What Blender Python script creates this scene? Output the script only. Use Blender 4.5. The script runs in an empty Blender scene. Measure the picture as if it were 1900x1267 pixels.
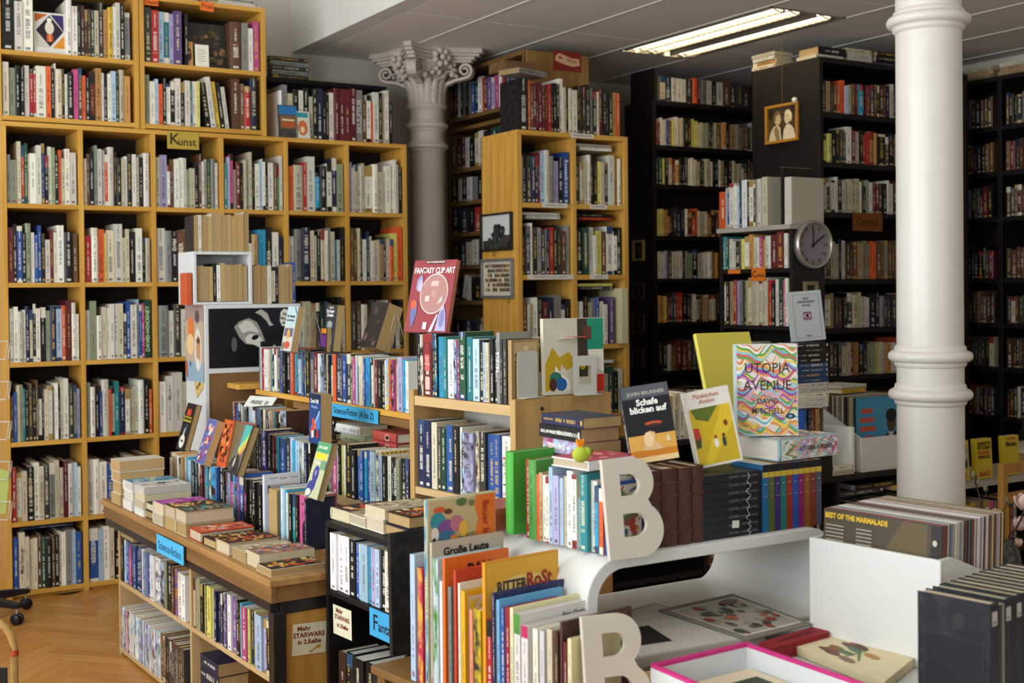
import bpy, bmesh, math, random
import numpy as np
from mathutils import Vector, Matrix
scene = bpy.context.scene
COL = scene.collection
# ------------------------------------------------------------------ camera
F, YAW, PIT, ROL, HY, CH = 2286., .5452, -.0128, -.00972, 567., 1.54
_c, _s = math.cos(YAW), math.sin(YAW)
FW = np.array([_s*math.cos(PIT), _c*math.cos(PIT), math.sin(PIT)])
_r = np.array([_c, -_s, 0.]); _up = np.cross(_r, FW)
RT = _r*math.cos(ROL) + _up*math.sin(ROL); UP = np.cross(RT, FW)
CAM = np.array([0, 0, CH])
cam = bpy.data.cameras.new('camera'); camo = bpy.data.objects.new('camera', cam); COL.objects.link(camo)
cam.sensor_width = 36; cam.lens = 36*F/1900; cam.shift_y = -(633.5-HY)/1900; cam.clip_start = .05
camo.matrix_world = Matrix(((RT[0], UP[0], -FW[0], 0), (RT[1], UP[1], -FW[1], 0), (RT[2], UP[2], -FW[2], CH), (0, 0, 0, 1)))
cam.dof.use_dof = True; cam.dof.focus_distance = 4.0; cam.dof.aperture_fstop = 4.5
scene.camera = camo
# ------------------------------------------------------------------ light and exposure
vs = scene.view_settings
vs.view_transform = 'Standard'; vs.look = 'None'; vs.gamma = 1.0; vs.use_curve_mapping = False
vs.exposure = -0.68
world = bpy.data.worlds.new('world'); scene.world = world; world.use_nodes = True
bg = world.node_tree.nodes['Background']; bg.inputs[0].default_value = (.62, .78, 1, 1); bg.inputs[1].default_value = .25
def area(name, loc, direction, sx, sy, power, color):
    l = bpy.data.lights.new(name, 'AREA'); l.shape = 'RECTANGLE'; l.size = sx; l.size_y = sy; l.energy = power; l.color = color
    o = bpy.data.objects.new(name, l); COL.objects.link(o); o.location = loc
    o.rotation_euler = Vector(direction).to_track_quat('-Z', 'Y').to_euler(); return o
DAY = (.87, .94, 1.0)
# daylight through the shop windows of the wall the camera has at its left, lamps tilted up to brighten the ceiling
area('window_daylight', (-2.02, 3.9, 2.0), (1, .06, .25), 2.6, 2.6, 270, DAY)
area('window_daylight', (-2.02, .9, 2.0), (1, .12, 1.2), 2.6, 2.6, 340, DAY)
# daylight through the shop window behind the camera, lamp widened and tilted up to brighten the ceiling
area('window_daylight', (2.2, -1.98, 2.0), (.0, 1, 1.35), 4.4, 2.6, 88, DAY)
# ------------------------------------------------------------------ pixel helpers (rays of the camera met with real planes)
def ray(x, y): return FW + RT*(x-950)/F - UP*(y-HY)/F
def atz(x, y, z): d = ray(x, y); return CAM + d*(z-CH)/d[2]
def atu(x, y, u): d = ray(x, y); return CAM + d*u/d[0]
def atv(x, y, v): d = ray(x, y); return CAM + d*v/d[1]
def atp(x, y, o, n): d = ray(x, y); return CAM + d*(np.dot(np.array(o)-CAM, n)/np.dot(d, n))
# ------------------------------------------------------------------ materials
def lin(c):
    return tuple((v/12.92 if v <= .04045 else ((v+.055)/1.055)**2.4) for v in c[:3])
def hexc(h): h = h.lstrip('#'); return tuple(int(h[i:i+2], 16)/255 for i in (0, 2, 4))
def rgba(c): return (*lin(c), 1)
MATS = {}
class NG:
    def __init__(s, m): s.m = m; m.use_nodes = True; s.t = m.node_tree; s.t.nodes.clear(); s.out = s.n('ShaderNodeOutputMaterial'); s.b = s.n('ShaderNodeBsdfPrincipled'); s.l(s.b.outputs[0], s.out.inputs[0])
    def n(s, k, **kw):
        x = s.t.nodes.new(k)
        for a, b in kw.items(): setattr(x, a, b)
        return x
    def l(s, a, b): s.t.links.new(a, b)
    def put(s, sock, v):
        if hasattr(v, 'default_value') or hasattr(v, 'is_output'): s.l(v, sock)
        else: sock.default_value = v
    def m_(s, op, a, b=0., c=0.):
        x = s.n('ShaderNodeMath', operation=op); s.put(x.inputs[0], a); s.put(x.inputs[1], b)
        if op in ('MULTIPLY_ADD', 'COMPARE', 'SMOOTH_MIN'): s.put(x.inputs[2], c)
        return x.outputs[0]
    def mix(s, f, a, b, mode='MIX'):
        x = s.n('ShaderNodeMix', data_type='RGBA', blend_type=mode); s.put(x.inputs[0], f); s.put(x.inputs[6], a); s.put(x.inputs[7], b); return x.outputs[2]
    def xyz(s, a, b=0., c=0.):
        x = s.n('ShaderNodeCombineXYZ'); s.put(x.inputs[0], a); s.put(x.inputs[1], b); s.put(x.inputs[2], c); return x.outputs[0]
    def noise(s, vec, scale, detail=2., rough=.5):
        x = s.n('ShaderNodeTexNoise'); s.put(x.inputs['Vector'], vec); x.inputs['Scale'].default_value = scale; x.inputs['Detail'].default_value = detail; x.inputs['Roughness'].default_value = rough; return x.outputs[0]
    def white(s, vec):
        x = s.n('ShaderNodeTexWhiteNoise'); s.put(x.inputs['Vector'], vec); return x.outputs[0]
    def ramp(s, f, lo, hi):
        x = s.n('ShaderNodeMapRange'); s.put(x.inputs[0], f); x.inputs[1].default_value = lo; x.inputs[2].default_value = hi; return x.outputs[0]
    def bump(s, h, dist=.001, st=1.):
        x = s.n('ShaderNodeBump'); x.inputs['Strength'].default_value = st; x.inputs['Distance'].default_value = dist; s.l(h, x.inputs['Height']); s.l(x.outputs[0], s.b.inputs['Normal'])
def mat(name, c, rough=.6, var=.08, scale=6., spec=.3, metal=0., bump=0.):
    """plain surface with a little uneven colour"""
    if name in MATS: return MATS[name]
    m = bpy.data.materials.new(name); g = NG(m); MATS[name] = m
    co = g.n('ShaderNodeTexCoord').outputs['Object']
    f = g.noise(co, scale, 4.)
    a = lin(c); k = g.mix(g.ramp(f, .25, .75), (*[max(0, v*(1-var)) for v in a], 1), (*[min(1, v*(1+var)) for v in a], 1))
    g.l(k, g.b.inputs['Base Color']); g.b.inputs['Roughness'].default_value = rough; g.b.inputs['Specular IOR Level'].default_value = spec; g.b.inputs['Metallic'].default_value = metal
    if bump: g.bump(g.noise(co, 220, 3), bump)
    return m
def wood(name, c1, c2, axis=0, scale=1., rough=.5, spec=.3):
    """grain running along the given object axis"""
    if name in MATS: return MATS[name]
    m = bpy.data.materials.new(name); g = NG(m); MATS[name] = m
    tc = g.n('ShaderNodeTexCoord'); oi = g.n('ShaderNodeObjectInfo')
    mp = g.n('ShaderNodeMapping'); g.l(tc.outputs['Object'], mp.inputs[0])
    sc = [14*scale]*3; sc[axis] = .9*scale; mp.inputs['Scale'].default_value = sc
    ad = g.n('ShaderNodeVectorMath', operation='ADD'); g.l(mp.outputs[0], ad.inputs[0]); g.l(g.xyz(g.m_('MULTIPLY', oi.outputs['Random'], 37.), g.m_('MULTIPLY', oi.outputs['Random'], 91.), 3.), ad.inputs[1])
    w = g.n('ShaderNodeTexWave', wave_type='BANDS', bands_direction='DIAGONAL'); g.l(ad.outputs[0], w.inputs[0]); w.inputs['Scale'].default_value = .55; w.inputs['Distortion'].default_value = 6; w.inputs['Detail'].default_value = 3; w.inputs['Detail Scale'].default_value = .8
    n = g.noise(ad.outputs[0], 2.5, 5.)
    f = g.m_('ADD', g.m_('MULTIPLY', w.outputs[1], .16), g.m_('MULTIPLY', n, .84))
    k = g.mix(g.ramp(f, .2, .85), rgba(c1), rgba(c2))
    k = g.mix(g.m_('MULTIPLY', g.m_('SUBTRACT', oi.outputs['Random'], .5), .25), k, (0, 0, 0, 1)) if False else k
    g.l(k, g.b.inputs['Base Color']); g.b.inputs['Roughness'].default_value = rough; g.b.inputs['Specular IOR Level'].default_value = spec
    g.bump(f, .0004, .6)
    return m
def ink(c, rough=.5):
    n = 'print_%02x%02x%02x' % tuple(int(v*255) for v in c[:3])
    return mat(n, c, rough, .05, 30.)
def cover_material(name='printed_cover'):
    """one shader for all book covers: colours come with each book, lettering runs up the spine"""
    m = bpy.data.materials.new(name); g = NG(m); MATS[name] = m
    def attr(n): x = g.n('ShaderNodeAttribute', attribute_name=n); return x
    A, B, D, I = attr('col'), attr('ink'), attr('col2'), attr('info')
    sx = g.n('ShaderNodeSeparateXYZ'); g.l(I.outputs['Vector'], sx.inputs[0])
    u, v, h = sx.outputs
    seed = B.outputs['Alpha']; style = D.outputs['Alpha']
    r1 = g.white(g.xyz(seed, 1.3, .7)); r2 = g.white(g.xyz(seed, 2.9, 4.1)); r3 = g.white(g.xyz(seed, 7.7, 5.2)); r4 = g.white(g.xyz(seed, 3.1, 9.2))
    isS = g.m_('GREATER_THAN', style, .05)
    def letters(a, b, gs, half, k):
        inr = g.m_('MULTIPLY', g.m_('GREATER_THAN', v, a), g.m_('LESS_THAN', v, b))
        y = g.m_('DIVIDE', g.m_('MULTIPLY', v, h), gs)
        cell = g.m_('FLOOR', y); fr = g.m_('FRACT', y)
        gap = g.m_('GREATER_THAN', g.white(g.xyz(cell, seed, k)), .17)
        body = g.m_('MULTIPLY', g.m_('GREATER_THAN', fr, .12), gap)
        nz = g.noise(g.xyz(g.m_('MULTIPLY', u, 2.6), g.m_('MULTIPLY', y, 1.9), g.m_('MULTIPLY', seed, 80.)), 1.7, 1.)
        shp = g.m_('GREATER_THAN', nz, .44)
        ac = g.m_('LESS_THAN', g.m_('ABSOLUTE', g.m_('SUBTRACT', u, .5)), half)
        return g.m_('MULTIPLY', g.m_('MULTIPLY', inr, ac), g.m_('MULTIPLY', body, shp))
    a1 = g.m_('MULTIPLY_ADD', r1, .22, .12); b1 = g.m_('ADD', a1, g.m_('MULTIPLY_ADD', r2, .28, .26))
    t1 = letters(a1, b1, g.m_('MULTIPLY_ADD', r3, .5, .26), g.m_('MULTIPLY_ADD', r4, .14, .1), 1.)
    a2 = g.m_('ADD', b1, .06); b2 = g.m_('ADD', a2, g.m_('MULTIPLY_ADD', r4, .16, .12))
    t2 = letters(a2, b2, .26, .1, 2.)
    lg = g.m_('MULTIPLY', g.m_('MULTIPLY', g.m_('GREATER_THAN', v, .03), g.m_('LESS_THAN', v, .075)), g.m_('MULTIPLY', g.m_('LESS_THAN', g.m_('ABSOLUTE', g.m_('SUBTRACT', u, .5)), .24), g.m_('GREATER_THAN', r4, .35)))
    txt = g.m_('MULTIPLY', g.m_('MAXIMUM', g.m_('MAXIMUM', t1, t2), lg), isS)
    # second colour: band (style .3-.5) or painted picture (style > .5)
    band = g.m_('MULTIPLY', g.m_('COMPARE', style, .4, .1), g.m_('MAXIMUM', g.m_('GREATER_THAN', v, g.m_('MULTIPLY_ADD', r2, .2, .74)), g.m_('LESS_THAN', v, g.m_('MULTIPLY', r3, .12))))
    pic = g.m_('MULTIPLY', g.m_('GREATER_THAN', style, .55), g.ramp(g.noise(g.xyz(g.m_('MULTIPLY', u, .8), g.m_('MULTIPLY', v, 4.5), g.m_('MULTIPLY', seed, 53.)), 1.3, 3.), .42, .62))
    k = g.mix(g.m_('MAXIMUM', band, pic), A.outputs['Color'], D.outputs['Color'])
    wear = g.noise(g.n('ShaderNodeTexCoord').outputs['Object'], 35, 4.)
    k = g.mix(g.m_('MULTIPLY', g.ramp(wear, .45, .85), .07), k, (.42, .38, .31, 1))
    k = g.mix(g.m_('MULTIPLY', txt, .72), k, B.outputs['Color'])
    g.l(k, g.b.inputs['Base Color']); g.b.inputs['Roughness'].default_value = .42; g.b.inputs['Specular IOR Level'].default_value = .35
    return m
def page_material(name='paper_pages'):
    m = bpy.data.materials.new(name); g = NG(m); MATS[name] = m
    A = g.n('ShaderNodeAttribute', attribute_name='col'); I = g.n('ShaderNodeAttribute', attribute_name='info')
    sx = g.n('ShaderNodeSeparateXYZ'); g.l(I.outputs['Vector'], sx.inputs[0])
    ln = g.noise(g.xyz(g.m_('MULTIPLY', sx.outputs[0], 22.), g.m_('MULTIPLY', sx.outputs[1], .6), sx.outputs[2]), 3., 3.)
    k = g.mix(g.ramp(ln, .3, .75), A.outputs['Color'], (.12, .08, .04, 1)); k = g.mix(.55, A.outputs['Color'], k)
    g.l(k, g.b.inputs['Base Color']); g.b.inputs['Roughness'].default_value = .85; g.b.inputs['Specular IOR Level'].default_value = .1
    g.bump(ln, .0006, .7)
    return m
M_COVER = cover_material(); M_PAGE = page_material()
# ------------------------------------------------------------------ mesh helpers
class MB:
    def __init__(s): s.v = []; s.f = []; s.mi = []; s.smooth = set()
    def add(s, vs, fs, mi=0, smooth=False):
        o = len(s.v); s.v += [tuple(map(float, p)) for p in vs]
        for f in fs:
            if smooth: s.smooth.add(len(s.f))
            s.f.append(tuple(i+o for i in f)); s.mi.append(mi)
        return s
    def box(s, x0, x1, y0, y1, z0, z1, mi=0, T=None):
        p = [(x, y, z) for z in (z0, z1) for y in (y0, y1) for x in (x0, x1)]
        if T is not None: p = [tuple(T @ Vector(q)) for q in p]
        return s.add(p, [(0, 2, 3, 1), (4, 5, 7, 6), (0, 1, 5, 4), (2, 6, 7, 3), (0, 4, 6, 2), (1, 3, 7, 5)], mi)
    def prism(s, poly, a0, a1, axis=2, mi=0, T=None):
        """polygon (2D) extruded along axis from a0 to a1"""
        def P(p, a): return (p[0], p[1], a) if axis == 2 else ((p[0], a, p[1]) if axis == 1 else (a, p[0], p[1]))
        n = len(poly); vs = [P(p, a0) for p in poly] + [P(p, a1) for p in poly]
        if T is not None: vs = [tuple(T @ Vector(q)) for q in vs]
        return s.add(vs, [tuple(range(n))[::-1], tuple(range(n, 2*n))] + [(i, (i+1) % n, n+(i+1) % n, n+i) for i in range(n)], mi)
    def lathe(s, prof, n=32, mi=0, c=(0, 0, 0), smooth=True, T=None):
        """profile [(r, z)] turned about z"""
        vs = [(c[0]+r*math.cos(2*math.pi*k/n), c[1]+r*math.sin(2*math.pi*k/n), c[2]+z) for r, z in prof for k in range(n)]
        if T is not None: vs = [tuple(T @ Vector(q)) for q in vs]
        fs = [(i*n+k, i*n+(k+1) % n, (i+1)*n+(k+1) % n, (i+1)*n+k) for i in range(len(prof)-1) for k in range(n)]
        return s.add(vs, fs, mi, smooth)
    def tube(s, pts, rad, n=8, mi=0, caps=True, smooth=True):
        """round tube along points; rad number or list"""
        P = [Vector(p) for p in pts]; R = rad if isinstance(rad, (list, tuple)) else [rad]*len(P); rings = []
        ref = None
        for i, p in enumerate(P):
            t = (P[min(i+1, len(P)-1)]-P[max(i-1, 0)]).normalized()
            if ref is None: ref = Vector((0, 0, 1)) if abs(t.z) < .9 else Vector((1, 0, 0))
            a = t.cross(ref).normalized(); b = a.cross(t).normalized(); ref = b
            rings.append([p+(a*math.cos(2*math.pi*k/n)+b*math.sin(2*math.pi*k/n))*R[i] for k in range(n)])
        vs = [q for r in rings for q in r]
        fs = [(i*n+k, i*n+(k+1) % n, (i+1)*n+(k+1) % n, (i+1)*n+k) for i in range(len(P)-1) for k in range(n)]
        s.add(vs, fs, mi, smooth)
        if caps: s.add(rings[0], [tuple(range(n))[::-1]], mi); s.add(rings[-1], [tuple(range(n))], mi)
        return s
    def sphere(s, c, r, n=10, m=7, mi=0, sc=(1, 1, 1)):
        prof = [(max(1e-4, r*math.sin(math.pi*i/m)), -r*math.cos(math.pi*i/m)) for i in range(m+1)]
        T = Matrix.Translation(c) @ Matrix.Diagonal((*sc, 1)); return s.lathe(prof, n, mi, T=T)
    def mesh(s, name, mats):
        me = bpy.data.meshes.new(name); me.from_pydata(s.v, [], s.f)
        for m in (mats if isinstance(mats, (list, tuple)) else [mats]): me.materials.append(m)
        if any(s.mi): me.polygons.foreach_set('material_index', s.mi)
        if s.smooth:
            for i in s.smooth: me.polygons[i].use_smooth = True
        me.update(); return me
    def build(s, name, mats, parent=None, loc=None, rz=0., bevel=0.):
        return link(name, s.mesh(name, mats), parent, loc, rz, bevel)
def link(name, me, parent=None, loc=None, rz=0., bevel=0., rot=None):
    o = bpy.data.objects.new(name, me); COL.objects.link(o)
    if parent is not None: o.parent = parent
    if loc is not None: o.location = loc
    if rot is not None: o.rotation_euler = rot
    elif rz: o.rotation_euler = (0, 0, rz)
    if bevel:
        b = o.modifiers.new('edge', 'BEVEL'); b.width = bevel; b.segments = 2; b.limit_method = 'ANGLE'
    return o
def tag(o, label, cat, group=None, kind=None):
    o['label'] = label; o['category'] = cat
    if group: o['group'] = group
    if kind: o['kind'] = kind
    return o
def struct(o): o['kind'] = 'structure'; return o
def thing(name, loc, label, cat, rz=0., group=None):
    o = bpy.data.objects.new(name, None); COL.objects.link(o); o.location = loc; o.rotation_euler = (0, 0, rz); o.empty_display_size = .05
    return tag(o, label, cat, group)
def board(parent, name, x0, x1, y0, y1, z0, z1, m, bevel=.0015):
    """one board as a part, its origin in its own middle"""
    c = ((x0+x1)/2, (y0+y1)/2, (z0+z1)/2); hx, hy, hz = (x1-x0)/2, (y1-y0)/2, (z1-z0)/2
    b = MB(); b.box(-hx, hx, -hy, hy, -hz, hz); return b.build(name, m, parent, c, 0, bevel)
_tc = {}
def text_mesh(s, size, bold=0., align='CENTER', sx=1., shear=0.):
    key = (s, size, bold, align, sx, shear)
    if key in _tc: return _tc[key]
    cu = bpy.data.curves.new('lettering', 'FONT'); cu.body = s; cu.size = size; cu.align_x = align; cu.align_y = 'CENTER'; cu.offset = bold; cu.shear = shear; cu.resolution_u = 2; cu.space_line = .85
    o = bpy.data.objects.new('lettering', cu); COL.objects.link(o)
    me = bpy.data.meshes.new_from_object(o)
    bpy.data.objects.remove(o); bpy.data.curves.remove(cu)
    if sx != 1:
        for v in me.vertices: v.co.x *= sx
    _tc[key] = me; return me
def text(parent, s, size, T, c, bold=0., align='CENTER', sx=1., shear=0., name='lettering'):
    """flat lettering in the plane z=0 of the matrix T (parent's space)"""
    me = text_mesh(s, size, bold, align, sx, shear).copy(); me.materials.clear(); me.materials.append(ink(c))
    o = link(name, me, parent); o.matrix_local = T; return o
def flat(parent, polys, T, name='print'):
    """flat printed shapes: [(colour, [(x, y) ...], layer)] in the plane of T, each a hair above the one below"""
    b = MB(); ms = []; 
    for k, (c, poly, *ly) in enumerate(polys):
        m = ink(c) if isinstance(c, tuple) else c
        if m not in ms: ms.append(m)
        z = .0002*(ly[0] if ly else k)
        b.add([(p[0], p[1], z) for p in poly], [tuple(range(len(poly)))], ms.index(m))
    o = b.build(name, ms, parent); o.matrix_local = T; return o
def rect(x0, y0, x1, y1): return [(x0, y0), (x1, y0), (x1, y1), (x0, y1)]
def oval(cx, cy, rx, ry, n=20, a0=0., a1=2*math.pi, rot=0.):
    c, s = math.cos(rot), math.sin(rot)
    pts = [(rx*math.cos(a0+(a1-a0)*k/n), ry*math.sin(a0+(a1-a0)*k/n)) for k in range(n)]
    return [(cx+x*c-y*s, cy+x*s+y*c) for x, y in pts]
# spine plane / front cover plane of a book (local x thickness, y into the shelf, z up; spine at y=0)
def T_spine(x=0, z=0, down=False, y=-.0009):
    """lettering running along the spine (up, or down the spine)"""
    R = Matrix(((0, -1, 0), (0, 0, -1), (1, 0, 0))) if not down else Matrix(((0, 1, 0), (0, 0, -1), (-1, 0, 0)))
    return Matrix.Translation((x, y, z)) @ R.to_4x4()
def T_spineh(x=0, z=0, y=-.0009):
    return Matrix.Translation((x, y, z)) @ Matrix(((1, 0, 0), (0, 0, -1), (0, 1, 0))).to_4x4()
def T_front(w, y=0, z=0, e=.0006):
    """front cover faces local +x; seen from there its x axis runs from spine (y=0) to fore edge"""
    return Matrix.Translation((w/2+e, y, z)) @ Matrix(((0, 0, 1), (1, 0, 0), (0, 1, 0))).to_4x4()
# ------------------------------------------------------------------ books
PAL = {'W': ('e3dcc8', 'cream'), 'w': ('f1eee6', 'white'), 'C': ('cdbf9d', 'beige'), 'T': ('b08f60', 'tan'), 'k': ('151413', 'black'), 'd': ('3a3733', 'charcoal'),
       'a': ('8a8982', 'grey'), 'n': ('1d2546', 'navy'), 'b': ('2350a0', 'blue'), 'l': ('a9c6de', 'pale blue'), 'c': ('1f9fcb', 'sky blue'), 't': ('1f7f86', 'teal'),
       'g': ('4f9a3a', 'green'), 'G': ('1d4a34', 'dark green'), 's': ('8d9470', 'sage green'), 'o': ('e8561d', 'orange'), 'r': ('bf2420', 'red'), 'R': ('6e1c22', 'maroon'),
       'y': ('e3b525', 'yellow'), 'Y': ('d9cf5c', 'lemon'), 'p': ('c8477f', 'pink'), 'v': ('6d4a8c', 'purple'), 'L': ('a79fc6', 'lilac'), 'm': ('6a4428', 'brown'), 'M': ('4a2c1c', 'dark brown'), 'O': ('c98a3c', 'ochre')}
PAPER = {'w': 'e6e0d2', 'c': 'd8c9a8', 't': 'bf9f6d', 'b': 'a17f4f'}
ORD = 'first second third fourth fifth sixth seventh eighth ninth tenth eleventh twelfth thirteenth fourteenth fifteenth sixteenth seventeenth eighteenth nineteenth twentieth'.split()
ORD += ['twenty-'+o for o in ORD[:9]] + ['thirtieth'] + ['thirty-'+o for o in ORD[:9]] + ['fortieth'] + ['forty-'+o for o in ORD[:9]] + ['fiftieth'] + ['fifty-'+o for o in ORD[:9]] + ['sixtieth'] + ['sixty-'+o for o in ORD[:9]]
class BK:
    """book geometry with its colours as attributes"""
    def __init__(s): s.v = []; s.f = []; s.mi = []; s.col = []; s.ink = []; s.col2 = []; s.info = []
    def face(s, pts, mi, col, ink_, col2, uv):
        o = len(s.v); s.v += pts; s.f.append(tuple(range(o, o+len(pts)))); s.mi.append(mi); s.col += [*col, 1]; s.ink += ink_; s.col2 += col2; s.info += uv
    def cover(s, w, h, d, c, ik, c2, style, seed, hard, rnd, T=None):
        t = .0024 if hard else .0007
        if w < .008: t = min(t, w*.22)
        x = w/2; b = min(.006, w*.14) if rnd else 0.
        sp = [(-x, 0.)] + ([(-x*.62, -b*.75), (0, -b), (x*.62, -b*.75)] if rnd else []) + [(x, 0.)]
        out = [(-x, d)] + sp + [(x, d)]; inn = [(x-t, d), (x-t, t), (-x+t, t), (-x+t, d)]
        X = (lambda p: tuple(T @ Vector(p))) if T is not None else (lambda p: p)
        I = [*ik, seed]; Z = [*c2, 0.]; S = [*c2, style]
        hc = h*100
        def q(p0, p1, sp_=None):
            pts = [X((p0[0], p0[1], 0)), X((p1[0], p1[1], 0)), X((p1[0], p1[1], h)), X((p0[0], p0[1], h))]
            if sp_: uv = [sp_[0], 0, hc, 0, sp_[1], 0, hc, 0, sp_[1], 1, hc, 0, sp_[0], 1, hc, 0]
            else: uv = [0, 0, hc, 0, 1, 0, hc, 0, 1, 1, hc, 0, 0, 1, hc, 0]
            s.face(pts, 0, c, I, S if sp_ else Z, uv)
        for i in range(len(out)-1):
            p0, p1 = out[i], out[i+1]
            if 1 <= i < len(out)-2: q(p0, p1, ((p0[0]+x)/w, (p1[0]+x)/w))
            else: q(p0, p1)
        loop = out+inn; n = len(out)
        for i in range(n-1, len(loop)): q(loop[i], loop[(i+1) % len(loop)])
        for z in (0, h):
            pts = [X((p[0], p[1], z)) for p in loop]
            if z == 0: pts = pts[::-1]
            s.face(pts, 0, c, I, Z, [0, 0, hc, 0]*len(pts))
    def pages(s, w, h, d, pc, hard, T=None, rng=random):
        t = .0024 if hard else .0007
        if w < .008: t = min(t, w*.22)
        o = .003 if hard else .0004; x = w/2-t
        X = (lambda p: tuple(T @ Vector(p))) if T is not None else (lambda p: p)
        y0, y1, z0, z1 = t*1.05, d-o, o, h-o; sd = rng.random()*9
        P = lambda a, b, c: X((a, b, c))
        I = [0, 0, 0, 0.]; k = w*100
        Q = [([P(-x, y0, z1), P(x, y0, z1), P(x, y1, z1), P(-x, y1, z1)]), ([P(x, y1, z0), P(-x, y1, z0), P(-x, y1, z1), P(x, y1, z1)]), ([P(-x, y1, z0), P(x, y1, z0), P(x, y0, z0), P(-x, y0, z0)]),
             ([P(-x, y0, z0), P(-x, y0, z1), P(-x, y1, z1), P(-x, y1, z0)]), ([P(x, y0, z0), P(x, y1, z0), P(x, y1, z1), P(x, y0, z1)])]
        for pts in Q: s.face(pts, 1, pc, I, [0, 0, 0, 0], [0, 0, sd, 0, k, 0, sd, 0, k, 1, sd, 0, 0, 1, sd, 0])
    def mesh(s, name, mats=None):
        me = bpy.data.meshes.new(name); me.from_pydata(s.v, [], s.f); me.materials.append(M_COVER); me.materials.append(M_PAGE)
        if mats is None: me.polygons.foreach_set('material_index', s.mi)
        else: me.materials.clear(); me.materials.append(mats)
        for nm, dat, dom in (('col', s.col, 'FACE'), ('ink', s.ink, 'FACE'), ('col2', s.col2, 'FACE'), ('info', s.info, 'CORNER')):
            a = me.attributes.new(nm, 'FLOAT_COLOR', dom); a.data.foreach_set('color', dat)
        me.update(); return me
RNG = random.Random(7)
COUNT = {}; STUFF = {}
LIMIT = {}
def jit(c, r, a=.06): k = 1+r.uniform(-a, a)*2; return tuple(min(1, max(0, v*k+r.uniform(-a, a)*.25)) for v in c)
def lum(c): return .3*c[0]+.59*c[1]+.11*c[2]
SF2 = ['1d2546', '5f4a9c', '151413', '2f6fb5', '151413', 'a9c6de', '2f7f9a', '8c2f3a', 'd7cdb8', '1c1c26', '8fb4d8']
def book(name, w, h, d, code, M, label=None, group=None, cat='book', hard=None, style=None, paper=None, parts=False, r=RNG, ic=None, c2=None, rnd=None, col=None, mass=False):
    """one standing book; M places it (spine at y=0 facing -y, thickness x, up z)"""
    c = jit(hexc(PAL[code][0]) if col is None else col, r, .05 if col is None else .0)
    if col is None: c = tuple(v*.82+lum(c)*.15 for v in c)
    if hard is None: hard = r.random() < .5
    if rnd is None: rnd = hard and w > .02 and r.random() < .5
    L = lum(c)
    if ic is None: ic = r.choice(['f2ead8', 'e8d9a8', 'f2ead8', 'd9b04a', 'e8e4da']) if L < .45 else r.choice(['151413', '2a2520', '6e1c22', '1d2546', '151413'])
    if c2 is None: c2 = r.choice(SF2) if style and style > .55 else r.choice(['d8d0bc', '1c1a18', '8a2a24', '2f4668', 'a88a4a', 'cfc6b0'])
    if style is None: style = r.choice([.2, .2, .2, .2, .2, .2, .4])
    pc = lin(jit(hexc(PAPER[paper or r.choice('wcct')]), r, .04))
    seed = r.random(); col_, ik_, c2_ = lin(c), lin(hexc(ic)), lin(hexc(c2))
    if not mass: COUNT[name] = COUNT.get(name, 0)+1
    if mass or COUNT[name] > LIMIT.get(name, 10**6):
        b = STUFF.setdefault('all', BK()); b.cover(w, h, d, col_, list(ik_), c2_, style, seed, hard, rnd, M); b.pages(w, h, d, pc, hard, M, r); return None
    b = BK(); b.cover(w, h, d, col_, list(ik_), c2_, style, seed, hard, rnd)
    if parts:
        o = link(name, b.mesh(name, M_COVER)); p = BK(); p.pages(w, h, d, pc, hard, None, r); link('pages', p.mesh('pages', M_PAGE), o)
    else:
        b.pages(w, h, d, pc, hard, None, r); o = link(name, b.mesh(name))
    o.matrix_world = M; o['_w'] = w; o['_h'] = h; o['_d'] = d
    if label: tag(o, label, cat, group)
    return o
def frame(O, ang): return Matrix.Translation((O[0], O[1], O[2]+.0009)) @ Matrix.Rotation(ang, 4, 'Z')
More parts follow.
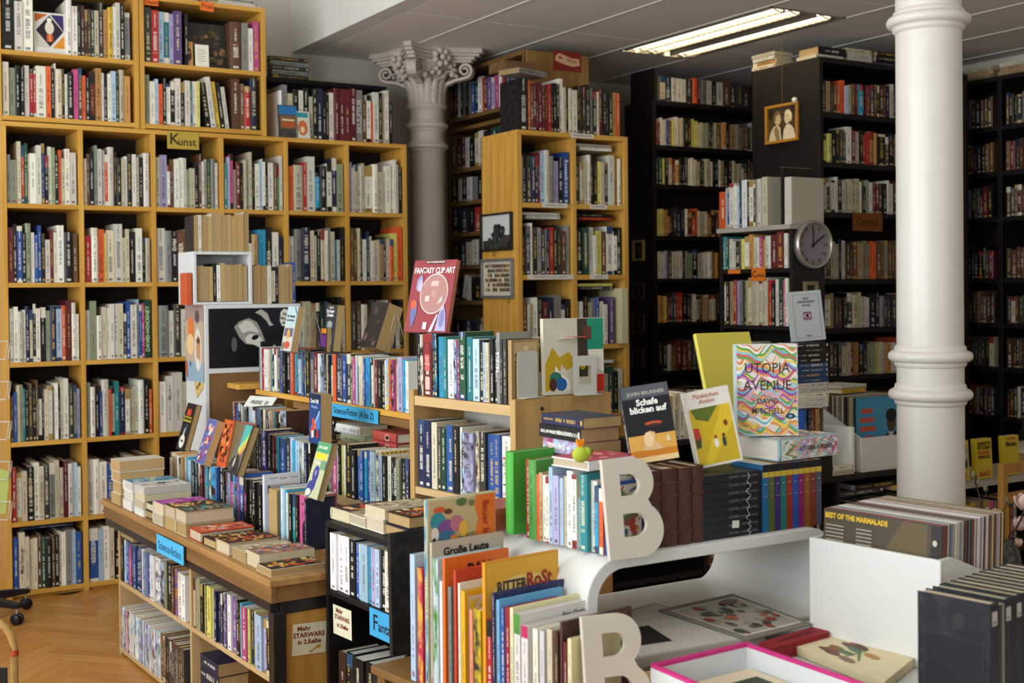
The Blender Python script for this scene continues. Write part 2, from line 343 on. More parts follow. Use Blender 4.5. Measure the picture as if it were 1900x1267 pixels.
def row(name, tokens, O, ang, L, desc, group, H=(.18, .0155), D=(.16, .24), fill=1., parts=False, cat='book', hard=None, paper=None, style=None, setback=(0, .012), r=RNG, sf=False, word=None, fromleft='left', flush=False, wscale=None, seen=None):
    """tokens 'W57' = colour, width 1-9, height 0-9 (optional), suffix / leans to the right, \\ to the left, ! has lettering of its own (returned).
    O left end of the spines' foot line, the row runs along ang"""
    toks = tokens.split(); ws = []
    for t in toks: ws.append(float(t[1]) if t[0] != '_' else float(t[1]))
    tot = sum(ws); k = L*fill/tot if wscale is None else wscale; x = 0.; out = []; F0 = frame(O, ang); n = 0; hprev = .5; pl_ = 0.; ph_ = 0.
    for t, wv in zip(toks, ws):
        w = wv*k
        if t[0] == '_': x += w; continue
        n += 1
        hv = t[2] if len(t) > 2 and t[2].isdigit() else None
        if hv is None: hprev = min(1, max(0, .5*hprev+.5*r.random())); hh = H[0]+H[1]*9*(.25+.7*hprev)
        else: hh = H[0]+H[1]*(int(hv)+r.uniform(-1.3, .4))
        dd = min(r.uniform(*D), D[1]); lean = 0.
        if '/' in t: lean = math.radians(7)
        if '\\' in t: lean = -math.radians(7)
        if t[-1] == '>': lean = math.radians(14)
        if lean < 0 and pl_ >= 0: x += math.sin(-lean)*hh
        if pl_ > 0 and lean <= 0: x += math.sin(pl_)*ph_
        pl_, ph_ = lean, hh
        sb = r.uniform(*setback)
        wb = max(.003, w*.955)
        T = F0 @ Matrix.Translation((x+w/2, sb, 0))
        if 'x' in t: T = T @ Matrix.Translation((0, dd, 0)) @ Matrix.Rotation(math.pi, 4, 'Z')
        if lean:
            wb *= .93
            T = F0 @ Matrix.Translation((x+w/2+math.copysign(wb/2, lean), sb, .0005)) @ Matrix.Rotation(lean, 4, 'Y') @ Matrix.Translation((-math.copysign(wb/2, lean), 0, 0))
            x += abs(math.sin(lean))*.012
        code = t[0]
        st = style
        if sf: st = r.choice([.2, .2, .2, .4, .8])
        lab = '%s %s, %s from %s, %s' % (PAL[code][1], word or name.replace('_', ' '), ORD[n-1], fromleft, desc)
        o = book(name, wb, hh, dd, code, T, lab, group, cat, hard, st if st else None, paper, parts, r, mass=seen is not None and not seen(T.translation))
        x += w
        if '!' in t: out.append(o)
    return out
def rtok(n, pal, r=RNG, w=(2, 4)): return ' '.join('%s%d' % (r.choice(pal), r.randint(*w)) for _ in range(n))
# ================================================================== the room
VB, UR, UL, VF, HC, HH, UF = 7.29, 6.98, -2.05, -2.0, 3.03, 3.95, 2.83
m_wall = mat('wall_paint', hexc('cfc8ba'), .85, .05, 3., .2)
m_white = mat('white_paint', hexc('dcdad2'), .7, .03, 2., .3)
m_ceil = mat('ceiling_panel_grey', hexc('ece6da'), .8, .03, 2.5, .2)
m_strip = mat('ceiling_strip_white', hexc('e6e0d3'), .6, .02)
m_floor = wood('parquet_ground', hexc('9c6526'), hexc('bd863f'), 0, 1., .45)
struct(MB().box(UL-.2, UR+.2, VF-.2, VB+.2, -.12, -.012).build('floor', m_floor))
fl = bpy.data.objects['floor']
# herringbone parquet where the aisle is in view
pm = [wood('parquet_oak_%d' % i, hexc(a), hexc(b), 0, 1.4, .38, .4) for i, (a, b) in enumerate((('a86c2a', 'c48d45'), ('a0642a', 'bd863f'), ('ac7432', 'c9954f')))]
pl, pw = .42, .07
pmesh = []
for m in pm:
    b = MB(); b.box(-pl/2+.0006, pl/2-.0006, -pw/2+.0006, pw/2-.0006, -.012, 0); pmesh.append(b.mesh('plank', m))
k0 = 0
dd = pw*math.sqrt(2)
for i in range(-9, 40):
    for j in range(-1, 6):
        base = Vector((.30+j*pl*math.sqrt(2)*.5*2, 3.3+i*dd, 0))
        for s in (1, -1):
            cx = base.x+(0 if s == 1 else pl*math.sqrt(2)/2); cy = base.y+(0 if s == 1 else pw*math.sqrt(2)/2)
            if not (-.2 < cx < 1.75 and 3.3 < cy < 6.7): continue
            k0 += 1
            link('plank', pmesh[RNG.randrange(3)], fl, (cx, cy, 0), rot=(0, 0, s*math.pi/4))
b = MB(); b.box(UL-.2, UR+.2, VB, VB+.2, 0, HH); struct(b.build('wall_back', m_wall))
b = MB(); b.box(UR, UR+.2, VF, VB, 0, HH); struct(b.build('wall_right', m_wall))
def wall_windows(name, axis, pos, lo, hi, wins, z0, z1):
    b = MB(); e = [lo]+[x for w in wins for x in w]+[hi]
    for a, c, solid in [(e[i], e[i+1], i % 2 == 0) for i in range(len(e)-1)]:
        for za, zb in ([(0, HH)] if solid else [(0, z0), (z1, HH)]):
            if axis == 0: b.box(pos-.2, pos, a, c, za, zb)
            else: b.box(a, c, pos-.2, pos, za, zb)
    return struct(b.build(name, m_wall))
wl = wall_windows('wall_left', 0, UL, VF, VB, [(-.45, 2.25), (2.55, 5.25)], .65, 3.35)
wf = wall_windows('wall_front', 1, VF, UL, UR, [(-.05, 4.45)], .65, 3.35)
m_frame = mat('window_frame_paint', hexc('e4e2da'), .5)
for i, (a, c, ax) in enumerate(((-.45, 2.25, 0), (2.55, 5.25, 0), (-.05, 4.45, 1))):
    b = MB(); q = UL if ax == 0 else VF
    for x0, x1, z0, z1 in ((a, a+.05, .65, 3.35), (c-.05, c, .65, 3.35), (a, c, .65, .70), (a, c, 3.30, 3.35), ((a+c)/2-.03, (a+c)/2+.03, .65, 3.35), (a, c, 2.55, 2.6)):
        (b.box(q-.16, q-.1, x0, x1, z0, z1) if ax == 0 else b.box(x0, x1, q-.16, q-.1, z0, z1))
    struct(b.build('window_%d' % (i+1), m_frame))
# ceilings: high over the windows, lower panelled one beyond the white fascia
b = MB(); b.box(UL-.2, UF+.02, VF-.2, VB+.2, HH, HH+.1); struct(b.build('ceiling', m_white))
b = MB(); b.box(UF, UF+.12, VF, VB, HC, HH); struct(b.build('trim_1', m_white))
b = MB(); b.box(UF+.12, UR+.2, VF, VB, HC+.03, HC+.12); cl = struct(b.build('ceiling', m_ceil))
joints = [UF+.12, 3.39, 3.99, 4.57, 5.15, 5.71, 6.25, 6.79, UR]
LU0, LU1, LV0, LV1 = 4.585, 5.135, 4.88, 6.24   # the light fitting takes the place of panels
for a, c in zip(joints[:-1], joints[1:]):
    v = VB
    while v > VF:
        v1 = max(VF, v-1.36 if True else 0)
        segs = [(v1, v)]
        if abs(a-4.57) < .01:
            segs = [(x, y) for x, y in ((v1, min(v, LV0)), (max(v1, LV1), v)) if y-x > .02]
        for x, y in segs:
            board(cl, 'ceiling_panel', a+.004, c-.004, x+.004, y-.004, HC, HC+.03, m_ceil, 0)
        v = v1
for a in joints[1:-1]: board(cl, 'ceiling_strip', a-.008, a+.008, VF, VB, HC-.004, HC+.01, m_strip, 0)
# ------------------------------------------------------------------ fluorescent fitting
m_alu = mat('brushed_aluminium', hexc('b7b3aa'), .35, .05, 20., .5, .8)
m_tube = bpy.data.materials.new('lit_tube'); g = NG(m_tube)
em = g.n('ShaderNodeEmission'); em.inputs[0].default_value = (1, .80, .52, 1); em.inputs[1].default_value = 15.; g.l(em.outputs[0], g.out.inputs[0])
lt = thing('ceiling_light', ((LU0+LU1)/2, (LV0+LV1)/2, HC), 'fluorescent ceiling light with two louvred rows of glowing tubes', 'ceiling light')
hu, hv = (LU1-LU0)/2, (LV1-LV0)/2
b = MB(); b.box(-hu, hu, -hv, hv, .045, .055)
for x0, x1, y0, y1 in ((-hu, -hu+.012, -hv, hv), (hu-.012, hu, -hv, hv), (-hu, hu, -hv, -hv+.012), (-hu, hu, hv-.012, hv)): b.box(x0, x1, y0, y1, -.006, .055)
b.build('housing', m_alu, lt)
fin = MB(); fin.prism([(-.05, -.012), (0, .004), (.05, -.012), (.05, -.002), (0, .012), (-.05, -.002)], -.001, .001, 1); fme = fin.mesh('louvre_fin', m_strip)
for cx in (-.205, -.085, .15):
    MB().box(cx-.05, cx+.05, -hv+.05, hv-.05, .036, .044).build('reflector', mat('reflector_white', hexc('efe9dc'), .3), lt)
    MB().tube([(cx, -hv+.06, .018), (cx, hv-.06, .018)], .016, 10).build('fluorescent_tube', m_tube, lt)
    lou = MB().box(cx-.055, cx-.052, -hv+.04, hv-.04, -.012, .04).build('louvre', m_alu, lt); MB().box(cx+.052, cx+.055, -hv+.04, hv-.04, -.012, .04).build('louvre', m_alu, lt)
    for q in range(26): link('louvre_fin', fme, lou, (cx, -hv+.06+q*(2*hv-.12)/25, 0))
# ------------------------------------------------------------------ cast-iron columns
m_col = mat('column_paint_grey', hexc('c3b4a5'), .55, .06, 6., .35)
m_colw = mat('column_paint_white', hexc('d6cfc4'), .35, .04, 5., .5)
def ringp(z, R, dr=.024, h=.036):
    return [(R, z-h/2-.02), (R+dr*.35, z-h/2-.012), (R+dr*.45, z-h/2)] + [(R+dr*.45+dr*.75*math.cos(a), z+h*.5*math.sin(a)) for a in [math.pi*(-.5+i/8) for i in range(9)]] + [(R+dr*.4, z+h/2+.004), (R+dr*.3, z+h/2+.014), (R, z+h/2+.02)]
def column(name, x, y, R, rings, ztop, m, label):
    t = thing(name, (x, y, 0), label, 'column')
    MB().lathe([(R*1.02, 0), (R*1.02, .9), (R, 1.6), (R*.985, ztop)], 48).build('shaft', m, t)
    MB().lathe([(R*1.02, 0), (R*1.55, 0), (R*1.55, .10), (R*1.4, .13), (R*1.3, .20), (R*1.02, .24)], 40).build('base', m, t)
    for z in rings: MB().lathe(ringp(z, R*.99), 48).build('ring', m, t)
    return t
CU, CV, CR = 3.557, 6.87, .105
lc = column('capital_column', CU, CV, CR, (2.437, 2.565), 2.75, m_col, 'slim grey column with an ornate leafy capital beside the pine bookcase')
# the capital: bell, abacus with hollowed sides, corner volutes, two rings of leaves, a rosette on each side
zc = 2.59
MB().lathe([(CR*.98, zc-.03), (CR*1.0, zc), (CR*1.02, zc+.06), (CR*1.05, zc+.075), (CR*1.22, zc+.085), (CR*1.22, zc+.10), (CR*1.0, zc+.11), (CR*1.03, zc+.2), (CR*1.2, zc+.27), (CR*1.6, zc+.33), (CR*1.9, zc+.36)], 40).build('bell', m_col, lc)
def abacus_poly(R, hollow, cut):
    P = []
    for k in range(4):
        a = k*math.pi/2+math.pi/4; b_ = a+math.pi/2
        p0 = Vector((R*math.cos(a), R*math.sin(a))); p1 = Vector((R*math.cos(b_), R*math.sin(b_)))
        d = (p1-p0).normalized(); n = Vector((-(d.y), d.x)); n = -n if n.dot(p0) > 0 else n
        A, B = p0+d*cut, p1-d*cut
        for i in range(9):
            s = i/8; q = A.lerp(B, s)+n*hollow*4*s*(1-s); P.append((q.x, q.y))
    return P
ab = MB()
for z0, z1, R, hl in ((.355, .372, .325, .062), (.372, .392, .345, .066), (.392, .41, .375, .07), (.41, .44, .395, .074)): ab.prism(abacus_poly(R, hl, .035), zc+z0, zc+z1)
ab.build('abacus', m_col, lc, None, 0, .004)
for k in range(4):
    a = math.pi/4+k*math.pi/2; dv = Vector((math.cos(a), math.sin(a), 0))
    pts = [dv*(CR*1.0)+Vector((0, 0, zc+.17)), dv*(CR*1.2)+Vector((0, 0, zc+.225)), dv*(CR*1.75)+Vector((0, 0, zc+.250)), dv*(CR*2.45)+Vector((0, 0, zc+.262))]
    for i in range(1, 22):
        t_ = i/21; an = -math.pi/2+t_*3.3*math.pi; rr = .047*(1-.78*t_)
        pts.append(dv*(CR*2.45+rr*math.cos(an))+Vector((0, 0, zc+.309+rr*math.sin(an))))
    vt = MB(); side = Vector((-dv.y, dv.x, 0)); rings = []
    for i, p in enumerate(pts):
        wd = .03 if i > 2 else .02+.002*i
        q = pts[min(i+1, len(pts)-1)]-pts[max(i-1, 0)]; nn = side.cross(q).normalized()*.009*(1 if i < 14 else .7)
        rings.append([p+side*wd+nn, p-side*wd+nn, p-side*wd-nn, p+side*wd-nn])
    vt.add([q for r_ in rings for q in r_], [(4*i+j, 4*i+(j+1) % 4, 4*i+4+(j+1) % 4, 4*i+4+j) for i in range(len(rings)-1) for j in range(4)]+[(3, 2, 1, 0)])
    vt.build('volute', m_col, lc, None, 0, .003)
def leaf(h, w, curl, R0, lobes=5):
    """acanthus leaf: a curved blade with lobed edge and raised midrib, leaning outwards at the tip"""
    b = MB(); n = 12; vs = []
    for i in range(n+1):
        t_ = i/n; z = h*(1-(1-t_)**1.0) if t_ < .82 else h*(.82+.12*math.sin((t_-.82)/.18*math.pi/2)-.10*((t_-.82)/.18)**2)
        out = R0+curl*t_**3+(.02*((t_-.82)/.18) if t_ > .82 else 0)
        ww = w*(.75+.35*math.sin(math.pi*min(1, t_*1.15)))*(1-.55*t_**4)*(1+.16*math.cos(t_*lobes*2*math.pi))
        for s_, dz in ((-1, 0), (-.55, .006), (0, .014), (.55, .006), (1, 0)):
            vs.append((ww*s_, -(out+dz-(.006*abs(s_)**2)), z))
    fs = [(i*5+j, i*5+j+1, (i+1)*5+j+1, (i+1)*5+j) for i in range(n) for j in range(4)]
    b.add(vs, fs, 0, True); return b
l1 = leaf(.17, .034, .05, CR*1.0).mesh('leaf', m_col); l2 = leaf(.25, .034, .09, CR*.98).mesh('leaf', m_col)
for k in range(8):
    for me, off in ((l1, 0.), (l2, .5)):
        o = link('leaf', me, lc, (0, 0, zc+(.1 if me is l1 else .08)), rot=(0, 0, (k+off)*math.pi/4))
        sm = o.modifiers.new('thick', 'SOLIDIFY'); sm.thickness = .006
for k in range(4):
    a = k*math.pi/2; dv = Vector((math.cos(a), math.sin(a), 0)); b = MB(); side = Vector((-dv.y, dv.x, 0))
    c0 = dv*.205+Vector((0, 0, zc+.375))
    for q in range(7):
        an = q*2*math.pi/7; b.sphere(c0+side*.045*math.cos(an)+Vector((0, 0, .04*math.sin(an))), .022, 8, 6)
    b.sphere(c0+dv*.018, .02, 8, 6)
    for q in range(16):
        rr = RNG; b.sphere(dv*(.15+.03*rr.random())+side*rr.uniform(-.12, .12)+Vector((0, 0, zc+rr.uniform(.27, .345))), rr.uniform(.012, .022), 8, 6)
    b.build('rosette', m_col, lc)
RU, RV = tuple(atv(1724, 500, 1)[:2]); 
_d = ray(1725, 500); _k = 3.98/np.dot(_d, FW); RU, RV = _d[0]*_k, _d[1]*_k
rc = column('round_column', RU, RV, .1035, (1.19, 1.313, 2.39), HC, m_colw, 'smooth white column with ringed mouldings standing before the dark bookcases')
# ================================================================== pine bookcase along the back wall
m_pine_x = wood('pine_board', hexc('bd862f'), hexc('dfae55'), 0, 1., .5)
m_pine_z = wood('pine_upright', hexc('bd862f'), hexc('dfae55'), 2, 1., .5)
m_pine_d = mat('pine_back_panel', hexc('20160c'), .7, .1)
V0 = 6.60; CW = .3722; U0 = 1.035; ZT = 2.411
SH = [.04, .391, .795, 1.197, 1.60, 2.0]
def bookcase(u0, ncol, cw, v0, depth, shelves, ztop, label, mx=m_pine_x, mz=m_pine_z, mb=m_pine_d, th=.024, name='bookcase', z0=0., rz=0., org=None, cat='bookcase'):
    """uprights, shelves and back of an open bookcase; front plane at y=v0, running along x"""
    t = thing(name, org or (u0, v0, z0), label, cat, rz); W = ncol*cw
    for k in range(ncol+1): board(t, 'upright', k*cw-th/2, k*cw+th/2, 0, depth, 0, ztop-z0-th, mz)
    board(t, 'top_board', -th/2, W+th/2, 0, depth, ztop-z0-th, ztop-z0, mx)
    for k in range(ncol):
        for z in shelves: board(t, 'shelf', k*cw+th/2, (k+1)*cw-th/2, .002, depth-.01, z-z0-th, z-z0, mx)
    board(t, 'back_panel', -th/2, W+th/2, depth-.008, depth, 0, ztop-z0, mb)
    if shelves[0]-z0-th > .01: board(t, 'plinth', 0, W, .02, .035, 0, shelves[0]-z0-th, mx)
    return t
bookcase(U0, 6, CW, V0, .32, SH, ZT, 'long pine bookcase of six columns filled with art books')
ROWN = ['lowest', 'fifth', 'fourth', 'third', 'second', 'top']
COLN = ['first', 'second', 'third', 'fourth', 'fifth', 'sixth']
CELLS = {
 (5, 0): 'a24 s43 C27 o27 G27 C15 W45 W37 b28 k25 W27 s26 k25 o26 C24 W37 W45',
 (5, 1): 'C24 m26 k36 s27 W37 W27 o25 W47 k26 k35 C24 W25 k36 W36 C25 k35 W46',
 (5, 2): 'C35 L56 W23 m35 W45 W36 W26 s22 C43 k35 m26 W25 C25 G35 a35 W24',
 (5, 3): 't25 l27 p27 C23 R34 k25 C26 s25 C28 k25 W35 l25 W26 k25 W45 m25 g24 W27',
 (5, 4): 'o35 C64 r26 W57 c33 k44 W35 n37 s45',
 (5, 5): 'L26 C25 C25 W36 C26 W65 W46 C34 C24 W46 W26 W28 W26 k25',
 (4, 0): 'R36 k27 b36 k25 s37 W25 b24 b26 k24 W33 R25 W24 W47 k55 m35',
 (4, 1): 'r44 W46 o46 Y15 C56 W57 C24 C26 k45 W47 k23 C33',
 (4, 2): 'W57! a46 k36! m56! C36 W46 k37 C36 W45 T36',
 (4, 3): 'k44 a45 k36 C34 W36 T45 c56 k47! W45 n34',
 (4, 4): 'W45 a57 n67! C36 W25 k36 C37 W26 a27 C36 c24 W24 k37',
 (4, 5): 'm37 m36 C27 k26 W34 n27 W25 W24 C43 T34 k25 C34 o34 Y36 o48',
 (3, 0): 'W36 W36 W35 W25 n37 C25 k27 W36 k45 s35 n46 l46 o36 R47 W37 W24',
 (3, 1): 'W34 s57 W43 C36 W36 W36 W36 C46 k24 b37 W57 l27 b27 p26 G57!',
 (3, 2): 'a65 W34 d46 W45 m35 W36 C45 k46 W46',
 (3, 4): 'b43 C44 W35 C56 T46 k36 G46 n36 m36 C45 k37 W34',
 (3, 5): 'd56 m46 W56 k35 d46 m37 a35 k46 C36 d45 W33 k36',
 (2, 0): 'm33 b35 C36 s36 t25 k35 d46 k36 m27 W46 k25 C45 W45 s25 W46 k25 C36 W57 d57 a36 L35',
 (2, 1): 's36 W45 k45 b23 W67 o24 C34 t47 n55 W43 C44 W44 W57! k46 o33',
 (2, 2): 'W56 W57! W68 C45 k56 W46 m45 W55 a46',
 (1, 0): 'r45 W54 C55 k65! W57 C46 d56 a56 C47 C44 R46 W55 l46 W34',
 (1, 1): 'W46 W46 W56 b55 v45 k45 W44 C46 k45 m46 W46',
 (0, 0): 'b66 C66! C46 C45 C45 m45 G45 k65 m35 k45 W36 W46 a66 l46 b65',
 (0, 1): 'b66! l36 W46 C36 k55 W46 m46 C55 k46 W45',
}
LIMIT['art_book'] = 330
PRINT = {}
for (rw, cl_), tk in CELLS.items():
    L = CW-.03; D_ = 'column %s, %s shelf of long pine bookcase' % (COLN[cl_], ROWN[rw])
    got = row('art_book', tk, (U0+cl_*CW+.015, V0+.006, SH[rw]), 0, L, '%s shelf, %s column of long pine bookcase' % (ROWN[rw], COLN[cl_]), 'art books in the long pine bookcase', (.185, .0172), (.2, .27), .985, word='art book')
    PRINT[(rw, cl_)] = got
def sp(o, s, size, c, z=None, down=False, bold=.0004, sx=1.):
    if o is not None: text(o, s, size, T_spine(0, o['_h']*.5 if z is None else z, down), hexc(c), bold, sx=sx, name='spine_title')
def pr(rw, c): return [o for o in PRINT[(rw, c)]]
q = pr(4, 2); sp(q[0], 'DALI', .032, '8a8f98'); sp(q[1], 'DALI', .03, 'd9cdb8', .2); sp(q[2], 'DAUMIER', .034, 'efe6d2')
sp(pr(4, 3)[0], 'DÜRER', .028, 'e9e0cd', .13); sp(pr(4, 4)[0], 'MAX ERNST', .028, 'd6d0c0')
sp(pr(3, 1)[0], 'DAVID HOCKNEY', .03, 'b9d8a0'); sp(pr(2, 1)[0], 'MAILLOL', .034, '7f7d78', .12); sp(pr(2, 2)[0], 'Maiol', .026, '8d8a84', .2)
sp(pr(1, 0)[0], 'GODOY', .026, 'd9c29a', .17); sp(pr(0, 0)[0], 'Max Slevogt', .026, '5a5348', .15); sp(pr(0, 1)[0], 'SZCZESNY', .03, 'd8dde8', .17)
# ------------------------------------------------------------------ two smaller cases standing on it
zm = float(atv(124, 101, V0)[2]); zm2 = float(atv(372, 123, V0)[2]); zu = float(atv(440, 10, V0)[2])
bookcase(1.018, 1, .682, V0, .32, [ZT+.03, zm], zu+.02, 'pine top case holding the white picture book, set on the long bookcase', z0=ZT+.001)
bookcase(1.728, 1, .672, V0, .32, [ZT+.03, zm2], zu, 'pine top case with two orange cards, set above the art sign', z0=ZT+.001)
G_ = 'art books in the upper pine cases'
def urow(tk, u, L, z, desc, **kw): return row('hardback_book', tk, (u, V0+.008, z), 0, L, desc, G_, (.17, .0150), (.2, .28), .97, word='hardback', **kw)
urow('k68 W46 W58', 1.035, .155, zm, 'top shelf of pine case before picture book')
urow('W58 W56 k36 M36 M36 d36 d36 C46 d48 O46 y46 W37 W48 k48 a56', 1.345, .335, zm, 'top shelf of pine case beyond picture book')
urow('C57 s56 k46 k36 W47 r36 r25 W86 o46 k36 W17 C56 k26 W25 k55 p46 m36 o35 k34 R56 O57 W25 k36 W36 l46 G36 C48 O56', 1.035, .65, ZT+.03, 'lower shelf of pine case below picture book')
urow('s46 W55 l35 o44 k35 W44 k44 W56 k45 W56 t25 W45 Y35 k56\\ W57\\ y46\\ k46\\ W45\\ _2 m87 m46 r66 n78', 1.745, .60, ZT+.03, 'lower shelf of pine case above art sign')
urow('d58 r58 l48 t47 L37 v68', 1.745, .205, zm2, 'top shelf of pine case with orange cards')
urow('m97 a57 W45 p57', 2.21, .175, zm2, 'top shelf of pine case with cards, end group')
b_ = urow('k17', 1.96, .02, zm2, 'beside the small icon book')
def panel_book(name, w, h, d, code, O, ang, label, tilt=.0, lean=0., parts=True, **kw):
    """book shown with its front cover to the room: cover faces local -y after turning; O middle of the lower edge"""
    M = Matrix.Translation((O[0], O[1], O[2]+.0012+abs(math.sin(lean))*w/2)) @ Matrix.Rotation(ang, 4, 'Z') @ Matrix.Rotation(-tilt, 4, 'X') @ Matrix.Rotation(lean, 4, 'Y') @ Matrix.Translation((-w/2, d/2, math.sin(max(0, tilt))*d)) @ Matrix.Rotation(-math.pi/2, 4, 'Z')
    return book(name, d, h, w, code, M, label, parts=parts, **kw)
# after the turn: local +x (front cover) looks at -y; local y (spine to fore edge) runs along +x
def art(o, polys): return flat(o, polys, T_front(o['_d0'] if '_d0' in o else o['_w']), 'cover_art')
pb = panel_book('picture_book_display', .155, .215, .012, 'w', (1.27, V0+.03, zm), 0, 'white book with orange and purple diamond cover, top pine case', .12, hard=True, style=.01, col=hexc('dcd9d0'))
art(pb, [(hexc('c8641f'), [(.008, .16), (.008, .205), (.07, .205)]), (hexc('3b2a63'), [(.148, .12), (.148, .205), (.085, .205)]), (hexc('d98a2b'), [(.148, .1), (.148, .03), (.09, .03)]), (hexc('c9c1b2'), rect(.008, .03, .08, .1)),
         (hexc('2a2130'), [(.078, .2), (.145, .118), (.078, .036), (.011, .118)]), (hexc('e2d6c2'), oval(.078, .135, .022, .034)), (hexc('c94f3b'), rect(.062, .062, .094, .1)), (hexc('e0a53f'), rect(.074, .062, .082, .1)), (hexc('efe6d4'), oval(.078, .175, .012, .012))])
pb = panel_book('picture_book_display', .24, .25, .012, 'k', (2.09, V0+.06, zm2), 0, 'dark brown mottled picture book leaning behind the cream card', .1, hard=True, style=.01, col=hexc('2a221b'))
rr = random.Random(3); art(pb, [(hexc(rr.choice(['6b5336', '8a6c44', '3f3122', '54442f'])), oval(rr.uniform(.05, .23), rr.uniform(.03, .2), rr.uniform(.008, .016), rr.uniform(.01, .02), 8, rot=rr.random()*3)) for _ in range(34)])
pb = panel_book('icon_book', .045, .13, .02, 'O', (1.985, V0+.018, zm2), 0, 'small ochre book with a painted icon, upper pine case', .05, style=.01)
art(pb, [(hexc('3d2b1c'), oval(.023, .06, .014, .035)), (hexc('9a7a52'), oval(.023, .072, .006, .01))])
pb = panel_book('card', .075, .12, .004, 'W', (2.055, V0+.012, zm2), 0, 'cream card standing in front of the dark mottled book', .05, style=.01, cat='card')
art(pb, [(hexc('6a6256'), rect(.012, .03+.012*i, .06-.01*(i % 2), .032+.012*i)) for i in range(6)])
# signs and cards on the cases
def sign(name, w, h, O, ang, c, words, label, wc='1c1a16', tilt=0., roll=0., th=.003, cat='sign', extra=None):
    """flat card facing local -y; O its centre; words [(text, size, x, y)]"""
    b = MB(); b.box(-w/2, w/2, 0, th, -h/2, h/2)
    o = b.build(name, ink(hexc(c), .7)); o.matrix_world = Matrix.Translation(O) @ Matrix.Rotation(ang, 4, 'Z') @ Matrix.Rotation(-tilt, 4, 'X') @ Matrix.Rotation(roll, 4, 'Y'); tag(o, label, cat)
    for s, sz, x, y, *kw in words: text(o, s, sz, T_spineh(x, y, -.0006), hexc(kw[0] if kw else wc), .0006)
    if extra: flat(o, extra, T_spineh(0, 0, -.0004))
    return o
p = atv(340, 261, V0-.004)
sign('shelf_sign', .172, .092, p, 0, 'b59a3c', [('K', .085, -.048, .004), ('unst', .058, .02, -.008)], 'yellow handwritten sign reading Kunst on the pine bookcase', '23200f')
p = atv(384, 12, V0-.004); sign('shelf_card', .074, .05, p, 0, 'e9722a', [('Post', .034, 0, 0)], 'orange card reading Post on the upper pine case', '7a2f12', roll=.06)
p = atv(281, 3, V0-.004); sign('shelf_card', .074, .04, p, 0, 'e9722a', [('Daum', .03, 0, -.004)], 'orange card cut off by the picture edge, upper pine case', '7a2f12')
# lying books
def lying(name, w, h, t, code, O, ang, label, cat='book', tilt=None, cover=None, **kw):
    """book lying flat: front cover up, spine towards local -y; O = middle of its underside, w cover width (along y), h height (along x)"""
    M = Matrix.Translation(O) @ Matrix.Rotation(ang, 4, 'Z') @ Matrix.Translation((h/2, -w/2, t/2+.0006)) @ Matrix(((0, 0, -1), (0, 1, 0), (1, 0, 0))).to_4x4()
    kw.setdefault('parts', True)
    o = book(name, t, h, w, code, M, label, cat=cat, **kw); return o
for i, (c, l) in enumerate((('w', 'white'), ('W', 'cream'), ('a', 'grey'))):
    lying('large_book', .25, .3, .014, c, (2.25-.02*i, V0+.17, zu+.001+i*.0145), .05*i, '%s thin book lying on the upper pine case top' % l, hard=True)
lying('large_book', .22,   .17, .008, 'C', (1.2, V0+.15, SH[0]+.3180), .02, 'beige book lying across the lowest shelf books')
lying('large_book', .24, .26, .010, 'n', (1.22, V0+.14, SH[0]+.3065), -.02, 'navy book lying across the lowest shelf books')
# row standing on the top of the long bookcase
g_ = row('large_book', 'w24 a57 C55 k56 W45 k56 C34 k46 n56 k35 k35 W45 R57 R57 R57 R57 a66! m44 W45 o24 W57 k36 C36 W47 k34', (2.50, V0+.03, ZT), 0, .72, 'on top of the long pine bookcase', 'large books on the bookcase top', (.185, .019), (.2, .27), .98, word='book', hard=True)
sp(g_[0], 'SKULPTUR', .042, 'cfcabb')
for i, (px_, py_, w_, h_, c_, arts, lb) in enumerate(((536, 252, .115, .185, 'd', [(hexc('2b6fa8'), rect(.004, .13, .111, .18)), (hexc('7a5a3a'), rect(.01, .05, .105, .125)), (hexc('b0532e'), rect(.02, .06, .095, .09)), (hexc('d9c9a0'), rect(.02, .095, .095, .105))], 'travel picture book with blue sky cover on bookcase top'),
                                                      (563, 256, .085, .155, 'W', [(hexc('2f8f94'), rect(.01, .12, .075, .148)), (hexc('c8683f'), oval(.042, .06, .03, .045, 9)), (hexc('e2c9a0'), oval(.04, .05, .014, .02, 7))], 'small cream booklet with orange print on bookcase top'))):
    p = atv(px_, py_, V0+.012); pb = panel_book('booklet', w_, h_, .008, c_, (p[0], p[1], ZT), 0, lb, .1, style=.01); art(pb, arts)
# dark shelf unit behind, against the wall
m_blk = mat('black_stained_board', hexc('100d0b'), .55, .25, 8., .3)
zk = float(atv(600, 152, 6.98)[2])
t = thing('dark_shelf', (2.35, 6.96, 0), 'black shelf against the wall behind the pine bookcase', 'shelf')
for x in (0, .95): board(t, 'upright', x, x+.025, 0, .3, 0, zk-.025, m_blk)
board(t, 'top_board', 0, .975, 0, .3, zk-.025, zk, m_blk); board(t, 'shelf', .025, .95, 0, .3, 2.1, 2.125, m_blk)
for i, (c, x, hh, ww) in enumerate((('k', 2.40, .30, .03), ('C', 2.44, .32, .028), ('W', 2.475, .33, .026), ('d', 2.51, .27, .026), ('C', 2.545, .34, .03))):
    book('large_book', ww, hh, .24, c, frame((x, 6.99, zk), 0), '%s book, %s from left, standing on the black shelf' % (PAL[c][1], ORD[i]), 'books on the black shelf', hard=True)
for i in range(5): lying('large_book', .2, .24, .026, 'dadad'[i], (2.72-.006*i, 7.1, zk+.001+i*.0265), .03*(i % 2), '%s book lying %s in the pile on the black shelf' % (PAL['dadad'[i]][1], ORD[i]), hard=True)
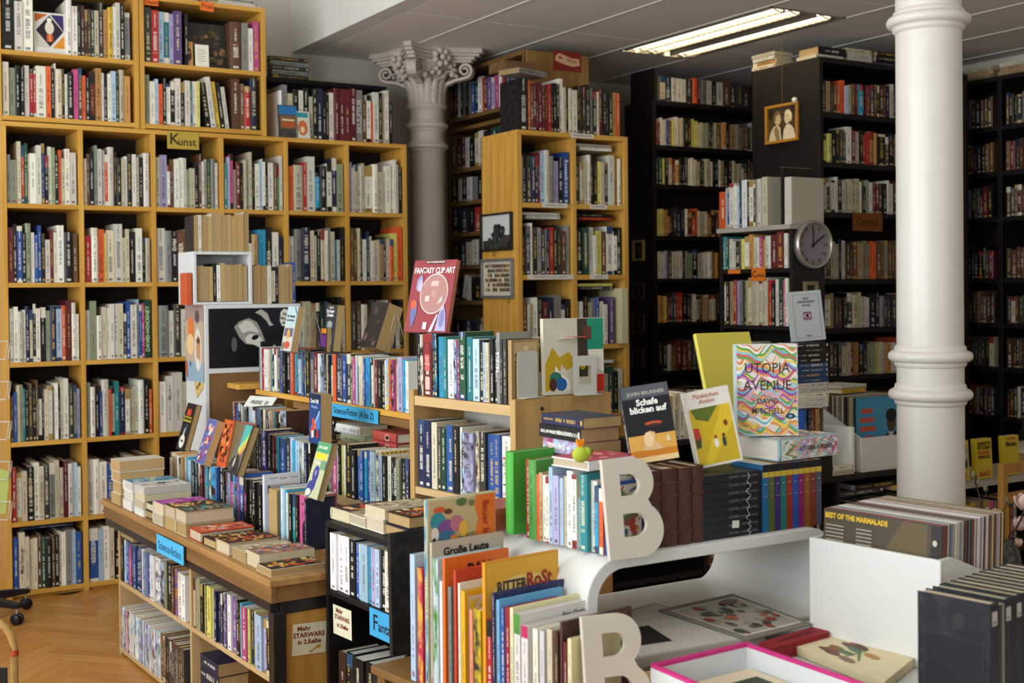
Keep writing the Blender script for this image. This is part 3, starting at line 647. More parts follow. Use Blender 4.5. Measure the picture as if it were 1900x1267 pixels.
# ================================================================== second pine bookcase
NEG = -math.pi/2
P2U, P2V, P2W = 3.575, 5.80, .3645
SH2 = [.04, .42, .82, 1.222, 1.622, 2.024]
bookcase(P2U, 2, P2W, P2V, .40, SH2, 2.425, 'two-column pine bookcase with framed pictures on its side', th=.028)
R2 = {(5, 0): 'W26 k36 d46 n36 n26 R27 l47 W48 a46 L45 k46 b57!', (5, 1): 'd44 C34 C34 W37 k36 k37 Y35 C35 k34 W57 O36 W36',
      (4, 0): 'R45 d46 W37 k46 a46 d46 W26 n36 r46 k47 d45 m45 a46', (4, 1): 'k56 G56! W46 W24 Y45 m45 W57 W35 k46',
      (3, 0): 'm45 C44 W46 d46 R45 n56 a67 W34 k46', (3, 1): 'C34 W35 k46 C45 a35 b46 W45 W34 R24 v46 _8', (2, 1): 'd45 C46 W44 k35 m45 C34 G46 k45 W36', (2, 0): 'k46 W45 C46 m45 k46 d45 W46 T45'}
LIMIT['novel'] = 300
for (rw, c_), tk in R2.items():
    g_ = row('shelved_book', tk, (P2U+c_*P2W+.017, P2V+.012, SH2[rw]), 0, P2W-.034, '%s shelf of two-column pine bookcase, %s column' % (ROWN[rw], COLN[c_]), 'books in the two-column pine bookcase', (.18, .0155), (.18, .25), .98, word='book')
    if (rw, c_) == (5, 0): sp(g_[0], 'Romanik', .034, 'd8dde8', .19, True)
    if (rw, c_) == (4, 1): sp(g_[0], 'DIE RENAISSANCE', .022, 'd9cfae', .15)
for rw, c_, n_, cc in ((5, 1, 2, 'WC'), (4, 0, 2, 'WW'), (4, 1, 2, 'rk'), (2, 1, 1, 'w'), (3, 1, 2, 'dY')):
    for i in range(n_):
        zt = SH2[rw]+(.315 if rw != 2 else .29)+i*.019
        if zt+.02 > SH2[rw]+.37: zt = SH2[rw]+.332+i*.018
        lying('shelved_book', .2, .22+.03*i, .016, cc[i], (P2U+(c_+.5)*P2W-.02*i, P2V+.14, zt), .05*i-.03, '%s book lying %s over the %s shelf row, %s column, two-column bookcase' % (PAL[cc[i]][1], ('lower', 'upper')[i], ROWN[rw], COLN[c_]), parts=False)
pb = book('shelved_book', .042, .32, .23, 'Y', frame((P2U+1.895*P2W, P2V-.03, SH2[3]), 0), 'pale yellow box volume jutting out of the two-column pine bookcase', col=hexc('cfc49a'), style=.01)
pb = row('shelved_book', 'k97 o28 m36 R36 R36 R36 R36 R36 r36 k37 k37 k37 W48 C35 k36 C46 W56 k36 k36 M36 k57 a36 k46 C35 R47 k46 k36 k46 O46 o45', (P2U+.02, P2V+.02, 2.425), 0, .70, 'on top of two-column pine bookcase', 'books on the two-column bookcase top', (.17, .0165), (.18, .24), .98, word='book', hard=True)
lying('shelved_book', .16, .24, .03, 'a', (P2U+.1, P2V+.12, 2.425+.315), .3, 'grey book thrown across the books on the pine bookcase top')
t = MB().box(-.1, .1, -.09, .09, 0, .055).build('wooden_box', wood('old_box_wood', hexc('5f4428'), hexc('876642'), 0), None, (P2U+.08, P2V+.2, 2.425+.345)); tag(t, 'small brown wooden box on the pine bookcase top', 'box')
t['category'] = 'box'
for x, z, w_, words in ((.42, 2.415, .16, 'KUNST DER ANTIKE'), (.23, 2.014, .17, 'ROMANIK  GOTIK'), (.53, 2.014, .12, 'FRÜHE KUNST'), (.2, 1.612, .31, 'RENAISSANCE 14.-16. JH. · BAROCK'), (.53, 1.612, .13, 'BAROCK')):
    o = MB().box(-w_/2, w_/2, 0, .001, -.013, .013).build('shelf_label', ink(hexc('d8d0c4'), .7), bpy.data.objects['bookcase.003'], (x, -.002, z-.002)); text(o, words, .014, T_spineh(0, 0, -.0006), hexc('4a443c'))
# framed pictures on the side of that bookcase
def picture(name, w, h, O, ang, fw_, fc, mount, polys, label, tilt=0., metal=False, cat='picture frame', depth=.018):
    """frame hanging with its face towards local -y, O its centre"""
    t = thing(name, O, label, cat); t.rotation_euler = (0, tilt, ang) if False else (0, 0, ang)
    fm = mat('frame_'+fc, hexc(fc), .35, .1, 12., .5, .6 if metal else 0.)
    b = MB()
    for x0, x1, z0, z1 in ((-w/2, w/2, h/2-fw_, h/2), (-w/2, w/2, -h/2, -h/2+fw_), (-w/2, -w/2+fw_, -h/2+fw_, h/2-fw_), (w/2-fw_, w/2, -h/2+fw_, h/2-fw_)): b.box(x0, x1, -depth, 0, z0, z1)
    b.build('frame', fm, t, None, 0, .002)
    MB().box(-w/2+fw_, w/2-fw_, -.004, -.001, -h/2+fw_, h/2-fw_).build('mount', ink(hexc(mount), .8), t)
    if polys: flat(t, polys, T_spineh(0, 0, -.0046), 'image')
    return t
sx = P2U-.014-.002
rr = random.Random(5)
tree = [(hexc('2a2a28'), rect(-.155, -.095, .155, -.045))] + [(hexc(rr.choice(['1b1b1a', '30302d', '454540'])), oval(rr.uniform(-.035, .07), rr.uniform(-.05, .035), rr.uniform(.015, .03), rr.uniform(.012, .026), 9)) for _ in range(26)] + [(hexc('3c3c38'), oval(rr.uniform(-.15, .15), rr.uniform(-.09, -.03), .022, .014, 8)) for _ in range(24)]
picture('framed_photo', .345, .215, (sx, 6.02, 1.868), NEG, .012, '15130f', 'c9c9c6', tree, 'black framed photo of a tree on the pine bookcase side')
st_ = [(hexc(rr.choice(['7a6248', '5e5138', '9a8a6a', '6d5a4a', '4a4636', 'a07a58'])), rect(-.14+.028*i+.002, -.075+.027*j+.002, -.14+.028*i+.022+rr.uniform(0, .004), -.075+.027*j+.019+rr.uniform(0, .005))) for i in range(10) for j in range(6) if rr.random() < .93]
picture('framed_print', .35, .225, (sx, 6.015, 1.605), NEG, .016, '8f9294', 'cfc6b0', st_, 'silver framed sheet of small stamps on the pine bookcase side', metal=True)
for i, (y_, z_) in enumerate(((6.06, 1.745), (5.9, 1.478))):
    b = MB(); b.lathe([(.0001, 0), (.012, 0), (.012, .006), (.005, .012), (.005, .02), (.0001, .02)], 12, T=Matrix.Translation((sx, y_, z_)) @ Matrix.Rotation(NEG, 4, 'Y')); tag(b.build('wall_peg', mat('brass_peg', hexc('b98a2e'), .4, .1, 5., .5)), 'brass peg below the %s on the pine bookcase side' % ('tree photo', 'stamp sheet')[i], 'peg')
# ================================================================== brown corner bookcase beyond the column
m_brn_x = wood('walnut_board', hexc('5f4220'), hexc('8a6535'), 0, 1., .5); m_brn_z = wood('walnut_upright', hexc('5f4220'), hexc('8a6535'), 2, 1., .5)
m_end = wood('oak_end_panel', hexc('7d5a2c'), hexc('a57f45'), 2, .7, .5)
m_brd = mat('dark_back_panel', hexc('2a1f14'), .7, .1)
zc_ = [1.20, 1.473, 1.704, 1.915, 2.118, 2.332, 2.669]
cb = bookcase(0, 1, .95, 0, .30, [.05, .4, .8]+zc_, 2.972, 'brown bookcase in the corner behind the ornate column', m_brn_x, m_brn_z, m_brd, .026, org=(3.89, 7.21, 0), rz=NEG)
board(cb, 'shelf', .02, .93, .002, .29, 2.575, 2.60, m_brn_x)
board(cb, 'end_panel', .968, .988, .005, .45, 0, 2.965, m_end)
for i, z in enumerate(zc_):
    tk = {6: 'R3 n3 k3 W2 k3 s3 k3 s3 b4 k3 w5 o2 R3 v5 L3 p4 w4 r3 n5 b3 W4 o3', 5: 'm4 k3 R3 W3 k3 C3 W3 k5 G4 G4 G4 R3 T3', 4: 'k4 W2 k3 w3 a3 k3 R4 W3 O3 T3 k3 T3 Y2', 3: 'k4 n4 k3 r3 R5 t4 t3 w3 m3', 2: 'k4 n3 C3 W3 k5 w4 k4 a3 t4', 1: 'k5 W4> k7 w4> R3 m4 o3 r3', 0: 'k4 n4 d5 k4 m4 W3'}[i]
    row('pocket_book', tk, (3.895, 7.19, z), NEG, .91 if i != 1 else .80, '%s shelf up of the brown corner bookcase' % ORD[i], 'books in the brown corner bookcase', (.125, .006) if i < 5 else (.16, .009), (.12, .16), .97, word='book', hard=False)
p = atv(1056, 113, 6.2); o = sign('red_sign', .2, .12, (p[0], 6.218, p[2]), 0, '8c2a20', [], 'red card with a pale curved scroll on the corner bookcase end')
flat(o, [(hexc('e0b48a'), [(-.085, .03), (-.06, .045), (-.02, .035), (.03, .02), (.085, .02), (.09, -.02), (.04, -.03), (-.02, -.02), (-.06, -.01), (-.09, 0)]), (hexc('b8633f'), [(-.07, .025), (-.05, .032), (-.03, .012), (-.06, .008)]), (hexc('c98a5e'), [(-.01, .018), (.07, .006), (.07, -.012), (0, -.002)])], T_spineh(0, 0, -.0006))
# ================================================================== comic shelf with the clock
m_dk = mat('dark_stained_wood', hexc('150f0c'), .5, .25, 7., .35)
m_slab = mat('grey_shelf_edge', hexc('a8a094'), .5)
CMU, CMV0, CMV1 = 4.564, 4.717, 5.285
zs = [.72, 1.03, 1.335, 1.64, 1.868]
t = thing('comic_shelf', (CMU, CMV1, 0), 'dark free-standing shelf of comics with the clock on its end', 'shelf', NEG)
Lc = CMV1-CMV0
for z in zs[:4]: board(t, 'shelf', .02, Lc-.02, .004, .235, z-.022, z, m_dk)
board(t, 'top_board', -.01, Lc-.0, -.012, .235, zs[4]-.025, zs[4], m_slab)
for x in (0, Lc-.02): board(t, 'upright', x, x+.02, 0, .235, 0, zs[4]-.026, m_dk)
board(t, 'back_panel', .02, Lc-.02, .225, .235, 0, zs[4]-.026, m_dk)
def crow(tk, z, desc, H, **kw): return row('comic_book', tk, (CMU+.002, CMV1-.025, z), NEG, Lc-.05, desc, 'comics on the dark shelf', H, (.16, .2), .98, word='volume', **kw)
row('comic_book', 'o84 l25 b25 W56 W36 l35 G27 w67 k36 W57 k26 s27 W47 C67', (CMU-.004, CMV1, zs[4]), NEG, .39, 'on top board of comic shelf', 'comics on the dark shelf', (.15, .0165), (.16, .2), .98, word='volume')
crow('t36 G25 W36 W35 k55 Y35 W46 O46 C35 W36 p25 O24 W56 R67 R67 W36', zs[3], 'shelf of comics above the orange card', (.10, .0135))
crow('W35 k35 T46 r37 L36 a37 k36 s36 C37 C37 C37 C37 C37 C37 r46 k35 W36 G47 p26 W36', zs[2], 'shelf of comics below the orange card', (.19, .0095))
crow('W26 r36 k36 C35 W36 k46 s35 C36 W25 r35 k36 C35 W36 T36', zs[1], 'third shelf of comics', (.16, .009))
for pp, wp in (((1407, 509), 'Comic'), ((1362, 504), '')):
    p = atu(*pp, CMU-.004); sign('shelf_card', .105 if wp else .1, .072 if wp else .022, p, NEG, 'd9701f', [('C', .05, -.03, 0), ('omic', .032, .018, -.005)] if wp else [], 'orange card reading Comic on the dark shelf' if wp else 'narrow orange strip beside the comic card', '1c1208')
p = atv(1497, 375, CMV0+.0); bx = MB().box(-.115, .115, 0, .05, 0, .245).build('slipcase', mat('grey_board_box', hexc('b5a894'), .75, .04, 30.), None, (CMU+.118, CMV0+.002, zs[4]+.0008), 0, .002); tag(bx, 'plain grey slipcase standing at the end of the comic shelf', 'box')
MB().box(-.117, -.115, .0, .05, 0, .245).build('spine', mat('slipcase_edge', hexc('cfc4b0'), .75), bx)
bx = MB().box(-.1, .1, 0, .016, 0, .30).build('black_folder', mat('black_folder_board', hexc('1a1613'), .6), None, (CMU+.11, CMV0+.075, zs[4]+.0008), 0, .002); tag(bx, 'black folder standing behind the grey slipcase', 'folder'); MB().box(-.1, .1, .002, .014, .3, .302).build('pages', ink(hexc('9a8358')), bx)
# wall clock on the end panel
pc = atv(1505, 454, CMV0); ck = thing('wall_clock', (pc[0], CMV0-.001, pc[2]), 'round silver-rimmed clock with grey face, hands near two', 'clock')
Tk = Matrix.Rotation(math.pi/2, 4, 'X')
MB().lathe([(.0001, 0), (.126, 0), (.128, .02), (.124, .034), (.116, .036), (.112, .028), (.112, .01)], 56, T=Tk).build('rim', mat('clock_rim', hexc('b9b2a6'), .3, .05, 5., .5, .7), ck)
MB().lathe([(.0001, .012), (.112, .012)], 48, T=Tk).build('dial', mat('clock_dial', hexc('867c7c'), .6, .03), ck)
mk = MB()
for i in range(12):
    a = i*math.pi/6; mk.box(-.003, .003, .082, .104, .0125, .0135, T=Tk @ Matrix.Rotation(-a, 4, 'Z'))
mk.build('hour_marks', ink(hexc('17130f')), ck)
for nm, a, l, w_ in (('hour_hand', -1.0, .062, .004), ('minute_hand', 0.0, .09, .003)):
    MB().box(-w_, w_, -.018, l if nm == 'minute_hand' else .09, .016, .0175, T=Tk @ Matrix.Rotation(a, 4, 'Z') @ Matrix.Diagonal((1, 1 if nm == 'minute_hand' else .95, 1, 1))).build(nm, ink(hexc('17130f')), ck)
MB().lathe([(.0001, .0185), (.007, .0185), (.007, .014)], 12, T=Tk).build('hub', ink(hexc('17130f')), ck)
pc = atv(1502, 545, CMV0); picture('small_picture', .1, .13, (pc[0], CMV0-.001, pc[2]), 0, .02, '7d6c4c', '3a3226', [], 'small beige framed picture under the clock')
# ================================================================== dark bookcases
def darkcase(u0, v0, W, depth, zl, ztop, label, ang=0., ncol=1):
    return bookcase(0, ncol, W/ncol, 0, depth, zl, ztop, label, m_dk, m_dk, m_brd, .03, org=(u0, v0, 0), rz=ang)
zB = [.1, .42, .718, 1.025, 1.301, 1.583, 1.966, 2.251, 2.535]
zA = [.1, .40, .70, 1.005, 1.319, 1.603, 1.879, 2.210, 2.462, 2.748]
dB = darkcase(5.14, 5.07, 1.24, .56, zB, 2.845, 'tall dark bookcase with the gold framed photo on its side')
dA = darkcase(4.89, 6.28, 1.05, .30, zA[:-1], 2.748, 'dark bookcase standing back between pine case and tall dark case')
dC = darkcase(6.6, 6.1, 2.2, .34, zB, 2.845, 'dark bookcase along the side wall behind the white column', NEG, 2)
PD = 'CCTWWOmmkkkkdRsnGO'
def dbl(tk, seed):
    r = random.Random(seed); out = []
    for t in tk.split():
        out.append(t)
        if t[0] != '_': out.append(r.choice((t[0], r.choice('CkmTdWRO')))+r.choice('34')+str(min(9, max(2, int(t[2])+r.choice((-1, 0, 1))))))
    return ' '.join(out)
def drow(tk, O, ang, L, desc, H, D=(.13, .18), name='novel', seen=None): row(name, tk, O, ang, L, desc, 'books in the dark bookcases', H, D, .975, word='book', seen=seen)
seenB = lambda p: p.x < 5.80
seenC = lambda p: 4.75 < p.y < 5.36
def seenA(p): return p.x < 5.72 and not (p.z < 1.9 and p.x > 5.42)
RBt = {8: 'd46 M35 o45 l34 m35 c45 R46 m36 M46 n46 n37 b46 m34 W35 W34 W33 _9 M46 r45 W35', 7: 'Y43 k56 d36 W58 C46 r35 O57 k76 k37 W36 b25 C25 _8 k66 W57 W46 C45 k36', 6: 'W46 W46 k46 C36 C46 W35 s36 R36 k46 W37 d56 n56 Y47 C36 r36 _2 k45 C46 W46 k36 m46', 5: 'm45 C46 n36 M45 m46 s46 o36 m56 a36 m36 R46 M57 d46 a45 m35 k46 n36 C45', 4: 'W57 d46 k36 C47 W46 k56 a45 n36 m46 C57 d46 W46 n46 k46 C36', 3: 'M46 d36 C45 R36 k46 s46 Y36 C35 W35 o68 a46 m46 M36 k46 d46 n36', 2: 'k46 W45 G35 C45 d46 O36 O45 C45 W45 k36 m46'}
for i in range(8, 1, -1):
    drow(dbl(RBt[i], i), (5.16, 5.08, zB[i]), 0, 1.2, '%s shelf from top of tall dark bookcase' % ORD[8-i], (.13, .010) if i != 5 else (.16, .011), seen=seenB)
RAt = {8: 'r24 W36 b25 Y35 C36 k66 Y36 C25 s35 k35 C35 T36 k35 T45 a35 m36 d46 L36 m35 k46', 7: 'G35 Y25 C45 O45 k25 W45 C35 k25 C66 k25 W35 k56 C35 C45 k46 d36 n46 k36', 6: 'Y45 O35 k25 n35 W35 o35 C35 C35 k46 T76 n26 O35 T35 O45 O45 O35', 5: 'W45 L35 W45 W35 s35 k66 W35 W45 O35 o45 k35 W66 k25 Y35 W35 C35 s35', 4: 'O45 Y35 k35 r27 k46 m36 C35 T35 C45 k36 s35 d36 k46 m45 a36 m45 C35', 3: 'k46 W35 R46 m46 G35 C46 W36 k46 t35 k46 k36 m46 C35', 2: 'k46 C45 d46 m46 T36 k46 C36 s36 k46'}
for i in range(8, 1, -1):
    drow(dbl(RAt[i], 30+i), (4.91, 6.29, zA[i]), 0, 1.0, '%s shelf from top of set-back dark bookcase' % ORD[8-i], (.12, .011), seen=seenA)
drow('C36 n46 W35 W35 W35 d46 o36 R25 a46 C35 k35 W45 m56 d46 d46 M56 k46', (4.98, 6.33, 2.749), 0, .85, 'on top of set-back dark bookcase', (.12, .009))
b = board(dA, 'side_board', .02, .04, .02, .28, 2.75, 2.96, m_dk)
RCt = [rtok(34, 'kkddmmMMCnGakRkdM', random.Random(20+i), (3, 5)) for i in range(9)]
for i in range(8, 1, -1): [drow(RCt[(i+q*3) % 9], (6.605, 6.06-1.1*q, zB[i]), NEG, 1.03, '%s shelf from top of side wall bookcase, bay %s' % (ORD[8-i], ORD[q]), (.13, .010), name='old_book', seen=seenC) for q in (0, 1)]
# piles on the tops
def pile(name, spec, O, ang, where, cat='book', **kw):
    z = O[2]
    for i, (c_, w_, h_, t_, *dx) in enumerate(spec):
        a = dx[1] if len(dx) > 1 else 0.
        lying(name, w_, h_, t_, c_, (O[0]+(dx[0] if dx else 0), O[1], z), ang+a, '%s book, %s from the bottom of %s' % (PAL[c_][1], ORD[i], where), cat, **kw); z += t_+.001
kwp = dict(parts=False, hard=True)
pile('shelf_top_book', (('W', .16, .22, .03), ('k', .16, .22, .045, .02)), (5.28, 5.22, 2.846), 0, 'the first pile on the tall dark bookcase', **kwp)
pile('shelf_top_book', (('W', .15, .2, .03), ('W', .15, .2, .028), ('C', .14, .2, .03)), (5.53, 5.22, 2.846), 0, 'the second pile on the tall dark bookcase', **kwp)
pile('shelf_top_book', (('n', .15, .2, .03), ('k', .15, .2, .035), ('k', .15, .18, .025)), (5.77, 5.22, 2.846), 0, 'the third pile on the tall dark bookcase', **kwp)
pile('shelf_top_book', (('C', .14, .2, .026), ('O', .14, .2, .026, .01), ('W', .14, .19, .022), ('C', .15, .2, .02)), (5.22, 5.55, 2.846), NEG, 'the pile at the tall bookcase back', **kwp)
for i in range(4): pile('shelf_top_book', (('T', .15, .22, .03), ('T', .15, .21, .026, .01), ('C', .15, .2, .024)), (6.72, 5.45-.26*i, 2.846), NEG, '%s pile on side wall bookcase' % ORD[i], **kwp)
# photo with gold frame on the dark side, hung from a thread
pcn = atu(1452, 229, 5.12)
ph = picture('framed_photo', .27, .225, (5.122, pcn[1], pcn[2]), NEG, .016, 'b07a24', '6a5638', [(hexc('4a3a24'), rect(-.115, -.095, .115, .095)), (hexc('2c2114'), oval(-.09, .06, .03, .03, 9)), (hexc('33271a'), oval(.09, .07, .03, .025, 9)), (hexc('cbb890'), [(-.112, -.095), (-.10, -.045), (-.07, -.012), (-.035, -.004), (-.012, -.03), (.004, -.095)]), (hexc('d9c8a2'), [(.002, -.095), (.012, -.04), (.032, -.012), (.06, -.008), (.092, -.035), (.112, -.095)]), (hexc('8a7048'), [(-.07, -.03), (-.05, -.012), (-.03, -.03), (-.02, -.095), (-.05, -.095)]), (hexc('c2a878'), [(-.06, .01), (-.064, .035), (-.05, .062), (-.03, .064), (-.016, .05), (-.012, .034), (-.006, .026), (-.012, .02), (-.012, .008), (-.022, -.004), (-.045, -.006)]), (hexc('7a6038'), [(-.07, .02), (-.072, .05), (-.055, .076), (-.028, .078), (-.014, .06), (-.03, .056), (-.05, .046), (-.054, .02)]), (hexc('d2bc8e'), [(.016, .026), (.022, .034), (.022, .05), (.036, .062), (.056, .058), (.066, .036), (.064, .008), (.044, -.008), (.028, -.002), (.022, .012), (.02, .02)]), (hexc('e4d6b0'), [(.02, .05), (.03, .072), (.06, .076), (.08, .052), (.08, .02), (.068, .0), (.064, .03), (.056, .05), (.036, .052)]), (hexc('2c2114'), [(-.012, -.04), (.0, -.02), (.01, -.045), (.004, -.095), (-.004, -.095)])], 'gold framed sepia photo of two people on the dark side panel')
MB().tube([(0, -.004, .11), (0, -.002, .5)], .0012, 6).build('hanging_thread', ink(hexc('8a6a3a')), ph)
p = atu(1478, 186, 5.12); b = MB(); b.sphere((0, 0, 0), .017, 12, 8); tag(b.build('china_pin', mat('white_china', hexc('e2d8c4'), .3), None, (5.104, p[1], p[2])), 'little white round pin above the gold framed photo', 'pin')
for i, (x_, y_, w_, h_, c_) in enumerate(((1186, 465, .12, .135, 'a08a58'), (1186, 540, .13, .11, '3a3226'), (1186, 600, .13, .13, '3a3226'), (1185, 665, .13, .13, '3a3226'))):
    p = atu(x_, y_, 4.87); picture('small_picture', w_, h_, (4.872, p[1], p[2]), NEG, .016, c_, '1f1a14', [(hexc('4a4030'), oval(0, 0, .02, .03, 10))], ('small gold framed picture on the set-back dark bookcase side', 'dark small picture below the gold one, first down', 'dark small picture below the gold one, second down', 'dark small picture below the gold one, third down')[i])
p = atv(1610, 412, 5.064); sign('shelf_card', .245, .105, p, 0, '7a4416', [('Comics', .06, 0, 0)], 'dark orange card reading Comics on the tall dark bookcase', '2a1808')
p = atu(1389, 275, 5.1); o = lying('shelved_book', .03, .12, .012, 'O', (5.10, 5.62, 1.9), 0, 'x') if False else None
# ================================================================== the science-fiction island
m_top = wood('table_top_wood', hexc('8a6236'), hexc('b98d55'), 0, 1., .45)
m_apron = wood('table_apron_wood', hexc('6b4826'), hexc('8f6a3c'), 0, .8, .5)
m_metal = mat('dark_metal_frame', hexc('221c1b'), .4, .2, 9., .4)
m_ply = wood('plywood_shelf', hexc('b3915e'), hexc('cfb183'), 0, 1., .55); m_plyz = wood('plywood_upright', hexc('b3915e'), hexc('cfb183'), 2, 1., .55)
m_ends = wood('pine_end_board', hexc('a97632'), hexc('c8964c'), 2, 1., .5)
TP = np.array([1.225, 5.42, .66]); TA = math.atan2(3.592-5.42, 1.309-1.225); TL = 1.83
TN = np.array([math.cos(TA+math.pi/2), math.sin(TA+math.pi/2), 0.]); TE = np.array([math.cos(TA), math.sin(TA), 0.])
def tpos(s, y=0., z=0.): q = TP+TE*s+TN*y; return (q[0], q[1], z)
tb = thing('display_table', (TP[0], TP[1], 0), 'low wooden display table covered with stacked science fiction paperbacks', 'table', TA)
TDP = .66
board(tb, 'table_top', -.015, TL, -.005, TDP, .636, .66, m_top, .004)
board(tb, 'apron', 0, TL-.01, .004, .022, .585, .636, m_apron); board(tb, 'apron', TL-.03, TL-.012, .022, TDP, .585, .636, m_apron)
board(tb, 'frame_rail', .01, TL-.03, .008, .04, .555, .585, m_metal); board(tb, 'frame_rail', TL-.05, TL-.02, .04, TDP-.04, .545, .585, m_metal)
for x in (.0, TL-.045):
    for y in (.008 if x else .38, TDP-.05): board(tb, 'leg', x, x+.04, y, y+.04, 0, .585 if y > .1 else .555, m_metal)
# the little bookcase that stands under it
us = thing('low_bookcase', tpos(.048, .05), 'low plywood bookcase pushed under the display table', 'bookcase', TA)
ZL = [.03, .318]; UW = 1.71; mid = .905
for x in (0, mid-.009, UW-.018): board(us, 'upright', x, x+.018, 0, .3, 0, .53, m_plyz)
for a, c in ((.018, mid-.009), (mid+.009, UW-.018)):
    for z in ZL: board(us, 'shelf', a, c, .001, .3, z-.018, z, m_ply)
board(us, 'back_panel', 0, UW, .3, .306, 0, .53, m_ply); board(us, 'plinth', .018, UW-.018, .03, .04, 0, .012, m_ply)
eb = board(tb, 'end_board', TL-.040, TL-.026, .06, TDP-.06, .02, .545, m_ends)
LIMIT['paperback'] = 300; LIMIT['magazine'] = 80
GP = 'paperbacks of the science fiction island'
HP = (.155, .0045)
def prow(name, tk, s, L, z, desc, y=.05, H=HP, D=(.108, .118), **kw):
    kw.setdefault('word', name.replace('_', ' ')); return row(name, tk, tpos(s, y, z), TA, L, desc, GP, H, D, .985, parts=kw.pop('parts', True), **kw)
prow('low_shelf_book', 'k3 l3 b3 v2 p2 k3 b3 n4 b3 W47 L3 b5 w5 w6 l5 s3 k68 m3 O45 W45 w45', .075, .83, ZL[1], 'upper shelf under table, first bay', hard=False, sf=True)
prow('low_shelf_book', 'C3 O3 s58 k4 Y3 k3 Y6 Y5 C2 n3 n3 n3 n3 w3 v3 w5 v6 k3 k3 k3 c2 p7 Y3 n4 Y2 b3 l8 L6 k5 n4', .075+.905, .75, ZL[1], 'upper shelf under table, second bay', hard=False, sf=True)
rr = random.Random(9)
prow('magazine', ' '.join('%s%d6' % (rr.choice('wwWlLWwCp'), rr.choice((2, 2, 3))) for _ in range(34)), .075, .52, ZL[0], 'lower shelf under table, pale run', hard=False, style=.8, setback=(0, .002))
prow('magazine', ' '.join('%s%d6' % (rr.choice('dddkm'), rr.choice((2, 2, 3))) for _ in range(15)), .60, .275, ZL[0], 'lower shelf under table, dark run', hard=False, setback=(0, .002))
def flatstack(name, px_, py_, z, spec, ang, where, inset=.0, hard=None):
    """books lying on a surface: px,py the foot of the corner nearest the camera; spine away from the camera; spec [(colour, width, height, thickness, cover colours)]"""
    p = atz(px_, py_, z); out = []; zz = z
    E_ = np.array([math.cos(ang), math.sin(ang), 0]); N_ = np.array([math.cos(ang+math.pi/2), math.sin(ang+math.pi/2), 0])
    for i, (c_, w_, h_, t_, art_) in enumerate(spec):
        c0 = p+E_*(-w_/2)+N_*(h_/2+RNG.uniform(-.004, .004))
        lab = '%s book%s %s' % (PAL[c_][1], ' with %s,' % art_[0] if art_ else ',', ('%s up in %s' % (ORD[i], where)) if len(spec) > 1 else where)
        o = lying(name, w_, h_, t_, c_, (c0[0], c0[1], zz), ang-math.pi/2+RNG.uniform(-.03, .03), lab, hard=hard, paper=RNG.choice('cct') if c_ != 'w' else 'w', style=.2)
        if art_: flat(o, blobs(w_, h_, art_[1], hash_(where)+i), T_front(t_), 'cover_art')
        zz += t_+.0012; out.append(o)
    return out
def hash_(s): return sum(ord(c)*(i+3) for i, c in enumerate(s)) % 9973
def blobs(w, h, cols, seed, n=44):
    """painted cover: background and many soft-edged shapes of the given colours"""
    r = random.Random(seed); P = [(hexc(cols[0]), rect(.002, .002, w-.002, h-.002), 0)]
    for i in range(n):
        rx, ry = r.uniform(.05, .22)*w*(1-.5*i/n), r.uniform(.025, .13)*h*(1-.5*i/n); cx, cy = r.uniform(rx+.004, w-rx-.004), r.uniform(ry+.004, h-ry-.004); a = r.uniform(-.7, .7); q = []
        for x, y in oval(0, 0, rx, ry, 11):
            k = r.uniform(.6, 1.0); x, y = x*k*math.cos(a)-y*k*math.sin(a), x*k*math.sin(a)+y*k*math.cos(a)
            q.append((min(w-.003, max(.003, cx+x)), min(h-.003, max(.003, cy+y))))
        P.append((hexc(r.choice(cols[1:])), q, .4+i*.03))
    return P
FIRE = ['3a1d12', 'd9822b', 'c0481e', 'e6b95a', '1d1512', 'a83a1a', 'e8d29a']; SEA = ['4b86a8', 'd9c46a', '2f5f80', '9fc0c8', '6d93a0', 'e2d8b0']; GOLD = ['2a1a12', 'd8b052', 'b07a2c', 'e8d48e', 'c23b1c', '14100c']; ORNG = ['c8532f', 'e6a078', 'd8743e', 'b9b0c8', '8f2f22', 'e8c8b0']
TEAL = ['3a4a40', '2f8a86', '9a7a4a', '1f2a2a', 'c8b58a']; MAG = ['a8389a', 'b84aa8', 'c8b0a0', '8f2a86']; WHT = ['dcd8d0', 'bfb8b0', '3a3a3c', 'cfc8c0']; BEI = ['b0a080', 'd8c8a0', '8a7a58', 'cfc2a0', '6a5f48']; VIO = ['8a6a5a', 'd8883e', '5f4a66', 'b8a0a8', 'c85f2f', '3a2f3a']
tw = .115
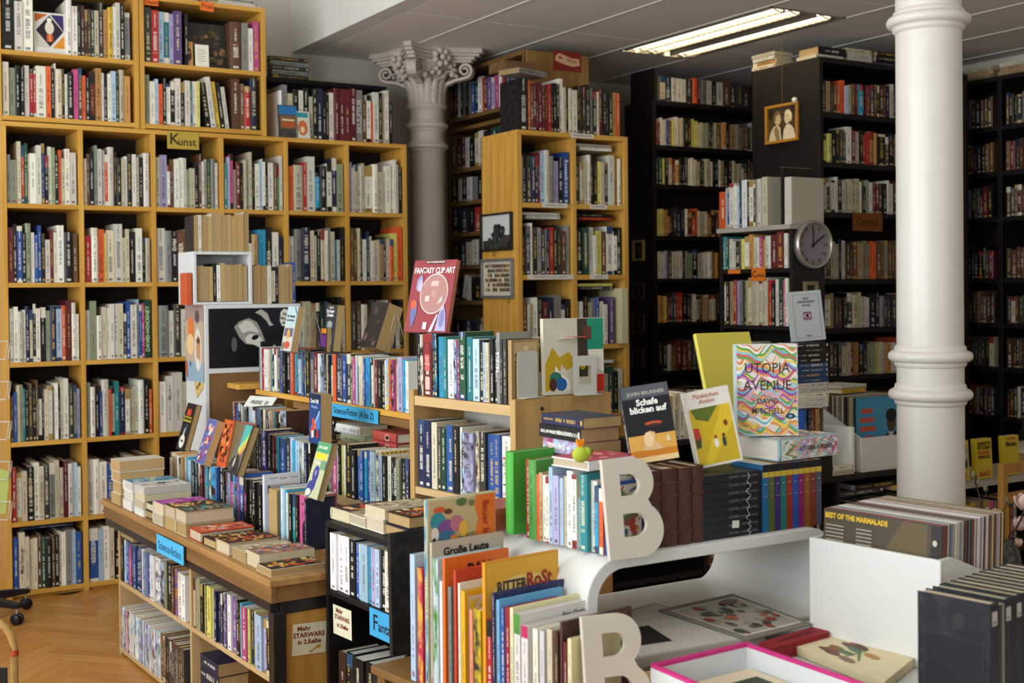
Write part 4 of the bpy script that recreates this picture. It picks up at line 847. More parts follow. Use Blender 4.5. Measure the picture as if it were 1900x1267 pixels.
PBK = [
 ((224, 938), [('W', .12, .19, .045, None)]*4, 'tall stack at the table corner'),
 ((246, 949), [('w', .12, .19, .037, None), ('w', .12, .19, .037, None), ('w', .12, .19, .037, ('a sea and gold cover', SEA))], 'white stack with blue edges'),
 ((266, 960), [('w', .115, .185, .028, None), ('W', .115, .185, .028, None), ('W', .115, .19, .028, None), ('w', .115, .19, .028, ('a plain white cover', WHT))], 'stack with the white cover'),
 ((283, 966), [('k', .10, .16, .03, None), ('k', .10, .16, .03, None)], 'small black-edged pair'),
 ((303, 977), [('W', .115, .185, .04, None), ('C', .115, .185, .04, ('a magenta cover', MAG))], 'stack with the magenta cover'),
 ((324, 988), [('C', .115, .185, .045, None), ('T', .115, .185, .042, ('a dark cover', GOLD))], 'stack behind the teal cover'),
 ((346, 997), [('C', .115, .185, .045, None), ('T', .115, .185, .045, ('a teal cover', TEAL))], 'stack with the teal cover'),
 ((373, 1008), [('r', .125, .2, .036, ('an orange painted cover', ORNG))], 'lying thick beside the teal stack'),
 ((398, 1020), [('k', .11, .18, .03, ('a dark ornate cover', GOLD))], 'half hidden by the dragon book'),
 ((425, 1032), [('T', .118, .185, .042, ('a dark fiery dragon cover', FIRE))], 'lying mid table'),
 ((458, 1046), [('C', .118, .185, .036, ('a pale gold cover', BEI))], 'behind the orange sunset book'),
 ((484, 1057), [('C', .118, .19, .045, ('an orange and violet sunset cover', VIO))], 'lying near the table end'),
 ((504, 1071), [('W', .115, .18, .022, ('a gold and red cover', GOLD))], 'lying last at the table end')]
for (a, c), spec, where in PBK: flatstack('flat_paperback', a, c, .66, spec, TA, where, hard=spec[0][0] in 'rk' or None)
# ---- stepped rack on the table
rk = thing('stepped_rack', (0, 0, 0), 'stepped wooden rack carrying the rows of paperbacks', 'rack')
def sbox(name, s0, s1, y0, y1, z0, z1, m=m_ply, par=rk):
    o = board(par, name, 0, s1-s0, 0, y1-y0, 0, z1-z0, m); o.matrix_world = Matrix.Translation(tpos(s0, y0, z0)) @ Matrix.Rotation(TA, 4, 'Z') @ Matrix.Translation(((s1-s0)/2, (y1-y0)/2, (z1-z0)/2)); return o
S = lambda v: (5.42-v)/abs(TE[1])       # distance along the table for a depth v
def yrow(u, v): q = np.array([u, v, 0])-np.array([TP[0], TP[1], 0]); return float(q @ TE), float(q @ TN)
Y1 = .262; Y2 = .415; Y3 = .545; Y4 = .65
sbox('step', .10, 1.822, Y2-.004, Y2+.13, .78, .80); sbox('step', .10, .72, Y3-.004, Y3+.118, .85, .87)
for s_ in (.10, .9, 1.80): sbox('support', s_, s_+.018, Y2+.01, Y2+.12, .661, .78)
for s_ in (.10, .70): sbox('support', s_, s_+.018, Y3+.01, Y3+.11, .661, .85)
r1 = prow('paperback', 'W3 T4 O3 C3 W2 s3 T3 O3 C2 c39 l3 k4 k3 W2 m3 R3 d3 c4 t2 W2 c6 b2 k6 k2 m3 L3 p3 c3 k3 v3 b58! k4! k3 k3 k3 k3 k3', .075, 1.05, .66, 'front paperback row on the display table', y=Y1, H=(.165, .0035), hard=False, sf=True)
sp(r1[0], 'Ardai', .026, 'e8e4da', .08); sp(r1[1], 'Chanur', .026, 'd85a9c', .09)
k_ = book('tall_book', .018, .215, .14, 'w', frame(tpos(1.142, Y1, .66), TA), 'tall white and grey volume ending the black paperbacks, front row', parts=True, hard=True, style=.01, col=hexc('cfd2d8'), paper='w')
flat(k_, [(hexc('8f8c88'), rect(.02, .2, .05, .203)), (hexc('8f8c88'), rect(.06, .196, .085, .198)), (hexc('8f8c88'), rect(.06, .2, .09, .202)), (hexc('a06a60'), rect(.1, .199, .13, .201))], T_front(.018), 'cover_art')
prow('paperback', 'L37 T9x7', 1.155, .105, .66, 'front row beside the tall white volume', y=Y1, H=(.15, .004), hard=False, paper='t')
r1 = prow('paperback', 'c47 w27 c36 W25 k35 k35 t46 k35 p86! n24', 1.27, .235, .66, 'front row, end of the display table', y=Y1, H=(.158, .0045), hard=False, sf=True)
if r1[0]: flat(r1[0], [(hexc('1c1413'), [(-.001, .0), (.0155, .0), (.0155, .10), (.006, .095), (-.004, .075)]), (hexc('2a2a2c'), rect(-.006, .15, .006, .157))], T_spineh(0, 0, -.0004), 'spine_art')
r2 = prow('paperback', 'd3 m3 M3 k3 k3 k3 s2 n69! m2 d3 k3 R2 k3 c2 k3 b5 d5 l5 c4 l4 W2 l3 n3 k2', .60, .60, .80, 'second paperback row, far half', y=Y2, H=(.162, .0035), hard=False, sf=True)
r2 += prow('paperback', 'a3 p4 W2 k2 Y2 W4 k59 k4 b4 b3 c2 b4 l4 W49! l3 k3 W3 k2 k4! s3 k4 n3', 1.205, .615, .80, 'second paperback row, near half', y=Y2+.075, H=(.162, .0035), hard=False, sf=True)
sbox('step', 1.2, 1.822, Y2+.132, Y2+.20, .78, .80)
if r2[0]: text(r2[0], 'GALAXIES', .018, T_front(r2[0]['_w'], .06, r2[0]['_h']-.014), hexc('b9b48c'))
if r2[1]: flat(r2[1], [(hexc('c8a23a'), rect(.002, .14, .112, r2[1]['_h']-.004))]+[(hexc('6a4a1c'), [(.057, .14), (.004+.018*i, r2[1]['_h']-.006), (.010+.018*i, r2[1]['_h']-.006)]) for i in range(6)], T_front(r2[1]['_w']), 'cover_art'); text(r2[1], 'VIKTOR JEROFEJEW', .0125, T_front(r2[1]['_w'], .057, r2[1]['_h']-.02, .0014), hexc('2a1c0c'), .0003)
if r2[2]: sp(r2[2], 'GOOGOL', .022, 'cfd6d8', .10)
prow('paperback', 'C3 R3 b3 k3 k2 k2 l3 a3 k3 k3 k2 l2 l2 W4 W2 d3 c2 b2 l2 k3 C4 R2 n4 k2 T5 c2 o2 d3 k4 M98', .10, .60, .87, 'third paperback row, before the brown panel', y=Y3, H=(.155, .004), hard=False, sf=True)
# ---- the shelf of paperbacks marked from A to Z
az = thing('long_shelf', tpos(0, 0, 0), 'raised wooden shelf of paperbacks with the blue strip below', 'shelf', TA)
zAZ = 1.105; s0, s1 = .12, 1.55
board(az, 'shelf', s0, s1, Y4-.0, Y4+.13, zAZ-.022, zAZ, m_pine_x); board(az, 'lip', s0+.42, s1, Y4-.004, Y4+.01, zAZ-.052, zAZ-.024, m_apron)
for x in (s0+.02, s1-.05): board(az, 'post', x, x+.03, Y4+.13, Y4+.16, 0, zAZ-.022, m_pine_z)
board(az, 'shelf', .75, s1-.01, Y4-.02, Y4+.13, .935, .955, m_pine_x)
prow('shelf_paperback', 's3 l3 r5 w6 C3 t4 k3 w3 d3 a3 b4 k4 k4! v4 o49 c3 t3 l4 b3 n2 c2 k68 a4 R57 W3 l2 L4 k3 C3 k2 W2 o4 n6 d3 b5 d5 s3 p3 l2 k3 C4 w2 b2 c5 k2 W2 R3 k4 k4 w3 y3 o2 p4 C2 L59 c4 w3', s0+.01, s1-s0-.02, zAZ, 'raised shelf with the blue strip', y=Y4+.003, H=(.165, .004), hard=False, sf=True, word='paperback')
p = tpos(.86+.26, Y4-.012, zAZ-.03); sign('shelf_strip', .40, .05, p, TA, '3fa3d0', [('Science-Fiction (A bis Z)', .034, 0, 0)], 'blue strip reading Science-Fiction A bis Z under the raised shelf', '17364a', .0)
p = tpos(.905, -.009, .600); sign('shelf_strip', .30, .068, p, TA, '4fb0dc', [('Science-fiction', .044, 0, -.004)], 'blue card reading Science fiction on the table apron', '1d5a86')
# lying books under the raised shelf
for i, (c_, s_, t_, w_) in enumerate((('k', .86, .026, .2), ('k', .87, .026, .2), ('k', .86, .022, .19))):
    q = tpos(s_, Y4+.045, .956+i*.028); o = lying('flat_novel', .11, .19, t_, c_, q, TA, 'black book, %s from bottom, lying under the raised shelf' % ORD[i], hard=True)
for i, (c_, t_) in enumerate((('s', .035), ('w', .034))):
    q = tpos(1.12-.04*i, Y4+.045, .956+i*.036); lying('flat_novel', .12, .2, t_, c_, q, TA, ('sage green volume lying below the white one, under raised shelf', 'white volume lying over the green one, under raised shelf')[i], hard=True, style=.2)
for i in range(2):
    q = tpos(1.38, Y4+.04, .956+i*.036); o = lying('flat_novel', .11, .18, .034, 'r', q, TA, 'red ornate volume lying %s under the raised shelf' % ('lower', 'upper')[i], hard=True, col=hexc('a8423a'), style=.01)
    flat(o, [(hexc('d8a090'), oval(0, .06, .012, .02, 12)), (hexc('3a2420'), oval(0, .06, .008, .016, 12))], T_spineh(0, 0, -.007), 'spine_art')
# ---- paperbacks on show, facing the aisle
def show(px_, py_, z, w, h, t, code, label, tilt=.2, turn=0., arts=None, words=(), cat='book', name='display_paperback', **kw):
    p = atz(px_, py_, z); a = NEG+turn; q = p+np.array([math.cos(a), math.sin(a), 0])*w/2
    kw.setdefault('paper', 't'); o = panel_book(name, w, h, t, code, (q[0], q[1], z), a, label, tilt, cat=cat, style=.01, **kw)
    if arts: flat(o, arts, T_front(t), 'cover_art')
    for s, sz, x, y, c, *b in words: text(o, s, sz, T_front(t, x, y, .0016), hexc(c), b[0] if b else .0003, sx=b[1] if len(b) > 1 else 1.)
    return o
zt1 = .66+.183; zt2 = .80+.182; zt4 = zAZ+.187
w_, h_ = .115, .185
show(325, 836, zt1+.0, .12, .21, .028, 'k', 'black paperback with red and yellow title and white skull, aisle side', .28, arts=[(hexc('14110f'), rect(.002, .002, .118, .208), 0), (hexc('d8c23a'), rect(.004, .128, .116, .15)), (hexc('c83a22'), [(.03, .155), (.09, .155), (.085, .185), (.07, .18), (.06, .19), (.05, .18), (.035, .186)]), (hexc('e0dccf'), oval(.06, .04, .036, .03, 18)), (hexc('e0dccf'), [(.05, .06), (.07, .06), (.064, .1), (.058, .1)]), (hexc('3a4a6a'), oval(.08, .1, .014, .02, 9)), (hexc('2a1d1a'), oval(.05, .042, .008, .006, 10)), (hexc('2a1d1a'), oval(.07, .042, .008, .006, 10))], words=[('SONNENKIND', .02, .06, .139, '1c1408', .0006)])
show(360, 862, zt1, w_, h_, .03, 'L', 'paperback with violet and red beast cover tilted in the front row', .34, arts=blobs(w_, h_, ['4f5a9a', '8a6ab0', 'b8443a', 'd8a070', '6a7ab8', 'e0c8b0', '8a3030'], 11, 60))
show(400, 866, zt1, w_, h_, .036, 'o', 'thick paperback with orange cover beside the violet beast one', .22, arts=blobs(w_, h_, ['c85a2a', '1d1412', 'e08a4a', '8a2f1a'], 12, 40))
show(418, 881, zt1, .118, .195, .03, 'd', 'paperback with rainbow over dark rocks cover in the front row', .36, arts=[(hexc('6a6458'), rect(.002, .002, .116, .193), 0), (hexc('4fa8a0'), [(.04, .193), (.116, .193), (.116, .15), (.05, .10)]), (hexc('a8c86a'), [(.116, .165), (.116, .13), (.06, .075), (.045, .10)]), (hexc('e0a04a'), [(.116, .14), (.116, .11), (.07, .06), (.056, .082)]), (hexc('2a2725'), [(.002, .002), (.116, .002), (.1, .05), (.07, .085), (.05, .06), (.03, .07), (.002, .03)]), (hexc('b8b09a'), oval(.05, .045, .01, .02, 9)), (hexc('4a4440'), oval(.03, .02, .02, .012, 9))])
show(563, 924, zt1, w_, .19, .024, 's', 'green and white paperback with blue machine cover in the front row', .3, arts=[(hexc('b9bc94'), rect(.002, .002, .113, .188), 0), (hexc('4f9a6a'), rect(.002, .155, .113, .188)), (hexc('d9c832'), rect(.012, .132, .1, .152)), (hexc('3a3f86'), oval(.05, .08, .024, .03, 12)), (hexc('3a3f86'), oval(.03, .03, .026, .028, 11)), (hexc('3a3f86'), oval(.055, .055, .014, .03, 10)), (hexc('8a8ac0'), oval(.05, .085, .008, .01, 9)), (hexc('e8e4cc'), oval(.028, .018, .02, .012, 9)), (hexc('6f9a78'), rect(.07, .1, .113, .13))], words=[('JACK GABET', .013, .057, .172, 'eeead8', .0005), ('NUR DER TRÄUMER', .0085, .057, .118, 'f2eee0', .0003)])
show(573, 821, zt2, .11, .183, .045, 'b', 'thick blue paperback with red cubes cover above second row', .02, arts=[(hexc('1f3f78'), rect(.002, .002, .108, .181), 0), (hexc('3f78b8'), [(.108, .12), (.108, .06), (.03, .03), (.01, .05), (.06, .09)]), (hexc('a8c8e0'), [(.1, .125), (.106, .12), (.05, .055), (.045, .06)]), (hexc('10203f'), rect(.002, .15, .108, .181))]+[(hexc(c), [(x, y), (x+.024, y+.006), (x+.022, y+.032), (x-.002, y+.026)]) for c, x, y in (('c8402a', .02, .03), ('d85a3a', .05, .045), ('b8341f', .07, .02), ('d04a30', .035, .062), ('2a2a30', .055, .024), ('d8d0c8', .03, .018))], words=[('Carol Hill', .02, .055, .155, 'f2efe6', .0005), ('Amanda', .018, .055, .135, '8fa8d8', .0004)])
show(520, 653, zt4, .115, .185, .028, 'l', 'pale blue paperback with city ruin cover on the raised shelf', .2, arts=[(hexc('b8d0d0'), rect(.002, .002, .113, .183), 0), (hexc('cfc8b8'), rect(.002, .002, .113, .1)), (hexc('6a6280'), rect(.01, .06, .105, .095)), (hexc('d8a04a'), oval(.058, .07, .018, .022, 12)), (hexc('c8584a'), oval(.06, .025, .035, .016, 12)), (hexc('7a7a58'), oval(.02, .02, .016, .018, 9)), (hexc('2f6f9a'), [(.08, .183), (.09, .183), (.113, .158), (.113, .15)])], words=[('Der Untergang', .014, .055, .145, '2a3438', .0004), ('der Stadt Passau', .0125, .055, .128, '2a3438', .0004)])
show(597, 652, zt4, .115, .19, .034, 'd', 'dark paperback with winged creature cover on the raised shelf', .12, arts=[(hexc('33363c'), rect(.002, .002, .113, .188), 0), (hexc('8fa8c0'), [(.03, .12), (.08, .12), (.09, .03), (.05, .01), (.02, .04)]), (hexc('d8e0e0'), [(.05, .1), (.075, .09), (.07, .03), (.05, .04)]), (hexc('c8a84a'), rect(.05, .09, .06, .125)), (hexc('5f7a9a'), oval(.03, .05, .016, .03, 9))], words=[('H. BEYER', .012, .06, .178, 'd8d4c8'), ('Die Feuer-\nSchneise', .019, .055, .155, 'f2efe6', .0006)])
show(588, 652, zt4, .10, .10, .02, 'k', 'small black and purple book behind the winged creature paperback', .05, arts=[(hexc('6a2f7a'), rect(.03, .02, .095, .07)), (hexc('d88a2a'), rect(.04, .075, .095, .095))])
show(664, 655, zt4, .12, .19, .07, 'd', 'very thick tan-edged paperback tilted back on the raised shelf', .36, paper='t', turn=.12, arts=blobs(.12, .19, ['2a2220', '4a3a36', '6a4a4a'], 15, 8))
# wire stands behind two of them
def wire_stand(px_, py_, z, label):
    p = atz(px_, py_, z); b = MB(); t_ = .0012
    for y in (-.03, .03): b.tube([(-.05, y, .002), (.03, y, .002), (.065, y*.3, .16)], t_, 6); b.tube([(.03, y, .002), (.10, y, .002), (.065, y*.3, .16)], t_, 6)
    b.tube([(-.05, -.03, .002), (-.05, .03, .002)], t_, 6)
    tag(b.build('wire_stand', mat('grey_wire', hexc('8a8880'), .3, .1, 5., .5, .8), None, tuple(p), 0), label, 'stand')
wire_stand(708, 657, zt4+.001, 'thin wire book stand behind the thick tan-edged paperback'); wire_stand(556, 654, zt4+.001, 'thin wire book stand behind the pale blue paperback')
p = tpos(.30, Y3+.05, .87+.19); s_ = sign('folded_card', .17, .07, p, TA+.35, 'dcd9d0', [('PREISE  SF', .026, 0, 0)], 'white folded paper card with handwriting on the third row', '2a2a2a', .75)
lying('flat_novel', .11, .18, .026, 'p', (atz(399, 779, 1.0)[0]+.06, atz(399, 779, 1.0)[1]-.04, .955), -.0, 'pink thick paperback lying below the brown panel', col=hexc('c97a72'), hard=False)
q_ = bpy.data.objects['flat_novel.009'] if 'flat_novel.009' in bpy.data.objects else None
# ---- white case whose brown back turns towards the camera, with the poster
WV = 5.50; wu0 = 1.705; wu1 = 2.165; WT = 1.485
m_wh = mat('white_laminate', hexc('d3d4d2'), .45, .03, 4., .4); m_cork = mat('brown_hardboard', hexc('7d5a36'), .8, .08, 40.)
wc = thing('white_bookcase', (wu0, WV, 0), 'white bookcase turned backwards, its brown back covered by a poster', 'bookcase')
board(wc, 'side_panel', 0, .018, 0, .3, 0, WT, m_wh); board(wc, 'side_panel', wu1-wu0-.018, wu1-wu0, 0, .3, 0, WT, m_wh)
board(wc, 'top_board', .018, wu1-wu0-.018, 0, .3, WT-.018, WT, m_wh); board(wc, 'rail', .018, wu1-wu0-.018, -.001, .017, 1.172, 1.195, m_wh)
board(wc, 'back_panel', .018, wu1-wu0-.018, .004, .01, 0, WT-.018, m_cork)
for z in (.3, .7, 1.17): board(wc, 'shelf', .018, wu1-wu0-.018, .01, .29, z-.018, z, m_wh)
po = MB().box(-.215, .215, 0, .001, -.135, .135).build('poster', ink(hexc('0d0c10')), None, (wu0+.235, WV-.004, 1.332)); tag(po, 'black poster with a pale robot-like profile and speech bubble', 'poster')
flat(po, [(hexc('14161f'), rect(.02, .03, .2, .13)), (hexc('8f8d88'), [(-.10, .05), (-.075, .075), (-.03, .09), (.01, .07), (.03, .03), (.045, -.01), (.055, -.035), (.045, -.06), (.02, -.05), (-.005, -.035), (-.045, -.03), (-.075, .0)]), (hexc('c9c6bd'), [(-.08, .055), (-.05, .078), (-.02, .075), (.01, .04), (.02, .02), (-.03, .03), (-.06, .02)]), (hexc('cfccc2'), [(-.05, -.005), (-.03, .015), (.01, .015), (.03, -.005), (.045, -.035), (.035, -.052), (-.01, -.032), (-.04, -.026)]), (hexc('0d0c10'), oval(.0, .0, .018, .011, 14, rot=.4)), (hexc('a8a59c'), [(.0, .115), (.03, .13), (.06, .11), (.075, .07), (.09, .055), (.07, .05), (.055, .075), (.03, .1)]), (hexc('55545a'), oval(-.1, -.03, .014, .035, 12)), (hexc('dcd8cc'), [(.12, .075), (.125, .115), (.14, .13), (.2, .115), (.212, .09), (.212, .03), (.17, .045), (.13, .05)])], T_spineh(0, 0, -.0006))
for i, s_ in enumerate(('Die besten', 'Science Fiction &', 'aller Zeiten')): text(po, s_, .016, T_spineh(.168, .1-.021*i, -.0045) @ Matrix.Rotation(-.22, 4, 'Z'), hexc('3a3836'), .0004)
ap = MB().box(-.14, .14, 0, .001, -.18, .18).build('poster', ink(hexc('b9a58f')), None, (wu0-.003, WV+.152, 1.31), NEG); tag(ap, 'painted space traveller poster on the white case side', 'poster')
flat(ap, [(hexc('a08a80'), rect(-.14, .1, .14, .18)), (hexc('d8763a'), oval(-.05, .06, .05, .06, 14)), (hexc('e8c08a'), oval(-.06, -.01, .06, .05, 14)), (hexc('8fa8b8'), rect(-.14, -.18, .14, -.09)), (hexc('d6d0c8'), oval(.06, -.03, .055, .1, 18)), (hexc('c08a5a'), oval(.065, -.03, .032, .065, 16)), (hexc('6a3f28'), oval(.065, .01, .03, .014, 12)), (hexc('e2ddd4'), oval(.06, -.1, .018, .03, 12)), (hexc('4a6a72'), oval(-.06, -.1, .012, .012, 10)), (hexc('b8502f'), [(-.14, -.08), (-.11, -.1), (-.1, -.16), (-.12, -.17), (-.14, -.12)]), (hexc('5a4a4a'), oval(.05, .12, .03, .03, 9))], T_spineh(0, 0, -.0006))
p = atu(370, 715, wu0); sign('note', .115, .075, (wu0-.004, p[1], p[2]), NEG, 'c8ad6a', [('Sonder', .026, 0, 0)], 'yellow handwritten note on the white case side', '3a2c14', roll=-.5, cat='note')
# books with their page edges out, on and above the white case
zbx = float(atv(420, 467, WV)[2])
bx = thing('shelf_box', (1.66, WV+.01, WT+.001), 'white open box shelf full of tan page edges', 'shelf box')
bw = .275; bh = zbx-WT
for x in (0, bw-.014): board(bx, 'side_panel', x, x+.014, 0, .24, 0, bh-.014, m_wh)
board(bx, 'top_board', 0, bw, 0, .24, bh-.014, bh, m_wh); board(bx, 'back_panel', .014, bw-.014, .232, .24, .012, bh-.014, m_wh); board(bx, 'bottom_board', .014, bw-.014, 0, .232, 0, .012, m_wh)
GT = 'books with page edges to the room'
def trow(tk, u, L, z, desc, H): return row('turned_book', tk, (u, WV+.018, z), 0, L, desc, GT, H, (.12, .15), .98, paper='t', hard=False, parts=True, word='book with page edges out', setback=(0, .004))
trow('C5x6 C4x7 T4x7 k3 w3 T4x7 C5x6 T5x7 T4x7 C4x6', 1.678, .24, WT+.015, 'in white box shelf', (.14, .006))
trow('k45x6 W35 T5x7 C4x6 W4x7 T5x5 T5x5 T4x5 T5x4 O6x8 C5x7', 1.665, .265, zbx+.001, 'above white box shelf', (.13, .008))
trow('T4x6 T4x6 k6x7 W4 C4 k3 C5x7 T5x6 C4x5 b3', 1.94, .215, WT+.001, 'beside white box shelf', (.14, .008))
o = book('flat_novel', .02, .145, .11, 'o', frame((1.635, WV+.02, WT-.14), 0), 'orange book wedged at the white case side', style=.01); o.location.z = WT+.0009; o.location.x = 1.643
pn = panel_book('display_paperback', .115, .185, .02, 'k', (1.99, WV-.12, 1.13), 0, 'black novel with pale bird cover in front of the poster', .03, style=.01)
flat(pn, [(hexc('12100f'), rect(.002, .002, .113, .183), 0), (hexc('c8c49c'), [(.03, .13), (.045, .145), (.055, .168), (.065, .165), (.06, .14), (.05, .128)]), (hexc('8a8a80'), [(.002, .11), (.03, .135), (.035, .13), (.002, .09)])], T_front(.02), 'cover_art')
text(pn, 'Douglas Adams', .013, T_front(.02, .06, .11, .0014), hexc('d8d4c4'), .0004); text(pn, 'DER\nLANGE DUNKLE\nFÜNFUHRTEE', .011, T_front(.02, .057, .075, .0014), hexc('9a7a5a'), .0002)
sb_ = board(wc, 'ledge', .1, .44, -.16, -.002, 1.105, 1.128, m_pine_x)
# ================================================================== double-sided wooden case in the middle of the island
CP = np.array([1.75, 3.507]); CA = math.atan2(3.02-3.507, 1.82-1.75); CLn = .505
CN = np.array([math.cos(CA+math.pi/2), math.sin(CA+math.pi/2)]); CE = np.array([math.cos(CA), math.sin(CA)])
def cpos(s, y=0., z=0.): q = CP+CE*s+CN*y; return (q[0], q[1], z)
m_lt = wood('maple_shelf', hexc('b99562'), hexc('d3b285'), 0, 1., .5); m_ltz = wood('maple_upright', hexc('a8824c'), hexc('c9a36a'), 2, .8, .5)
cc = thing('double_bookcase', (CP[0], CP[1], 0), 'light wooden double-sided bookcase with fantasy paperbacks, in mid island', 'bookcase', CA)
for x in (-.012, CLn-.012): board(cc, 'upright', x, x+.024, 0, .38, 0, 1.226, m_ltz)
for z, zz in ((1.208, .03), (.92, .022), (.60, .022)): board(cc, 'shelf', .012, CLn-.012, .003, .38, z-zz, z, m_lt)
board(cc, 'divider', .012, CLn-.012, .20, .208, .05, 1.17, mat('grey_white_board', hexc('b8b2a6'), .7))
MB().lathe([(.0001, 0), (.006, 0), (.006, .002), (.0001, .003)], 12, T=Matrix.Translation((CLn+.0125, .1, 1.195)) @ Matrix.Rotation(math.pi/2, 4, 'Y')).build('screw', m_metal, cc)
GF = 'paperbacks in the double-sided bookcase'
def crw(tk, s, L, z, desc, H, **kw): return row('fantasy_paperback', tk, cpos(s, .006, z), CA, L, desc, GF, H, (.108, .125), .985, parts=True, hard=False, word='paperback', sf=True, **kw)
f1 = crw('k37 k37 R97! k37 k37 c5 t3 w6 l3 v4 G69 t5 l6 k4 l2 C3 k3 k3 a39! d2 d3', .015, .455, 1.209, 'top of double-sided bookcase', (.155, .006))
f2 = crw('n67 n67 C56 d35 G45 b76 k56 W26 k35 L85 d55 d55 b65 b55 w75!', .018, .465, .921, 'middle shelf of double-sided bookcase', (.16, .0075))
if f1[0]: flat(f1[0], [(hexc('e0b0a0'), rect(-.012, .02, .012, .06)), (hexc('8a2a34'), rect(-.013, .13, .013, .165)), (hexc('c8605a'), rect(-.013, .08, .013, .13))], T_spineh(0, 0, -.0004), 'spine_art'); text(f1[0], 'Eine\nim\nWind', .011, T_spineh(0, .11, -.0012), hexc('f0dcd0'))
sp(f1[1], 'TECKLA', .017, 'f2efe8', .12)
if f2[0]: flat(f2[0], [(hexc('c8a8c0'), rect(-.016, .02, .016, .03)), (hexc('c05a80'), rect(-.016, .125, .016, .133)), (hexc('8a1f2a'), rect(-.016, .05, .016, .054))], T_spineh(0, 0, -.0004), 'spine_art'); text(f2[0], 'DAVE\nDUNCAN', .0085, T_spineh(0, .112, -.0012), hexc('4a1f28')); text(f2[0], 'Das Juwel', .006, T_spineh(0, .085, -.0012), hexc('4a1f28'))
# its last top book turned to the camera and the metal bookends
pn = panel_book('display_paperback', .115, .185, .014, 'O', (cpos(.482, .07)[0], cpos(.482, .07)[1], 1.209), CA+math.pi/2+.1, 'tan paperback titled Die Mauer der Schlangen ending the top row', 0., style=.01, col=hexc('a08252'))
flat(pn, [(hexc('c2a678'), rect(.01, .01, .105, .178)), (hexc('8a4a2a'), [(.012, .01), (.016, .01), (.016, .12), (.1, .12), (.1, .01), (.104, .01), (.104, .124), (.012, .124)]), (hexc('d8c49a'), oval(.058, .16, .012, .008, 12))], T_front(.014), 'cover_art'); text(pn, 'DIE MAUER DER\nSCHLANGEN', .0125, T_front(.014, .058, .135, .0014), hexc('2a1a10'), .0005)
m_be = mat('bookend_enamel', hexc('c4c0b6'), .4, .03, 4., .4)
def rounded(w, h, r, n=6):
    P = []
    for cx, cy, a in ((w/2-r, h-r, 0), (-w/2+r, h-r, math.pi/2)):
        P += [(cx+r*math.cos(a+math.pi/2*i/n), cy+r*math.sin(a+math.pi/2*i/n)) for i in range(n+1)]
    return P+[(-w/2, 0), (w/2, 0)]
def plate(outer, holes, th):
    """flat plate with holes, in the xz plane, thickness along y"""
    from mathutils.geometry import tessellate_polygon
    loops = [outer]+holes; P = [p for l in loops for p in l]; n = len(P)
    tris = tessellate_polygon([[Vector((p[0], p[1], 0)) for p in l] for l in loops])
    fs = [tuple(t) for t in tris]+[tuple(i+n for i in reversed(t)) for t in tris]; k = 0
    for l in loops:
        m = len(l); fs += [(k+i, k+(i+1) % m, n+k+(i+1) % m, n+k+i) for i in range(m)]; k += m
    me = bpy.data.meshes.new('plate'); me.from_pydata([(p[0], 0, p[1]) for p in P]+[(p[0], th, p[1]) for p in P], [], fs)
    bm = bmesh.new(); bm.from_mesh(me); bmesh.ops.recalc_face_normals(bm, faces=bm.faces[:]); bm.to_mesh(me); bm.free(); return me
def bookend(O, ang, w, h, hole, label):
    t = thing('bookend', O, label, 'bookend', ang)
    me = plate(rounded(w, h, .012), hole, .0015); me.materials.append(m_be); link('upright_plate', me, t)
    MB().box(-w/2, w/2, -.03, 0, 0, .0012).build('foot_plate', m_be, t)
q = cpos(.500, .065, 1.2275); bookend((cpos(.482, .07)[0]+.002, cpos(.482, .07)[1]-.0085, 1.2275), CA+math.pi/2+.1, .085, .135, [], 'plain grey metal bookend against the tan paperback')
# picture book and frame bookend further along the same top
pbu = float(atv(1013, 736, 3.02)[0])
pn = panel_book('display_picture_book', .215, .225, .016, 'C', (pbu+.112, 3.035, 1.228), .0, 'picture book with yellow and green comic landscape, mid island', .02, hard=True, style=.01, col=hexc('cfc6b0'))
flat(pn, [(hexc('c9c2ae'), rect(.002, .002, .12, .223)), (hexc('b8941f'), [(.004, .01), (.004, .09), (.03, .14), (.055, .11), (.075, .12), (.09, .125), (.1, .11), (.1, .08), (.08, .07), (.06, .09), (.05, .02)]), (hexc('e2ddd0'), [(.03, .02), (.04, .085), (.06, .06), (.09, .04), (.09, .01)]), (hexc('2f6f5a'), oval(.04, .05, .022, .018, 10)), (hexc('1f5a9a'), oval(.06, .03, .02, .02, 9)), (hexc('4a2a20'), oval(.03, .03, .014, .02, 9)), (hexc('3a332a'), rect(.12, .05, .155, .223)), (hexc('1f8a6a'), rect(.155, .13, .213, .223)), (hexc('5f3a2a'), rect(.14, .16, .17, .2)), (hexc('e0dac8'), [(.155, .13), (.213, .13), (.213, .06), (.17, .08)]), (hexc('b8301f'), rect(.18, .003, .213, .055)), (hexc('c8a832'), oval(.136, .09, .014, .02, 10))], T_front(.016), 'cover_art')
bookend((pbu+.135, 3.012, 1.228), 0., .082, .115, [[(.022, .03), (-.022, .03), (-.022, .085), (.022, .085)]], 'grey bookend with a rectangular hole before the comic picture book')
for i, (c_, x_) in enumerate((('k', .0), ('G', .02), ('C', .036))):
    book('tall_book', .014, .215, .17, c_, frame((pbu-.012+.0*x_, 3.06+.02*i, 1.228), NEG), '%s thin volume, %s behind the comic picture book' % (PAL[c_][1], ORD[i]), hard=False) if False else None
